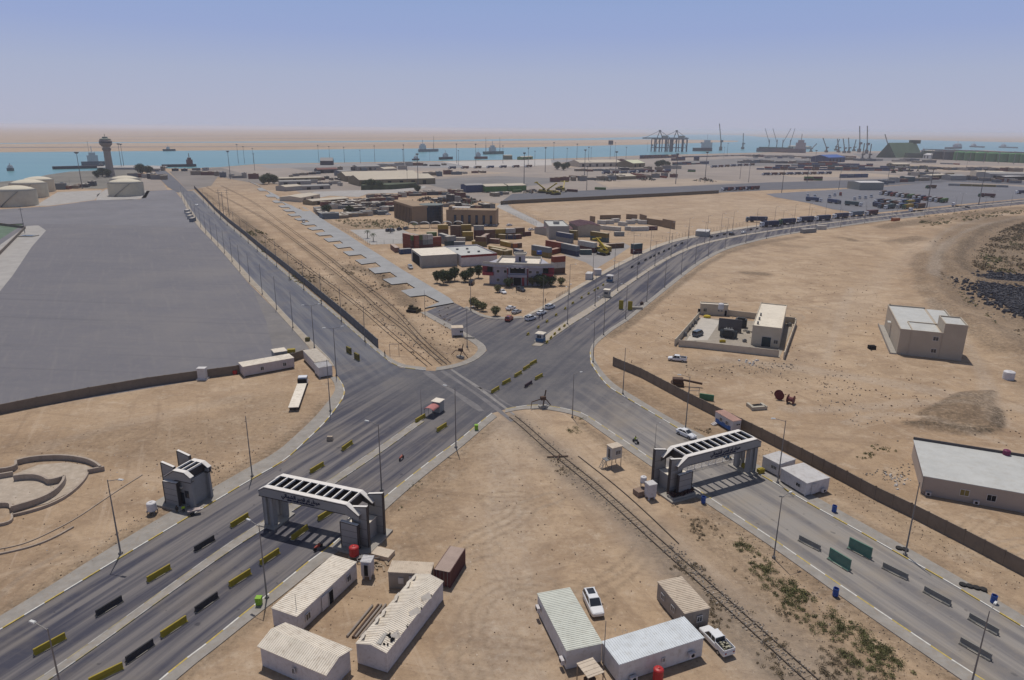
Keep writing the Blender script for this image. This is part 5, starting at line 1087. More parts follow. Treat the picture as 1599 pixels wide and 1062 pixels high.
lamps(LN, [(457.5, 512), (432, 483.6), (409.7, 460), (390, 440), (375, 424), (362.7, 409.6), (350.7, 396), (340.7, 384.7), (330.5, 374), (321.5, 364.5), (313.5, 355), (306, 345), (300, 337), (294, 328), (289, 320), (284, 311)], 0,
    lambda i: 'thin pole on the left verge of the straight port road, %s from the cabins' % ORD[i], 'poles on the left verge of the port road', 12)
lamps(LN, [(570, 533.5), (533, 501.5), (502, 475), (474.5, 452.5), (452, 434.5), (432, 416.5), (417, 404), (402, 392.5), (388, 380), (376.5, 370), (366, 361), (355, 352), (345, 343), (335, 334), (326, 325), (318, 316)], 0,
    lambda i: 'thin pole at the foot of the grey road wall, %s from the junction' % ORD[i], 'poles at the foot of the port road wall', 12)
lamps(LS, [(926, 566), (942.5, 523.7), (976.7, 498.5), (1009.7, 471.5), (1037.8, 449.5), (1063.4, 429), (1085.4, 412.5), (1105.7, 400.5), (1132, 388.3), (1164.5, 379.2), (1197, 373), (1234.6, 365.6), (1272, 360.5), (1312.4, 355), (1350, 348.5), (1392, 343), (1443, 337), (1490, 332), (1537, 326), (1578, 322)], [158]*5+[150]*4+[130]*11,
    lambda i: 'lamp post on the outer kerb of the long curving road, %s from the junction' % ORD[i], 'lamp posts on the outer kerb of the curving road', 12)
lamps(LD, [(929, 478.4), (964.3, 454.3), (994.6, 435.7), (1022.4, 415.8), (1047.6, 400.6), (1073, 388.5), (1100, 379.5), (1135, 371.5), (1180, 364), (1221, 357.5), (1265, 351.5), (1310, 346), (1350, 341.5), (1400, 335.5), (1450, 329.5), (1500, 324), (1550, 319)], [160]*5+[140]*12,
    lambda i: 'double arm lamp post on the median of the curving road, %s past the junction' % ORD[i], 'lamp posts on the median of the curving road', 12)
lamps(LS, [(889, 459.8), (925.4, 438), (959.5, 419.5), (988.3, 405), (1015.5, 391), (1045, 379.5), (1075, 371.5), (1104, 366.5), (1125.5, 363), (1144, 359.5), (1181, 353.5), (1209, 349.5), (1240, 345.5), (1262, 343.5), (1288, 341)], [-20]*5+[-40]*10,
    lambda i: 'lamp post on the inner kerb of the curving road, %s from the junction' % ORD[i], 'lamp posts on the inner kerb of the curving road', 12)
# slim posts of field fences and the yard behind
def fence(name, label, pts, h=2.2, step=3.0, m=M_steel, cat='fence'):
    q = PL(pts); base = q[0]; o = thing(name, label, cat, (base.x, base.y, 0)); ps = MB(); rl = MB()
    for A, B_ in zip(q, q[1:]):
        L = (B_-A).length; n = max(1, int(L/step))
        for i in range(n+1): pp = A.lerp(B_, i/n)-base; ps.cyl((pp.x, pp.y, 0), (pp.x, pp.y, h), .07, n=5)
        for z in (.3, h*.55, h-.1): rl.bar(A-base+Vector((0, 0, z)), B_-base+Vector((0, 0, z)), .04)
    ps.build('posts', m, o)['kind'] = 'stuff'; rl.build('rails', m, o)['kind'] = 'stuff'; return o
fence('wire_fence', 'wire fence along the access road behind the brown offices', [(782, 319), (800, 326), (838, 344), (858, 352)], 2.6, 4)
fence('wire_fence', 'wire fence between the yard and the access road', [(793, 336), (812, 342), (838, 352)], 2.6, 3)
fence('wire_fence', 'wire fence in front of the office car park', [(508, 344), (577, 383), (600, 381), (628, 379)], 2.2, 4)
fence('wire_fence', 'wire fence along the inner kerb of the far road', [(1040, 377), (1070, 369), (1100, 364), (1133, 357), (1165, 351.5)], 2.6, 4)
fence('wire_fence', 'low fence line across the sand beside the white containers', [(943, 362), (962, 365), (990, 368), (1020, 372), (1048, 374)], 2.0, 4)
fence('railing', 'short steel railing at the police forecourt corner', [(869, 466), (878, 460), (889, 455)], 1.2, 1.5)
fence('railing', 'short steel railing on the median beside the beige booth', [(929, 472), (938, 467), (946, 462)], 1.5, 2)
fence('pipe_rack', 'long dark pipe rack behind the storage tanks', [(80, 293), (110, 292.5), (150, 292)], 9, 14, M_steel, 'rack')
# high masts on the port
def mast_proto(board):
    o = bpy.data.objects.new('floodlight_mast', None); COL.objects.link(o); o['category'] = 'mast'; o['label'] = ''
    k = MB(); k.cyl((0, 0, 0), (0, 0, 30), .42, .22, n=6); k.build('pole', M_steel, o)
    k = MB()
    if board: k.box((0, 0, 29), (8, 1, 7))
    else: k.box((0, 0, 30), (2.6, 2.6, .8)); k.cyl((0, 0, 29), (0, 0, 30.4), 1.2, .6, n=8)
    k.build('lamp_ring', M_steel, o); return Proto(o)
MN, MBd = mast_proto(False), mast_proto(True)
mm = []
for (cx, cy, lst) in ((0, 180, [(760, 330, 205), (775, 330, 210), (1490, 300, 200), (1528, 300, 210), (1585, 300, 220), (1440, 400, 250), (1592, 345, 255), (515, 460, 270)]),
                      (400, 180, [(392, 290, 200), (460, 285, 205), (552, 295, 210), (652, 300, 228), (742, 295, 202), (924, 290, 195), (1085, 285, 235), (1253, 300, 190), (1372, 310, 190), (1541, 300, 200), (1012, 440, 258), (945, 440, 350)]),
                      (800, 180, [(99, 330, 215), (73, 430, 250), (205, 355, 210), (258, 280, 180), (340, 300, 215), (402, 300, 180), (450, 385, 230), (474, 320, 210), (491, 280, 210), (464, 470, 330), (640, 260, 180), (643, 410, 240), (708, 300, 210), (843, 225, 180), (1020, 430, 260), (1203, 410, 250), (1475, 420, 310), (1421, 400, 300), (1340, 260, 185)]),
                      (1200, 180, [(82, 485, 335), (283, 350, 240), (438, 465, 360), (740, 440, 330), (988, 580, 380), (1312, 560, 385), (1233, 345, 288)])):
    for (x, yb, yt) in lst: mm.append((cx+x/4, cy+yb/4, cy+yt/4))
mm += [(630, 262, 236), (716, 258, 237), (835, 260, 238), (1130, 247, 232), (1060, 250, 238), (1260, 285, 252)]
mm.sort()
for i, (u, vb, vt) in enumerate(mm):
    p = P(u, vb); dist = p.length; hh = max(12, min(36, (vb-vt)/F*math.hypot(dist, H)*1.02))
    MN.put((p.x, p.y, 0), 0, ('tall slender floodlight mast, number %d counted from the left edge of the port' % (i+1)) if i > 29 else 'tall slender floodlight mast, %s from the left edge of the port' % ORD[i], 'floodlight masts across the port', hh/30)
for i, (u, vb, vt) in enumerate([(952.5, 250, 224), (1018, 237, 227.5), (1094.7, 234, 224)]):
    p = P(u, vb); hh = (vb-vt)/F*p.length; MBd.put((p.x, p.y, 0), 0, ['floodlight mast with a square board left of the gantry cranes', 'mast with a square board on the quay left of the cranes', 'mast with a square board right of the moored ship'][i], 'masts with square lamp boards', hh/30)
for u, v, h_, l in ((39, 364, 16, 'crossarm utility pole at the left edge of the paved yard'), (345, 341, 20, 'leftmost of three tall poles in the dry field by the wall'), (350, 340, 18, 'middle of three tall poles in the dry field by the wall'), (358, 338, 19, 'rightmost of three tall poles in the dry field by the wall')):
    p = P(u, v); o = thing('utility_pole', l, 'utility pole', (p.x, p.y, 0), .2); k = MB(); k.cyl((0, 0, 0), (0, 0, h_), .2, .13, n=6); k.build('pole', M_steel, o)
    k = MB(); k.box((0, 0, h_-.5), (3.4, .18, .18)); k.box((0, 0, h_-2), (2.6, .16, .16)); k.build('crossarm', M_steel, o)

# ---------------------------------------------------------------- railway
def railway(name, label, cl, gauge=1.45, sleepers=True):
    pts = smoothpl(PL(cl), 3); base = pts[0].copy(); o = thing(name, label, 'railway', (base.x, base.y, 0))
    def off(d):
        r = []
        for i in range(len(pts)):
            a_ = pts[max(0, i-1)]; c_ = pts[min(len(pts)-1, i+1)]; dd = (c_-a_).normalized(); r.append(pts[i]+Vector((-dd.y, dd.x, 0))*d-base)
        return r
    for d in ((-gauge/2, gauge/2) if gauge else (0,)):
        k = MB(); q = off(d)
        for a_, c_ in zip(q, q[1:]): k.bar(a_+Vector((0, 0, .09)), c_+Vector((0, 0, .09)), .12, .18)
        k.build('rail', M_rail, o)
    if sleepers and gauge:
        k = MB(); n = int(length(pts)/.75); rs = resamp(pts, n)
        for i in range(1, n):
            if random.random() < .35+.3*math.sin(i*.11): continue
            k.box((rs[i].x-base.x, rs[i].y-base.y, .02), (2.5, .24, .06), ang(rs[i-1], rs[i])+math.pi/2+random.uniform(-.04, .04))
        so_ = k.build('sleepers', mat('buried_sleepers', (.27, .21, .155), ns=1, na=.3), o); so_['kind'] = 'stuff'
    return o
mid = lambda a_, b_: [((p[0]+q[0])/2, (p[1]+q[1])/2) for p, q in zip(a_, b_)]
railway('railway_track', 'main railway track running past the guard hut to the lower right corner', [(800, 651), (820, 667), (862, 705), (929, 758), (985, 808), (1041.8, 860), (1094, 906), (1180, 984), (1262, 1058), (1300, 1092)])
railway('railway_track', 'single rail branching beside the main track near the guard hut', [(903, 713), (962, 759), (1008, 800), (1060, 850)], gauge=0)
railway('railway_track', 'middle railway track crossing the dry strip beyond the grey wall', [(322, 292), (350, 308), (385, 326), (425, 349), (466, 380), (522, 422), (567, 460), (591, 484), (629, 511), (655, 536), (694, 570)], sleepers=False)
railway('railway_track', 'upper railway track nearest the herringbone road', [(345, 290), (372, 303), (400, 318), (440, 348), (483, 380), (513, 400.7), (543, 427), (590, 461), (620, 487), (645, 515.6), (664, 537), (700, 568)], sleepers=False)
railway('railway_track', 'lower railway track nearest the grey road wall', [(318, 300), (345, 320), (380, 345), (420, 374), (470, 412), (530, 455), (569.5, 485.5), (603, 515.6), (671, 572)], sleepers=False)
# concrete switch stand and broken crossing signals
def scrap_signal(px, label, an):
    p = P(*px); o = thing('broken_signal', label, 'signal', (p.x, p.y, 0), an); k = MB(); k.box((0, 0, .3), (2.0, 1.2, .6)); k.build('base_block', M_concrete, o)
    k = MB(); k.bar((0, 0, .6), (.8, .4, 4.2), .22); k.bar((.5, .2, 2.4), (-2.6, .6, 1.6), .18); k.bar((-2.6, .6, 1.6), (-3.2, -.4, .4), .15); k.bar((.3, .1, 2.6), (2.2, .8, .2), .16); k.box((.0, .1, 2.4), (1.2, .8, .8)); k.build('bent_mast', M_rust, o)
scrap_signal((848, 637), 'wrecked crossing signal with bent arm where the railway leaves the road', R(20)); scrap_signal((719, 559), 'wrecked crossing signal on the sandy corner island', R(-40))
k = MB(); k.bar((-2, 0, .1), (2.2, .5, .1), .25, .15); k.bar((0, -1.2, .1), (.5, 1.2, .1), .22, .15); q = P(870, 715); tag(k.build('timber_crosspiece', M_rust, None, loc=(q.x, q.y, .1)), 'dark timber cross lying on the railway track', 'timber')
k = MB(); k.box((0, 0, .35), (3.2, .35, .4)); k.box((-1, 0, .2), (.4, 1.2, .3)); k.box((1, 0, .2), (.4, 1.2, .3)); q = P(733, 529); tag(k.build('concrete_bench', M_concrete, None, loc=(q.x, q.y, 0)), 'low concrete bench block beside the corner cabin', 'bench')
k = MB()
for x in (0, 2.6): k.cyl((x, 0, 0), (x, 0, 3.4), .06)
k.bar((0, 0, 3.4), (2.6, 0, 3.4), .1); q = P(609, 555); tag(k.build('goal_frame', M_pole, None, loc=(q.x, q.y, 0)), 'bare rectangular pipe frame standing on the sand by the tracks', 'frame')

lamps(LN, [(465.5, 979), (941.5, 1052)], 0, ['thin short pole standing at the corner of the long white cabin', 'wooden pole between the green and the blue roofed cabins'], LG, [5.0, 7.5])
k = MB(); A, B_ = P(*c5((438, 545))[0]), P(*c5((745, 468))[0]); c_ = (A+B_)/2; L_ = (B_-A).length; n = 6
for i in range(n+1): k.box((-L_/2+L_*i/n, 0, .95), (.08, .08, 1.9))
for z in (.15, 1.85): k.box((0, 0, z), (L_, .06, .08))
for i in range(n): x0, x1 = -L_/2+L_*i/n, -L_/2+L_*(i+1)/n; k.bar((x0, 0, .15), (x1, 0, 1.85), .04); k.bar((x0, 0, 1.85), (x1, 0, .15), .04)
o = k.build('sliding_gate', M_gatew, None, loc=(c_.x, c_.y, .03)); o.rotation_euler = (0, 0, ang(A, B_)); tag(o, 'white diamond mesh sliding gate closing the road behind the right arch', 'sliding gate')
A, B_ = P(*c5((775, 432))[0]), P(*c5((828, 525))[0]); c_ = (A+B_)/2; L_ = (B_-A).length; k = MB()
for z in (.2, 1.7): k.box((0, 0, z), (L_, .08, .12))
for i in range(5): k.box((-L_/2+L_*i/4, 0, .95), (.1, .1, 1.6))
o = k.build('gate_leaf', M_gatew, None, loc=(c_.x, c_.y, .03)); o.rotation_euler = (0, 0, ang(A, B_)); tag(o, 'white open gate leaf beside the right arch columns', 'gate leaf')
for px, l in ((c5((862, 525))[0], 'yellow box between the columns of the right arch'), (c5((975, 560))[0], 'yellow generator beside the square white cabin')): q = P(*px); tag(MB().box((0, 0, .5), (1.3, .8, .9), .4).box((0, 0, 1.0), (.8, .5, .15), .4).build('yellow_box', M_yellow, None, loc=(q.x, q.y, .02)), l, 'box')
q = P(*c5((722, 440))[0]); o = MB().box((0, 0, 1.1), (1.1, 1.1, 2.2)).box((0, 0, 2.25), (1.3, 1.3, .1)).build('blue_cubicle', M_blueb, None, loc=(q.x, q.y, .02)); tag(o, 'blue cubicle seen through the right arch', 'cubicle')
# ---------------------------------------------------------------- vehicles
def loft(k, secs, mi=0):
    n0 = len(k.v); m = len(secs[0][1])
    for x, ring in secs: k.v += [(x, y, z) for y, z in ring]
    for i in range(len(secs)-1):
        for j in range(m):
            q = (j+1) % m; k.f.append((n0+i*m+j, n0+i*m+q, n0+(i+1)*m+q, n0+(i+1)*m+j)); k.mi.append(mi)
    k.f.append(tuple(n0+j for j in reversed(range(m)))); k.f.append(tuple(n0+(len(secs)-1)*m+j for j in range(m))); k.mi += [mi, mi]
def ring(w, zl, zh, r=.12):
    return [(-w+.04, zl), (w-.04, zl), (w, zl+.15), (w, (zl+zh)/2+.05), (w-.03, zh-r*.8), (w-r*1.3, zh), (-w+r*1.3, zh), (-w+.03, zh-r*.8), (-w, (zl+zh)/2+.05), (-w, zl+.15)]
PAINT = {'white': mat('white_car_paint', (.70, .70, .71), rough=.3, na=.02, spec=.5), 'silver': mat('silver_car_paint', (.42, .43, .45), rough=.3, na=.03, metal=.3), 'dark': mat('dark_car_paint', (.03, .035, .05), rough=.3, na=.05, spec=.5),
         'red': mat('red_car_paint', (.30, .05, .03), rough=.4), 'grey': mat('grey_blue_car_paint', (.12, .15, .19), rough=.35), 'yellow': mat('yellow_machine_paint', (.42, .31, .03), rough=.6, na=.1), 'black': mat('black_car_paint', (.02, .02, .022), rough=.3)}
M_head = mat('headlight_glass', (.75, .75, .78), rough=.2); M_tail = mat('tail_light', (.3, .02, .02), rough=.3); M_rim = mat('wheel_rim', (.35, .35, .36), rough=.35, metal=.5)
def car(kind, paint, trim=None):
    o = bpy.data.objects.new('parked_'+kind if kind != 'pickup' else 'pickup_truck', None); COL.objects.link(o); o['category'] = 'car' if kind != 'pickup' else 'pickup'; o['label'] = ''
    m = PAINT[paint]; k = MB()
    if kind == 'sedan': S = [(-2.3, .70, .32, .82), (-2.2, .82, .26, .98), (-1.3, .88, .24, 1.02), (.9, .89, .24, .98), (1.7, .86, .25, .86), (2.2, .78, .28, .74), (2.32, .68, .34, .62)]; C = [(-1.75, .72, 1.0), (-1.15, .66, 1.38), (.1, .66, 1.42), (.95, .74, .98)]; WX = 1.38
    elif kind == 'suv': S = [(-2.35, .80, .40, 1.05), (-2.25, .90, .34, 1.15), (-1, .95, .32, 1.16), (1.0, .95, .32, 1.12), (1.8, .92, .34, 1.02), (2.25, .85, .38, .92), (2.4, .74, .44, .78)]; C = [(-2.28, .80, 1.12), (-2.0, .74, 1.70), (.25, .74, 1.74), (1.15, .82, 1.10)]; WX = 1.42
    elif kind == 'van': S = [(-2.3, .80, .4, 1.1), (-2.25, .88, .34, 1.2), (1.2, .88, .32, 1.15), (2.1, .84, .36, .95), (2.3, .74, .42, .8)]; C = [(-2.26, .82, 1.15), (-2.15, .76, 1.88), (1.0, .76, 1.88), (1.75, .82, 1.08)]; WX = 1.35
    else: S = [(-2.6, .84, .48, 1.0), (-2.5, .90, .42, 1.05), (-.75, .90, .40, 1.05), (-.7, .91, .40, 1.10), (1.1, .91, .38, 1.10), (2.0, .88, .40, 1.0), (2.45, .82, .44, .9), (2.55, .72, .5, .75)]; C = [(-.75, .76, 1.08), (-.6, .70, 1.66), (.7, .70, 1.70), (1.35, .80, 1.06)]; WX = 1.55
    loft(k, [(x, ring(w, zl, zh)) for x, w, zl, zh in S]); 
    k.build('body', m, o, smooth=False, fix=True)
    g = MB()
    def cr(w, z, zl): return [(-w-.10, zl), (w+.10, zl), (w, z-.05), (w-.1, z), (-w+.1, z), (-w, z-.05)]
    zl = C[0][2]-.05
    loft(g, [(C[0][0], [(-C[0][1], zl), (C[0][1], zl), (C[0][1], C[0][2]), (C[0][1]-.05, C[0][2]+.02), (-C[0][1]+.05, C[0][2]+.02), (-C[0][1], C[0][2])]), (C[1][0], cr(C[1][1], C[1][2], zl)), (C[2][0], cr(C[2][1], C[2][2], zl)), (C[3][0], [(-C[3][1], zl), (C[3][1], zl), (C[3][1], C[3][2]), (C[3][1]-.05, C[3][2]+.02), (-C[3][1]+.05, C[3][2]+.02), (-C[3][1], C[3][2])])])
    g.build('window', M_glass, o, fix=True)
    r = MB(); xa, xb = C[1][0], C[2][0]; w = C[1][1]; z = C[1][2]
    r.hexa([(xa-.05, -w+.02, z-.02), (xb+.05, -w+.02, C[2][2]-.02), (xb+.05, w-.02, C[2][2]-.02), (xa-.05, w-.02, z-.02), (xa-.02, -w+.08, z+.035), (xb, -w+.08, C[2][2]+.035), (xb, w-.08, C[2][2]+.035), (xa-.02, w-.08, z+.035)])
    for s in (-1, 1):
        for x0, z0, x1, z1 in ((C[0][0]+.02, C[0][2], C[1][0], z), (C[3][0]-.02, C[3][2], C[2][0], C[2][2]), ((xa+xb)/2, zl+.05, (xa+xb)/2+.02, z)): r.bar((x0, s*(w+.06 if z0 < z-.1 else w), z0), (x1, s*w, z1), .09)
    if kind == 'suv': r.build('roof', m, o, fix=True); r = MB(); r.box(((xa+xb)/2-.1, 0, z+.05), (1.7, 1.0, .02)); r.build('sunroof', M_glass, o)
    else: r.build('roof', m, o, fix=True)
    if kind == 'pickup':
        b_ = MB(); b_.box((-1.68, 0, 1.06), (1.6, 1.45, .03)); b_.build('bed_floor', M_dark, o)
        b_ = MB()
        for s in (-1, 1): b_.box((-1.65, s*.84, 1.18), (1.75, .08, .3))
        b_.box((-2.53, 0, 1.18), (.06, 1.6, .3)); b_.build('bed_side', m, o)
    for sx in (-1, 1):
        for sy in (-1, 1):
            wm = MB(); wm.cyl((sx*WX, sy*.68, .33), (sx*WX, sy*.93, .33), .34, n=14); wo = wm.build('wheel', M_tyre, o)
            wm = MB(); wm.cyl((sx*WX, sy*.9, .33), (sx*WX, sy*.945, .33), .19, n=10); wm.build('rim', M_rim, wo)
    fx = S[-1][0]-.06; fz = S[-2][3]-.12
    for sy in (-1, 1):
        h_ = MB(); h_.box((fx-.02, sy*.58, fz), (.12, .3, .14)); h_.build('headlight', M_head, o)
        h_ = MB(); h_.box((S[0][0]-.01, sy*.6, S[0][3]-.12), (.06, .2, .2)); h_.build('tail_light', M_tail, o)
    return Proto(o)
CARS = {}
def pcar(kind, paint, rear, front, label, group=None, cat=None, z=.02):
    if isinstance(rear, list): rear, front = rear[0], front[0]
    if (kind, paint) not in CARS: CARS[(kind, paint)] = car(kind, paint)
    A, B_ = P(*rear), P(*front); c_ = (A+B_)/2
    o = CARS[(kind, paint)].put((c_.x, c_.y, z), ang(A, B_), label, group)
    return o
pcar('suv', 'white', (918.5, 932), (934, 966), 'white SUV with dark sunroof parked beside the green roofed cabin', z=0)
pk = pcar('pickup', 'white', (1136, 1026), (1100, 988), 'white pickup with a loaded bed behind the pale blue roofed cabin', z=0)
k = MB()
for i in range(9): k.box((-1.7+random.uniform(-.6, .6), random.uniform(-.5, .5), 1.2), (random.uniform(.2, .5), random.uniform(.2, .4), .25), random.random()*3)
tag(k.build('luggage', mat('mixed_load', (.32, .30, .22), ns=5, na=.5), None, loc=pk.location), 'jumbled bags piled in the bed of the nearest pickup', 'luggage').rotation_euler = pk.rotation_euler
pcar('pickup', 'white', (1071.5, 565), (1043, 562), 'white pickup parked on the sand in front of the compound', z=0)
pcar('sedan', 'white', (1058, 675), (1085, 687), 'white saloon car driving towards the right gate')
pcar('van', 'grey', (1083, 527), (1096, 522), 'grey blue van parked inside the substation compound', z=.06)
GC = 'cars parked at the police corner'
for kk, cc_, r_, f_, l in [('sedan', 'white', c1((765, 182)), c1((815, 165)), 'white saloon on the sandy corner, left of the silver one'), ('sedan', 'silver', c1((800, 205)), c1((852, 186)), 'silver saloon on the sandy corner beside the white one'),
        ('suv', 'red', c1((768, 252)), c1((792, 232)), 'rust red car at the kerb corner before the white row'), ('suv', 'white', c1((880, 248)), c1((945, 228)), 'white car in the roadside row, nearest the junction'), ('sedan', 'white', c1((955, 212)), c1((1008, 192)), 'white car in the roadside row, middle one'),
        ('suv', 'white', c1((1010, 176)), c1((1060, 158)), 'white car in the roadside row, farthest from the junction'), ('sedan', 'white', c1((722, 62)), c1((758, 80)), 'white saloon beside the round bush on the forecourt'), ('suv', 'dark', c1((828, 50)), c1((878, 66)), 'dark blue car in front of the red trimmed station')]:
    pcar(kk, cc_, r_, f_, l, GC)
pcar('van', 'black', (733, 448), (740, 441), 'dark vehicle with a white roof under the forecourt trees')
pcar('suv', 'silver', (636, 415), (646, 424), 'shiny car beside the warehouse on the concrete road')
pcar('sedan', 'white', (306, 319), (308.5, 323.5), 'white car driving on the straight port road')
pcar('suv', 'dark', crop(1100, 330, 6.66, [(240, 255)])[0], crop(1100, 330, 6.66, [(325, 240)])[0], 'dark car in the far curving lanes'); pcar('sedan', 'white', crop(1100, 330, 6.66, [(372, 236)])[0], crop(1100, 330, 6.66, [(440, 222)])[0], 'white car ahead of the dark one in the far curving lanes')
pcar('van', 'silver', (472, 345), (476, 349), 'white van parked in a bay of the herringbone road')
for i, (u, v) in enumerate([(448.5, 362), (454.5, 362), (610, 361.5), (622, 360), (632, 359)]):
    pcar('suv', ['dark', 'grey', 'black', 'dark', 'grey'][i], (u+156 if i < 2 else u, v), (u+160 if i < 2 else u+4, v-1), ['dark car in the office car park, left of the pair', 'grey car in the office car park, right of the pair', 'black car near the palms of the office car park', 'dark car right of the office car park palms', 'grey car nearest the container stacks in the office car park'][i], 'cars in the office car park')
for i, (u, v, c_) in enumerate([(758, 353.5, 'white'), (764, 353.7, 'grey'), (770, 353.5, 'silver'), (793, 353, 'white'), (827, 360, 'white'), (604, 336, 'white'), (640, 330, 'silver')]):
    pcar('sedan', c_, (u, v), (u+5, v-.6), ['white car behind the container rows, leftmost', 'grey car behind the container rows', 'silver car right of the grey one behind the container rows', 'white car alone on the pale yard behind the stacks', 'white car near the brown wall end of the stacks', 'white car left of the brown office block', 'silver car by the left flank of the brown office block'][i], 'cars behind the container yard')
# flatbed tow truck
A, B_ = P(459, 642), P(474, 600); fl = thing('flatbed_truck', 'flatbed recovery truck with white cab parked on the sand at the bend', 'truck', (A.x, A.y, 0), ang(A, B_)); LL = (B_-A).length+.6
k = MB(); k.box((LL-1.1, 0, 1.5), (1.9, 2.3, 1.6), 0, 0, 0, .92); k.box((LL-.9, 0, .8), (2.2, 2.3, .5)); k.build('cab', PAINT['white'], fl)
k = MB(); k.box((LL-.15, 0, 1.75), (.08, 1.9, .7)); k.box((LL-1.1, 0, 1.8), (1.2, 2.32, .55)); k.build('window', M_glass, fl)
k = MB(); k.box((LL/2-1.7, 0, 1.05), (LL-2.6, 2.3, .16)); k.build('deck', M_roofcream, fl)
k = MB(); k.box((LL/2-.6, 0, .75), (LL-.8, .9, .35)); k.build('chassis', M_dark, fl)
k = MB(); k.box((LL-2.55, 0, 1.5), (.35, 2.2, 1.1)); k.build('headboard', M_dark, fl)
for x in (1.2, 2.3, LL-1.0):
    for s in (-1, 1): k = MB(); k.cyl((x, s*.75, .48), (x, s*1.1, .48), .48, n=14); k.build('wheel', M_tyre, fl)
# semi trucks
def truck_proto(tc, cabm):
    o = bpy.data.objects.new('semi_truck', None); COL.objects.link(o); o['category'] = 'truck'; o['label'] = ''
    k = MB(); loft(k, [(-2.2, ring(1.2, .9, 3.2)), (-.4, ring(1.2, .6, 3.5)), (.0, ring(1.15, .5, 2.6)), (.15, ring(1.1, .5, 1.6))]); k.build('cab', cabm, o, fix=True)
    k = MB(); k.box((.0, 0, 2.1), (.25, 2.0, .8)); k.box((-.8, 0, 2.3), (.8, 2.44, .6)); k.build('window', M_glass, o)
    k = MB(); k.box((-6.5, 0, .95), (12.5, .9, .25)); k.build('chassis', M_dark, o)
    if tc:
        k = MB(); k.box((-8.6, 0, 2.45), (12.0, 2.5, 2.75))
        for i in range(24):
            for s in (-1, 1): k.box((-14.4+i*.5, s*1.27, 2.45), (.2, .06, 2.5))
        k.build('trailer_box', tc, o)
    k = MB()
    for x in (-.9, -3.6, -4.8, -11.2, -12.4, -13.6):
        for s in (-1, 1): k.cyl((x, s*.8, .5), (x, s*1.2, .5), .5, n=10)
    k.build('wheels', M_tyre, o)
    return Proto(o)
M_cabw, M_cabr, M_cabg = PAINT['white'], PAINT['red'], mat('green_cab', (.05, .12, .06), rough=.4)
TRK = {}
def truck(tcol, cabc, rear, front, label, group):
    key = (tcol, cabc)
    if key not in TRK: TRK[key] = truck_proto(CC.get(tcol), {'white': M_cabw, 'red': M_cabr, 'green': M_cabg, 'blue': PAINT['grey']}[cabc])
    A, B_ = P(*rear), P(*front); TRK[key].put((B_.x, B_.y, .15), ang(A, B_), label, group)
cT = lambda *p: crop(1240, 280, 8.883, p)
GT = 'trucks queueing along the far road'
for i, (a_, b_, tc) in enumerate([((270, 585), (50, 600), 'navy'), ((525, 565), (290, 580), 'navy'), ((750, 535), (540, 548), 'navy'), ((985, 505), (765, 520), 'grey blue'), ((1200, 485), (990, 505), 'maroon')]):
    truck(tc, 'white', cT(a_)[0], cT(b_)[0], ['truck with a dark box, leftmost seen whole in the roadside queue', 'white cabbed truck with a dark box, second in the roadside queue', 'white cabbed truck with a dark box in the middle of the queue', 'truck with a pale striped box, just before the red one', 'truck with a red box at the right end of the roadside queue'][i], GT)
truck('navy', 'white', crop(1100, 330, 6.66, [(770, 155)])[0], crop(1100, 330, 6.66, [(582, 165)])[0], 'truck with blue white cab heading the roadside queue', GT); truck('navy', 'blue', crop(1100, 330, 6.66, [(680, 115)])[0], crop(1100, 330, 6.66, [(430, 110)])[0], 'dark truck parked on the sand left of the queue', GT); truck('navy', 'green', crop(1100, 330, 6.66, [(955, 128)])[0], crop(1100, 330, 6.66, [(775, 140)])[0], 'dark green cabbed truck behind the head of the queue', GT)
GT2 = 'trucks parked on the asphalt lot'
for i, (a_, b_, tc, cb) in enumerate([((150, 300), (380, 318), 'blue', 'white'), ((400, 318), (635, 350), 'blue', 'blue'), ((680, 358), (935, 380), 'teal', 'white'), ((960, 345), (1220, 400), 'navy', 'blue'), ((1260, 335), (1480, 380), 'brown', 'white')]):
    truck(tc, cb, cT(a_)[0], cT(b_)[0], ['long blue truck at the left corner of the lot', 'second long blue truck along the lower lot edge', 'teal boxed truck in the lower row of the lot', 'dark truck pointing at the lot exit', 'brown boxed truck in the middle of the crowded lot'][i], GT2)
n_ = 0
for i in range(12):   # upper diagonal row, noses to the left
    u, v = 1374+i*8.6, 303.8+i*1.15; truck(['brown', 'navy', 'maroon', 'grey', 'brown', 'green'][i % 6], ['white', 'white', 'red', 'white', 'white', 'green'][i % 6], (u+13, v-1.2), (u, v+.8), 'truck in the upper slanting row of the lot, %s from its left end' % ORD[i], 'trucks in the upper row of the lot')
for i in range(9):    # white cabs without trailers seen from the front
    u, v = [(1272, 309), (1261, 308), (1295, 309), (1303, 306.5), (1334, 313), (1342, 311), (1351, 311), (1360, 309), (1312, 306)][i]
    truck('none', ['white', 'white', 'white', 'white', 'white', 'white', 'white', 'white', 'red'][i], (u+1.5, v-4), (u, v), 'bare tractor without trailer on the lot, %s of a loose group of nine' % ORD[i], 'bare tractors on the lot')
for i in range(14):
    u, v = 1366+(i % 7)*9.5+(i//7)*6, 318+(i//7)*6.5+(i % 3)*1.2; truck(['navy', 'brown', 'teal', 'none', 'blue', 'mustard'][i % 6], ['white', 'blue', 'white', 'white', 'white', 'green'][i % 6], (u+14, v-1.5), (u, v), 'truck in the crowded lower right lot, %s in reading order' % ORD[i], 'trucks in the crowded lower right of the lot')
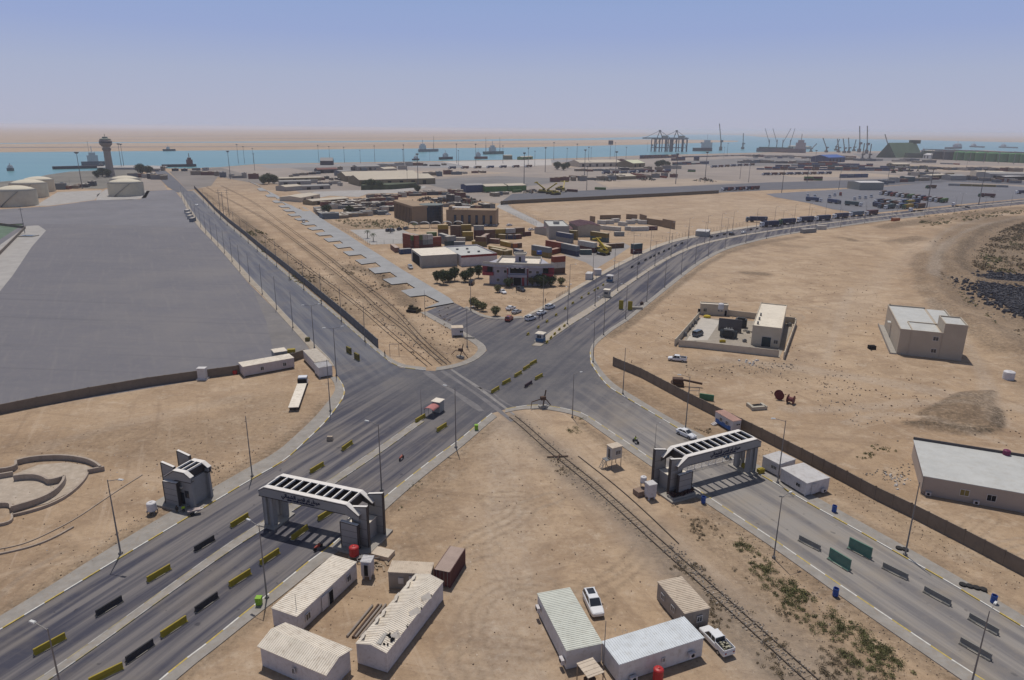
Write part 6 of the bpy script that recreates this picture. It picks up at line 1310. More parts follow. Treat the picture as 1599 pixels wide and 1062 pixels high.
for i, (r_, f_, tc, cb, l) in enumerate([((1347, 291.5), (1332, 293), 'maroon', 'white', 'truck with a maroon box just right of the grey shed'), ((1366, 291), (1352, 291.5), 'brown', 'white', 'truck with a brown box right of the maroon one by the shed'), ((1465, 294), (1446, 294.5), 'brown', 'green', 'pair truck alone at the upper lot edge'), ((1553, 309), (1527, 307.5), 'maroon', 'green', 'maroon boxed truck alone at the right of the lot'), ((1440, 330), (1420, 331), 'none', 'white', 'white flat truck without load at the lower lot edge'), ((1505, 324), (1486, 322.5), 'none', 'white', 'dark flat truck without load right of the lot'), ((1612, 303), (1586, 303), 'navy', 'white', 'dark truck cut by the right picture edge')]):
    truck(tc, cb, r_, f_, l, GT2)
for i in range(6): truck(['navy', 'maroon'][i % 2], ['white', 'red'][i % 2], (1136+i*9, 298-i*.4), (1127+i*9, 298.6-i*.4), 'truck parked beside the far road, %s from the left of six' % ORD[i], 'six trucks beside the far road')
# motorcycles and handcart
def moto(px, label, az, m=None):
    p = P(*px); o = thing('motorcycle', label, 'motorcycle', (p.x, p.y, .03), az)
    for x in (-.65, .65): k = MB(); k.cyl((x, -.06, .31), (x, .06, .31), .31, n=16); k.build('wheel', M_tyre, o)
    k = MB(); loft(k, [(-.75, [(-.08, .62), (.08, .62), (.1, .72), (-.1, .72)]), (-.2, [(-.13, .45), (.13, .45), (.13, .78), (-.13, .78)]), (.25, [(-.15, .45), (.15, .45), (.13, .92), (-.13, .92)]), (.45, [(-.08, .55), (.08, .55), (.06, .85), (-.06, .85)])]); k.build('body', m or PAINT['red'], o, fix=True)
    k = MB(); k.bar((.65, 0, .31), (.4, 0, 1.0), .07); k.bar((.42, -.35, 1.02), (.42, .35, 1.02), .05); k.build('handlebar', M_steel, o)
    return o
moto((497, 858), 'dark red motorcycle parked at the kerb in the left gate shadow', R(60)); moto((627, 718), 'red motorcycle on the near road past the left gate', R(70)); moto((1111, 712), 'motorcycle standing behind the right gate beam', R(10), PAINT['grey'])
mr = moto((992.7, 692), 'motorcycle ridden along the right road towards the gate', R(-55), PAINT['dark'])
ct = thing('handcart', 'vendor handcart with a pale top beside the gatehouse', 'cart', (*P(304, 803)[:2], 0), R(25)); k = MB(); k.box((0, 0, .8), (2.0, .9, .25)); k.build('tray', mat('cart_top', (.4, .33, .3), ns=4, na=.4), ct)
for s in (-.5, .5): k = MB(); k.cyl((-.3, s, .35), (-.3, s*1.15, .35), .35, n=14); k.build('wheel', M_tyre, ct)
k = MB(); k.bar((.9, -.3, .8), (1.6, -.3, .9), .05); k.bar((.9, .3, .8), (1.6, .3, .9), .05); k.build('handle', M_steel, ct)
# yellow forklift stacker, bulldozers
def machine(px, label, az, m, s=1.0, boom=False, name='bulldozer'):
    p = P(*px); o = thing(name, label, 'machine', (p.x, p.y, 0), az); o.scale = (s, s, s)
    for q in (-1, 1):
        k = MB(); k.cyl((-1.5, q*1.0, .5), (-1.5, q*1.5, .5), .5, n=12); k.cyl((1.4, q*1.0, .5), (1.4, q*1.5, .5), .5, n=12); k.box((0, q*1.25, .5), (3.0, .45, .95)); k.build('track', M_tyre, o)
    k = MB(); k.box((.6, 0, 1.3), (2.4, 1.4, 1.1)); k.box((-.9, 0, 1.2), (1.6, 1.5, .8)); k.build('hull', m, o)
    k = MB(); k.box((-.7, 0, 2.4), (1.3, 1.3, .1)); 
    for a_ in (-1, 1):
        for b_ in (-1, 1): k.box((-.7+a_*.6, b_*.6, 1.95), (.08, .08, .9))
    k.build('cab_frame', m, o); k = MB(); k.box((-.7, 0, 1.9), (1.0, 1.1, .7)); k.build('window', M_glass, o)
    if boom: k = MB(); k.bar((-1.4, 0, 2.0), (3.6, 0, 5.4), .5, .6); k.bar((3.4, -2.2, 5.2), (3.4, 2.2, 5.2), .5); k.build('boom', m, o)
    else: k = MB(); k.box((2.2, 0, .7), (.25, 3.4, 1.1)); k.build('blade', m, o)
    return o
machine((645, 487), 'old brown bulldozer parked between the tracks and the concrete bays', R(-20), mat('brown_machine', (.085, .065, .03), na=.3))
machine((942, 398), 'yellow reach stacker with raised boom in the container yard', R(130), PAINT['yellow'], 1.5, True, 'reach_stacker'); machine((933, 394), 'second yellow stacker behind the raised boom one', R(110), PAINT['yellow'], 1.3, False, 'reach_stacker')
for i, (u, v) in enumerate([(858, 303), (867, 304.5), (880, 300), (875, 297), (847, 301.5)]): machine((u, v), 'yellow construction machine by the far road, %s of five from the left' % ORD[[1, 2, 4, 3, 0][i]], R(40*i), PAINT['yellow'], 2.0, i % 2 == 0, 'excavator')
for i, (u, v) in enumerate([(1406, 268), (1420, 268), (1433, 268.5), (1447, 269), (1395, 270)]): machine((u, v), 'dark machine near the green silos, %s of five' % ORD[i], R(30*i), mat('olive_machine', (.09, .09, .04), na=.3), 1.6, True, 'excavator')
k = MB(); k.box((0, 0, 1.2), (2.6, 1.8, 1.6)); k.box((0, 0, .4), (3.0, 2.2, .8)); k.cyl((-1.2, -1.2, .5), (-1.2, 1.2, .5), .5); k.bar((1.4, 0, 1.6), (6.0, -.5, 1.0), .45); q = P(1058, 602); o = k.build('wrecked_engine', M_rust, None, loc=(q.x, q.y, 0)); tag(o, 'dark rusty engine block with a long beam behind the precast wall', 'scrap machine').rotation_euler = (0, 0, R(-8))
k = MB()
for x in (0, 2.4): k.bar((x, 0, 0), (x, 0, 1.9), .1)
for z in (1.0, 1.9): k.bar((0, 0, z), (2.4, 0, z), .1)
q = P(1076, 616); tag(k.build('pipe_stand', M_pole, None, loc=(q.x, q.y, 0)), 'small pipe rack behind the precast wall', 'frame')
q = P(1103, 625); o = MB().box((0, 0, .8), (3.4, .3, 1.5)).build('green_container_bin', mat('green_board', (.06, .19, .11), na=.1), None, loc=(q.x, q.y, 0)); o.rotation_euler = (0, 0, R(-22)); tag(o, 'low green board leaning behind the precast wall', 'board')
def reel(px, label, az):
    p = P(*px); o = thing('cable_reel', label, 'cable reel', (p.x, p.y, 0), az); m = mat('reel_red', (.13, .025, .03), rough=.6, na=.15)
    for s in (-.7, .7): k = MB(); k.cyl((0, s-.05, 1.05), (0, s+.05, 1.05), 1.05, n=22); k.build('flange', m, o)
    k = MB(); k.cyl((0, -.7, 1.05), (0, .7, 1.05), .55, n=16); k.build('drum', mat('reel_drum', (.18, .06, .06), na=.2), o)
reel((1216, 623), 'dark red cable reel seen on edge, left of the two', R(-10)); reel((1234, 630), 'dark red cable reel turned sideways, right of the two', R(50))
k = MB(); k.box((0, 0, .45), (3.6, .7, .8), .2); k.box((-1.6, 1.2, .45), (.6, 2.4, .8), .2); k.box((1.6, 1.2, .45), (.6, 2.4, .8), .2); k.box((0, 1.6, .3), (2.2, 1.2, .5), .3, 1); q = P(1184, 640); o = k.build('concrete_pit_frame', [mat('chalky_block', (.42, .38, .31), na=.15), M_dark], None, loc=(q.x, q.y, 0)); tag(o, 'U shaped chalky concrete frame on the sand left of the reels', 'frame')
q = P(1361, 545); o = MB().box((0, 0, .55), (1.9, 1.5, 1.1)).build('black_crate', M_dark, None, loc=(q.x, q.y, 0)); tag(o, 'small black crate on the sand left of the beige house', 'crate')
for i, (px, l) in enumerate([((1098, 786), 'blue drum bin by the kerb below the right gate'), ((1302, 800), 'blue drum bin beyond the cabins of the right road'), ((1304, 931), 'blue drum bin on the near kerb of the right road'), ((1550.5, 942), 'blue drum bin at the right picture edge'), ((1032, 660), 'blue drum bin on the pavement before the right gate')][:4]):
    p = P(*px); k = MB(); k.lathe([(.36, 0), (.40, .05), (.38, .45), (.41, .5), (.38, .55), (.40, 1.15), (.33, 1.16), (.32, .7)], n=16); k.box((0, .42, .6), (.08, .08, 1.2)); tag(k.build('waste_bin', M_blue, None, loc=(p.x, p.y, .13)), l, 'waste bin', 'blue waste bins')
for px, l in [((405, 945), 'bright green bin by the lamp post of the long cabin'), ((744, 672), 'bright green bin on the kerb near the railway crossing')]:
    p = P(*px); k = MB(); k.box((0, 0, .6), (.7, .7, 1.0), 0, 0, 0, 1.1); k.box((0, 0, 1.15), (.8, .8, .12)); tag(k.build('waste_bin', mat('lime_plastic', (.22, .42, .03), rough=.5), None, loc=(p.x, p.y, .1)), l, 'waste bin', 'green waste bins')
for px, l in [((1403.5, 858), 'stack of black tyres on the pavement by the bare pole'), ((1503, 915), 'row of black tyres on the far pavement')]:
    p = P(*px); k = MB()
    for i in range(2 if px[0] < 1450 else 4): k.lathe([(.3, 0), (.48, .03), (.5, .14), (.48, .25), (.3, .28)], (i*.75, -i*.35, 0), n=14)
    tag(k.build('old_tyres', M_tyre, None, loc=(p.x, p.y, .13)), l, 'tyres')
# ---------------------------------------------------------------- people
def person(px, label, az, top, legs, pose='stand', z=0.0, skin=(.22, .12, .075)):
    p = P(*px, z)
    if pose == 'stand': J = {'pel': (0, 0, .95), 'ch': (0, 0, 1.35), 'nk': (0, 0, 1.5), 'hd': (.03, 0, 1.66), 'lk': (.05, .1, .5), 'lf': (0, .11, .08), 'lt': (.16, .12, .04), 'rk': (.08, -.1, .5), 'rf': (.12, -.11, .08), 'rt': (.28, -.12, .04), 'ls': (0, .2, 1.42), 'le': (-.03, .27, 1.15), 'lh': (.08, .27, .9), 'rs': (0, -.2, 1.42), 're': (-.02, -.27, 1.15), 'rh': (.12, -.26, .92)}
    elif pose == 'sit': J = {'pel': (0, 0, .46), 'ch': (.04, 0, .86), 'nk': (.06, 0, 1.02), 'hd': (.1, 0, 1.17), 'lk': (.42, .12, .48), 'lf': (.42, .13, .08), 'lt': (.56, .13, .04), 'rk': (.42, -.12, .48), 'rf': (.46, -.13, .08), 'rt': (.6, -.13, .04), 'ls': (.05, .2, .94), 'le': (.1, .25, .68), 'lh': (.34, .16, .6), 'rs': (.05, -.2, .94), 're': (.1, -.25, .68), 'rh': (.34, -.16, .6)}
    else: J = {'pel': (-.25, 0, .82), 'ch': (-.12, 0, 1.2), 'nk': (-.08, 0, 1.36), 'hd': (-.03, 0, 1.51), 'lk': (.15, .2, .72), 'lf': (.0, .2, .35), 'lt': (.14, .2, .32), 'rk': (.15, -.2, .72), 'rf': (.0, -.2, .35), 'rt': (.14, -.2, .32), 'ls': (-.1, .2, 1.28), 'le': (.12, .28, 1.1), 'lh': (.38, .3, 1.06), 'rs': (-.1, -.2, 1.28), 're': (.12, -.28, 1.1), 'rh': (.38, -.3, 1.06)}
    E_ = [('pel', 'ch'), ('ch', 'nk'), ('nk', 'hd'), ('pel', 'lk'), ('lk', 'lf'), ('lf', 'lt'), ('pel', 'rk'), ('rk', 'rf'), ('rf', 'rt'), ('ch', 'ls'), ('ls', 'le'), ('le', 'lh'), ('ch', 'rs'), ('rs', 're'), ('re', 'rh')]
    rad = {'pel': .15, 'ch': .17, 'nk': .06, 'hd': .11, 'lk': .07, 'rk': .07, 'lf': .045, 'rf': .045, 'lt': .04, 'rt': .04, 'ls': .065, 'rs': .065, 'le': .045, 're': .045, 'lh': .035, 'rh': .035}
    ks = list(J); me = bpy.data.meshes.new('person'); me.from_pydata([J[q] for q in ks], [(ks.index(a_), ks.index(b_)) for a_, b_ in E_], [])
    o = bpy.data.objects.new('person', me); COL.objects.link(o); o.modifiers.new('s', 'SKIN'); o.modifiers.new('d', 'SUBSURF').levels = 1
    for i, q in enumerate(ks): sv = me.skin_vertices[0].data[i]; sv.radius = (rad[q], rad[q]); sv.use_root = (q == 'pel')
    bpy.context.view_layer.update(); dg = bpy.context.evaluated_depsgraph_get(); nm = bpy.data.meshes.new_from_object(o.evaluated_get(dg)); bpy.data.objects.remove(o)
    o = bpy.data.objects.new('person', nm); COL.objects.link(o); nm.materials.clear()
    for m in (mat('skin_tone', skin), mat('cloth_%d_%d_%d' % tuple(int(c*255) for c in top), top), mat('cloth_%d_%d_%d' % tuple(int(c*255) for c in legs), legs)): nm.materials.append(m)
    hz, pz = J['nk'][2], J['pel'][2]
    for f in nm.polygons:
        c_ = f.center; dh = min((c_-Vector(J['lh'])).length, (c_-Vector(J['rh'])).length)
        f.material_index = 0 if c_.z > hz or dh < .1 else 2 if (c_.z < pz+.03 or (pose == 'sit' and c_.z < .6 and abs(c_.y) < .2 and c_.x > .05)) else 1; f.use_smooth = True
    o.location = (p.x, p.y, z); o.rotation_euler = (0, 0, az); tag(o, label, 'person')
    k = MB(); hd = J['hd']; k.lathe([(.10, -.01), (.115, .04), (.10, .1), (.05, .125)], (hd[0]-.015, hd[1], hd[2]), n=12); k.build('hair', mat('black_hair', (.012, .01, .009)), o)
person((851.5, 472.5), 'person in dark clothes standing beside the last white police car', R(30), (.05, .04, .05), (.04, .04, .05))
person((842, 499), 'person in black walking between the row of white cars', R(200), (.03, .03, .035), (.03, .03, .04))
person((847, 498), 'person in dark grey beside the front white car', R(120), (.06, .05, .06), (.04, .04, .05))
person((601, 557), 'person in dark clothes on the kerb by the rails', R(40), (.06, .035, .03), (.03, .03, .03), z=.13)
person((277, 800), 'seated person in a black shirt leaning by the gatehouse', R(-70), (.03, .03, .03), (.12, .1, .06), 'sit', .0)
person((287, 799), 'seated person in a bright lime vest outside the gatehouse', R(-60), (.40, .55, .02), (.03, .03, .04), 'sit', .0)
person((992.3, 692.0), 'rider in a lime vest on the moving motorcycle', R(-55), (.35, .42, .05), (.05, .07, .12), 'ride', .05)
person((467.8, 327.5), 'person in dark clothes on the herringbone road', R(0), (.04, .04, .04), (.04, .04, .04))
person((806, 457), 'person in brown before the forecourt cars', R(0), (.1, .05, .03), (.04, .03, .03))
# ---------------------------------------------------------------- containers
def ctr_proto(col, L, far=False):
    k = MB(); W, Hh = 2.44, 2.6; m = CC[col]
    k.box((0, 0, Hh/2+.04), (L-.1, W-.12, Hh-.12))
    if far:
        o = k.build('shipping_container', [m]); k = MB()
    else:
        o = bpy.data.objects.new('shipping_container', None); COL.objects.link(o)
        n = int(L/.28)
        for i in range(n):
            x = -L/2+.2+(L-.4)*i/(n-1)
            for s in (-1, 1): k.box((x, s*(W/2-.045), Hh/2), (.13, .05, Hh-.3))
        for i in range(8): k.box((-L/2+.045, -W/2+.3+i*(W-.6)/7, Hh/2), (.05, .13, Hh-.3))
        for sx in (-1, 1):
            for sy in (-1, 1): k.box((sx*(L/2-.07), sy*(W/2-.07), Hh/2), (.15, .15, Hh))
        for sy in (-1, 1):
            for z in (.07, Hh-.06): k.box((0, sy*(W/2-.05), z), (L, .1, .12))
        k.build('body', m, o)
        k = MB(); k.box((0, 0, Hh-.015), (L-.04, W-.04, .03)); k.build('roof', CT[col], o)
        for s in (-1, 1):
            d = MB(); d.box((L/2-.02, s*(W/4-.02), Hh/2), (.06, W/2-.12, Hh-.25)); do = d.build('door', m, o)
            d = MB(); d.box((L/2+.03, s*W*.12, Hh/2), (.05, .05, Hh-.2)); d.box((L/2+.03, s*W*.34, Hh/2), (.05, .05, Hh-.2)); d.build('lock_bar', M_pole, do)
    o['category'] = 'container'; o['label'] = ''; return Proto(o)
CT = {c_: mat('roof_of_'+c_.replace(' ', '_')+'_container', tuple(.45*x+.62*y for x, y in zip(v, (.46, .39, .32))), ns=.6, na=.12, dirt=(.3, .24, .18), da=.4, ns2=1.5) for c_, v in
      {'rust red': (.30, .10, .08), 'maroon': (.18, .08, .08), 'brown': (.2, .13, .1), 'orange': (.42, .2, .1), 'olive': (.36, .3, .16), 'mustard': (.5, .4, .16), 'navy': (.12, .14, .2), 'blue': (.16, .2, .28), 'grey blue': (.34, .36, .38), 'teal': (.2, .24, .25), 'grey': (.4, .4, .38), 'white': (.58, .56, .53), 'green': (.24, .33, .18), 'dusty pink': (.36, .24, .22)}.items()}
CP = {}
def ctr(col, L, x, y, z, an, label, group, far=False):
    key = (col, L, far)
    if key not in CP: CP[key] = ctr_proto(col, L, far)
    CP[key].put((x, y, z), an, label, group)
CLAB = []
def stack(A, B_, cols, where, group='containers in the middle yard', L=None, flip=0):
    """A, B_: photo points of the two ends of the nearest bottom edge; cols bottom to top"""
    a_, b_ = P(*A), P(*B_); ln = (b_-a_).length; d = (b_-a_).normalized(); n = Vector((-d.y, d.x, 0))
    L = L or (12.19 if ln > 8.6 else 6.06); c_ = (a_+b_)/2+n*1.25
    for i, col in enumerate(cols):
        w = '' if len(cols) == 1 else (['lowest', 'topmost'][i] if len(cols) == 2 else ['lowest', 'middle', 'topmost'][i])
        lab = '%s container%s %s' % (col, (', '+w+' of its stack,') if w else '', where)
        ctr(col, L, c_.x, c_.y, 2.63*i, math.atan2(d.y, d.x)+(math.pi if flip else 0), lab, group)
def stackend(A, B_, cols, where, group='containers in the middle yard', L=12.19):
    """A, B_ span the short end facing the camera; the container runs away from it"""
    a_, b_ = P(*A), P(*B_); d = (b_-a_).normalized(); n = Vector((-d.y, d.x, 0)); c_ = (a_+b_)/2+n*L/2
    for i, col in enumerate(cols):
        w = '' if len(cols) == 1 else (['lowest', 'topmost'][i] if len(cols) == 2 else ['lowest', 'middle', 'topmost'][i])
        ctr(col, L, c_.x, c_.y, 2.63*i, math.atan2(n.y, n.x)+math.pi, '%s container%s %s' % (col, (', '+w+' of its stack,') if w else '', where), group)
S7 = lambda *p: crop(780, 300, 7.268, p); S74 = lambda *p: crop(740, 340, 9.994, p); S6 = lambda *p: crop(600, 330, 8.883, p); S9 = lambda *p: crop(920, 300, 9.994, p)
# foreground red container
A, B_ = PL(c3((1390, 350), (1505, 165))); d = (B_-A).normalized(); n = Vector((-d.y, d.x, 0)); c_ = (A+B_)/2+n*1.22
ctr('maroon', 6.06, c_.x, c_.y, 0, math.atan2(d.y, d.x)+math.pi, 'faded red container standing behind the small tan roofed cabin', 'containers in the left camp')
stack(*S7((690, 690), (872, 732)), ['navy', 'grey blue'], 'at the middle of the yard facing the forecourt')
stack(*S7((520, 655), (690, 690)), ['rust red', 'rust red'], 'just left of the large blue pair')
stack(*S7((375, 718), (540, 748)), ['olive', 'grey blue'], 'behind the red trimmed station roof')
stack(*S7((545, 725), (690, 690)), ['rust red'], 'behind the three high stack')
stack(*S7((618, 932), (737, 922)), ['brown', 'white', 'rust red'], 'at the right corner of the red trimmed station')
stack(*S7((600, 545), (845, 590)), ['grey', 'blue'], 'in front of the red roofed office')
stack(*S7((640, 520), (890, 545)), ['olive', 'olive'], 'directly against the red roofed office')
stack(*S7((880, 655), (1072, 692)), ['maroon', 'white'], 'right of the large blue pair')
stack(*S7((940, 712), (1022, 712)), ['teal'], 'low in front of the white topped stack')
stack(*S7((1020, 545), (1220, 575)), ['teal', 'olive'], 'behind the yellow stackers')
stack(*S7((1220, 645), (1385, 635)), ['brown'], 'right of the yellow stackers')
stack(*S7((1100, 625), (1250, 690)), ['mustard'], 'half hidden behind the yellow stackers')
stack(*S9((692, 970), (827, 955)), ['maroon', 'teal'], 'alone near the far kerb')
stack(*S74((400, 430), (610, 480)), ['mustard'], 'left behind the orange one'); stack(*S74((520, 455), (625, 482)), ['orange'], 'at the centre of the left rows'); stack(*S74((615, 478), (737, 468)), ['brown'], 'right of the orange one')
stack(*S74((255, 555), (470, 600)), ['olive'], 'long one left behind the station roof'); stack(*S74((460, 597), (582, 585)), ['olive'], 'short one left behind the station roof'); stack(*S74((245, 520), (440, 560)), ['mustard'], 'behind the long olive one by the station')
stack(*S74((605, 560), (720, 590)), ['blue'], 'small one left of the station roof tower')
stack(*S74((380, 330), (520, 340)), ['olive'], 'in the third row, left of the navy one'); stack(*S74((520, 340), (630, 340)), ['navy'], 'in the third row'); stack(*S74((630, 340), (735, 330)), ['maroon'], 'at the right end of the third row')
stack(*S74((170, 330), (330, 325)), ['brown', 'brown'], 'in the back row left of the yellow one'); stack(*S74((330, 320), (500, 315)), ['olive', 'mustard'], 'in the back row'); stack(*S74((500, 312), (650, 305)), ['brown', 'white'], 'in the back row with lettered side'); stack(*S74((650, 300), (800, 290)), ['olive', 'brown'], 'in the back row right of the white one'); stack(*S74((800, 290), (860, 285)), ['maroon'], 'at the right end of the back row')
stack(*S74((-10, 335), (165, 335)), ['maroon', 'maroon', 'grey'], 'at the left end of the back row')
stack(*S74((50, 445), (155, 450)), ['olive', 'brown'], 'two high block facing the flat roofed hall'); stack(*S74((150, 450), (265, 380)), ['brown', 'maroon'], 'right half of the two high block'); stack(*S74((-10, 440), (115, 440)), ['mustard'], 'low one behind the flat roofed hall')
stack(*S74((230, 400), (390, 410)), ['dusty pink'], 'low one between the two high block and the orange one')
stack(*S6((735, 375), (900, 375)), ['brown', 'brown', 'mustard'], 'at the left of the tall back block'); stack(*S6((905, 385), (1070, 390)), ['maroon', 'brown', 'brown'], 'at the middle of the tall back block'); stack(*S6((1070, 375), (1215, 370)), ['brown', 'olive', 'mustard'], 'at the right of the tall back block'); stack(*S6((1085, 412), (1240, 410)), ['olive', 'mustard'], 'in front of the tall back block')
stack(*S6((580, 352), (738, 350)), ['green'], 'with pale roof by the office palms')
stack(*S6((755, 430), (870, 470)), ['grey', 'grey blue'], 'behind the warehouse roof'); stack(*S6((860, 485), (1005, 470)), ['teal', 'grey'], 'right behind the warehouse roof'); stack(*S6((955, 490), (1135, 490)), ['grey blue'], 'slatted one behind the flat hall parapet'); stack(*S6((1000, 430), (1100, 430)), ['white'], 'low one in the gap behind the hall')
stack(*S6((260, 505), (430, 545)), ['rust red', 'rust red', 'rust red'], 'at the left corner block'); stack(*S6((425, 540), (500, 535)), ['maroon', 'maroon', 'green'], 'in the left corner block'); stack(*S6((500, 535), (570, 530)), ['maroon', 'teal', 'brown'], 'in the left corner block front'); stack(*S6((570, 530), (640, 525)), ['maroon', 'grey', 'white'], 'at the right of the left corner block')
stack(*S6((270, 595), (335, 590)), ['blue'], 'low one beside the dark warehouse mouth'); stack(*S6((640, 495), (810, 480)), ['rust red', 'rust red'], 'behind the left part of the warehouse')
stack(*S6((70, 512), (165, 588)), ['dusty pink'], 'lone one beside the concrete road', L=12.19, flip=1)
GW = 'white containers in the walled sand corner'
for i, (a_, b_) in enumerate([((140, 580), (220, 590)), ((225, 590), (450, 612)), ((150, 500), (230, 505)), ((230, 500), (410, 500)), ((350, 480), (500, 470)), ((430, 520), (590, 535)), ((560, 500), (740, 500)), ((640, 480), (800, 490)), ((740, 500), (920, 505)), ((585, 600), (660, 605)), ((660, 612), (930, 605))]):
    stack(*S9(a_, b_), ['white'], 'in the walled sand corner, %s from the upper left' % ORD[i] if i else 'in the walled sand corner, front left short one', GW)
stack(*S9((935, 597), (1060, 595)), ['maroon'], 'dark one at the end of the white rows', GW); stack(*S9((425, 690), (520, 690)), ['grey'], 'grey hut like one before the white rows', GW)
stack(*crop(1240, 280, 8.883, [(98, 755), (335, 735)]), ['grey'], 'pale green grey one beside the curving road', 'containers beside the curving road'); stack(*crop(1240, 280, 8.883, [(350, 700), (425, 700)]), ['white'], 'small one with a tank beside the curving road', 'containers beside the curving road'); stack(*crop(1240, 280, 8.883, [(1365, 590), (1480, 585)]), ['orange'], 'rusty one at the outer kerb far right', 'containers beside the curving road')
# little containers at the yard road
for i in range(4): stackend((289-i*2.2+(0 if i else 3), 347-i*4.5), (305-i*2.2, 347-i*4.5), ['grey blue' if i == 0 else 'white'], 'at the far kerb of the paved yard, %s from the camera' % ORD[i], 'containers by the port road', 6.06)
# ---------------------------------------------------------------- middle buildings
building('warehouse', 'grey sheet metal warehouse with a pale cream gabled roof and open dark end', 'warehouse', S6((490, 625), (975, 590), (870, 490), (410, 525)), 5.6, roof='flat', parapet=.05, pt=.05, roofm=M_roofcream, wall=M_greywall, doors=[('left', 0, .05, 15, 4.8)], over=.02)
FH, a, b = building('flat_hall', 'low white flat roofed hall with a dark red roof band', 'building', S6((990, 655), (1530, 585), (1265, 475), (925, 500)), 4.6, wall=M_whitewall, roofm=M_screed, roof='flat', parapet=.7, over=0)
k = MB()
for sy in (-1,): k.box((0, sy*(b/2+.03), 4.75), (a, .08, 1.1))
k.box((a/2+.03, 0, 4.75), (.08, b, 1.1)); k.build('red_band', mat('dark_red_band', (.20, .03, .035), na=.1), FH)
for i in range(4): k = MB(); k.box((-a/4+i*a/7, (-1)**i*b/6, 5.0), (1.1, .8, .7)); k.build('rooftop_unit', M_steel, FH)
# police station
an = R(-6); d = Vector((math.cos(an), math.sin(an), 0)); n = Vector((-d.y, d.x, 0)); cc = (P(752, 445)+P(864, 447))/2
Lp, Dp = 30.0, 17.0; cc = cc+n*Dp/2
ps = thing('station', 'two storey station with lilac facade, dark red trim and a rooftop stair tower', 'building', (cc.x, cc.y, 0), an)
M_lil = mat('lilac_render', (.33, .31, .36), ns=.3, na=.07, dirt=(.27, .24, .25), da=.3, ns2=1.0); M_crim = mat('crimson_trim', (.24, .035, .05), na=.1); M_pcream = mat('parapet_cream', (.48, .44, .38), na=.08)
k = MB(); k.prism([(-Lp/2+3, -Dp/2+2), (-Lp/2+5, -Dp/2+1), (-4, -Dp/2+1), (-3.4, -Dp/2), (3.4, -Dp/2), (4, -Dp/2+1), (Lp/2-5, -Dp/2+1), (Lp/2-3, -Dp/2+2), (Lp/2-3, -Dp/2+8), (Lp/2-6, Dp/2), (-Lp/2+6, Dp/2), (-Lp/2+3, -Dp/2+8)], 0, 7.6); k.build('wall', M_lil, ps)
k = MB(); k.prism([(-Lp/2, -Dp/2+1.8), (-9, -Dp/2-.2), (-4, -Dp/2), (-1.5, -Dp/2-.9), (1.5, -Dp/2-.9), (4, -Dp/2), (9, -Dp/2-.2), (Lp/2, -Dp/2+1.8), (Lp/2-3, -Dp/2+8.2), (Lp/2-6, Dp/2+.2), (-Lp/2+6, Dp/2+.2), (-Lp/2+3, -Dp/2+8.2)], 7.6, 8.4); k.build('cornice', mat('lilac_cornice', (.38, .37, .42), na=.06), ps)
k = MB(); k.prism([(-Lp/2+6.5, -Dp/2+3), (Lp/2-6.5, -Dp/2+3), (Lp/2-6.8, Dp/2-.3), (-Lp/2+6.8, Dp/2-.3)], 8.4, 8.46); k.build('roof', M_roofcream, ps)
k = MB()
for a_, b_ in (((-Lp/2+6, -Dp/2+3), (-Lp/2+6.3, Dp/2)), ((-Lp/2+6.3, Dp/2), (Lp/2-6.3, Dp/2)), ((Lp/2-6.3, Dp/2), (Lp/2-6, -Dp/2+3)), ((-Lp/2+.3, -Dp/2+2), (-9, -Dp/2+.1)), ((-9, -Dp/2+.1), (9, -Dp/2+.1)), ((9, -Dp/2+.1), (Lp/2-.3, -Dp/2+2))): k.bar((*a_, 8.9), (*b_, 8.9), .25, 1.0)
k.build('parapet', M_pcream, ps)
k = MB(); k.box((.2, 1.0, 9.9), (4.0, 3.4, 3.0)); k.build('stair_tower', M_lil, ps); k = MB(); k.box((.2, 1.0, 11.55), (5.2, 4.4, .3))
for sx in (-1, 1): k.box((.2+sx*2.5, 1.0, 11.95), (.2, 4.4, .5))
for sy in (-1, 1): k.box((.2, 1.0+sy*2.1, 11.95), (5.0, .2, .5))
k.build('tower_cap', M_pcream, ps); k = MB(); k.box((.2, -.72, 9.6), (.9, .06, 2.0)); k.build('tower_door', M_dark, ps)
for s in (-1, 1):
    k = MB(); k.box((s*(Lp/2-2.6), -Dp/2+1.2, 4.6), (4.6, 2.6, 1.3)); k.box((s*(Lp/2-1.4), -Dp/2+3.0, 6.0), (2.6, 2.4, 3.0)); k.build('balcony', M_crim, ps)
    k = MB(); k.box((s*(Lp/2-3.4), -Dp/2+.85, 6.4), (2.2, .2, 2.0)); k.build('balcony_opening', M_dark, ps)
    for x in (5.2, 8.2):
        for z in (1.4, 5.0):
            k = MB(); k.box((s*x, -Dp/2+.96, z+.6), (1.5, .1, 1.4)); f_ = k.build('window', M_whitewall, ps); k = MB(); k.box((s*x, -Dp/2+.9, z+.6), (1.2, .1, 1.1)); k.build('pane', M_glass, f_)
    k = MB(); k.box((s*4.2, -Dp/2+.8, 3.8), (.35, .4, 7.5)); k.build('pilaster', M_crim, ps)
k = MB(); k.box((0, -Dp/2-.03, 6.3), (6.2, .1, 2.2)); k.build('centre_window', M_dark, ps); k = MB(); k.box((0, -Dp/2-.05, 1.7), (3.0, .12, 3.2)); k.build('entrance_door', M_dark, ps)
k = MB(); k.box((0, -Dp/2-.6, 4.2), (8.0, 1.3, 1.0)); k.build('balcony_band', M_lil, ps); k = MB()
for s in (-2.4, 2.4): k.box((s, -Dp/2-.3, 1.85), (.9, .5, 3.7))
k.build('door_column', M_crim, ps)
k = MB()
for i in range(5): k.box((-4+2*i, -Dp/2-.35-(.45 if abs(i-2) < 2 else .1), 7.45), (1.0, .3, .25))
k.build('awning_light', M_gatew, ps)
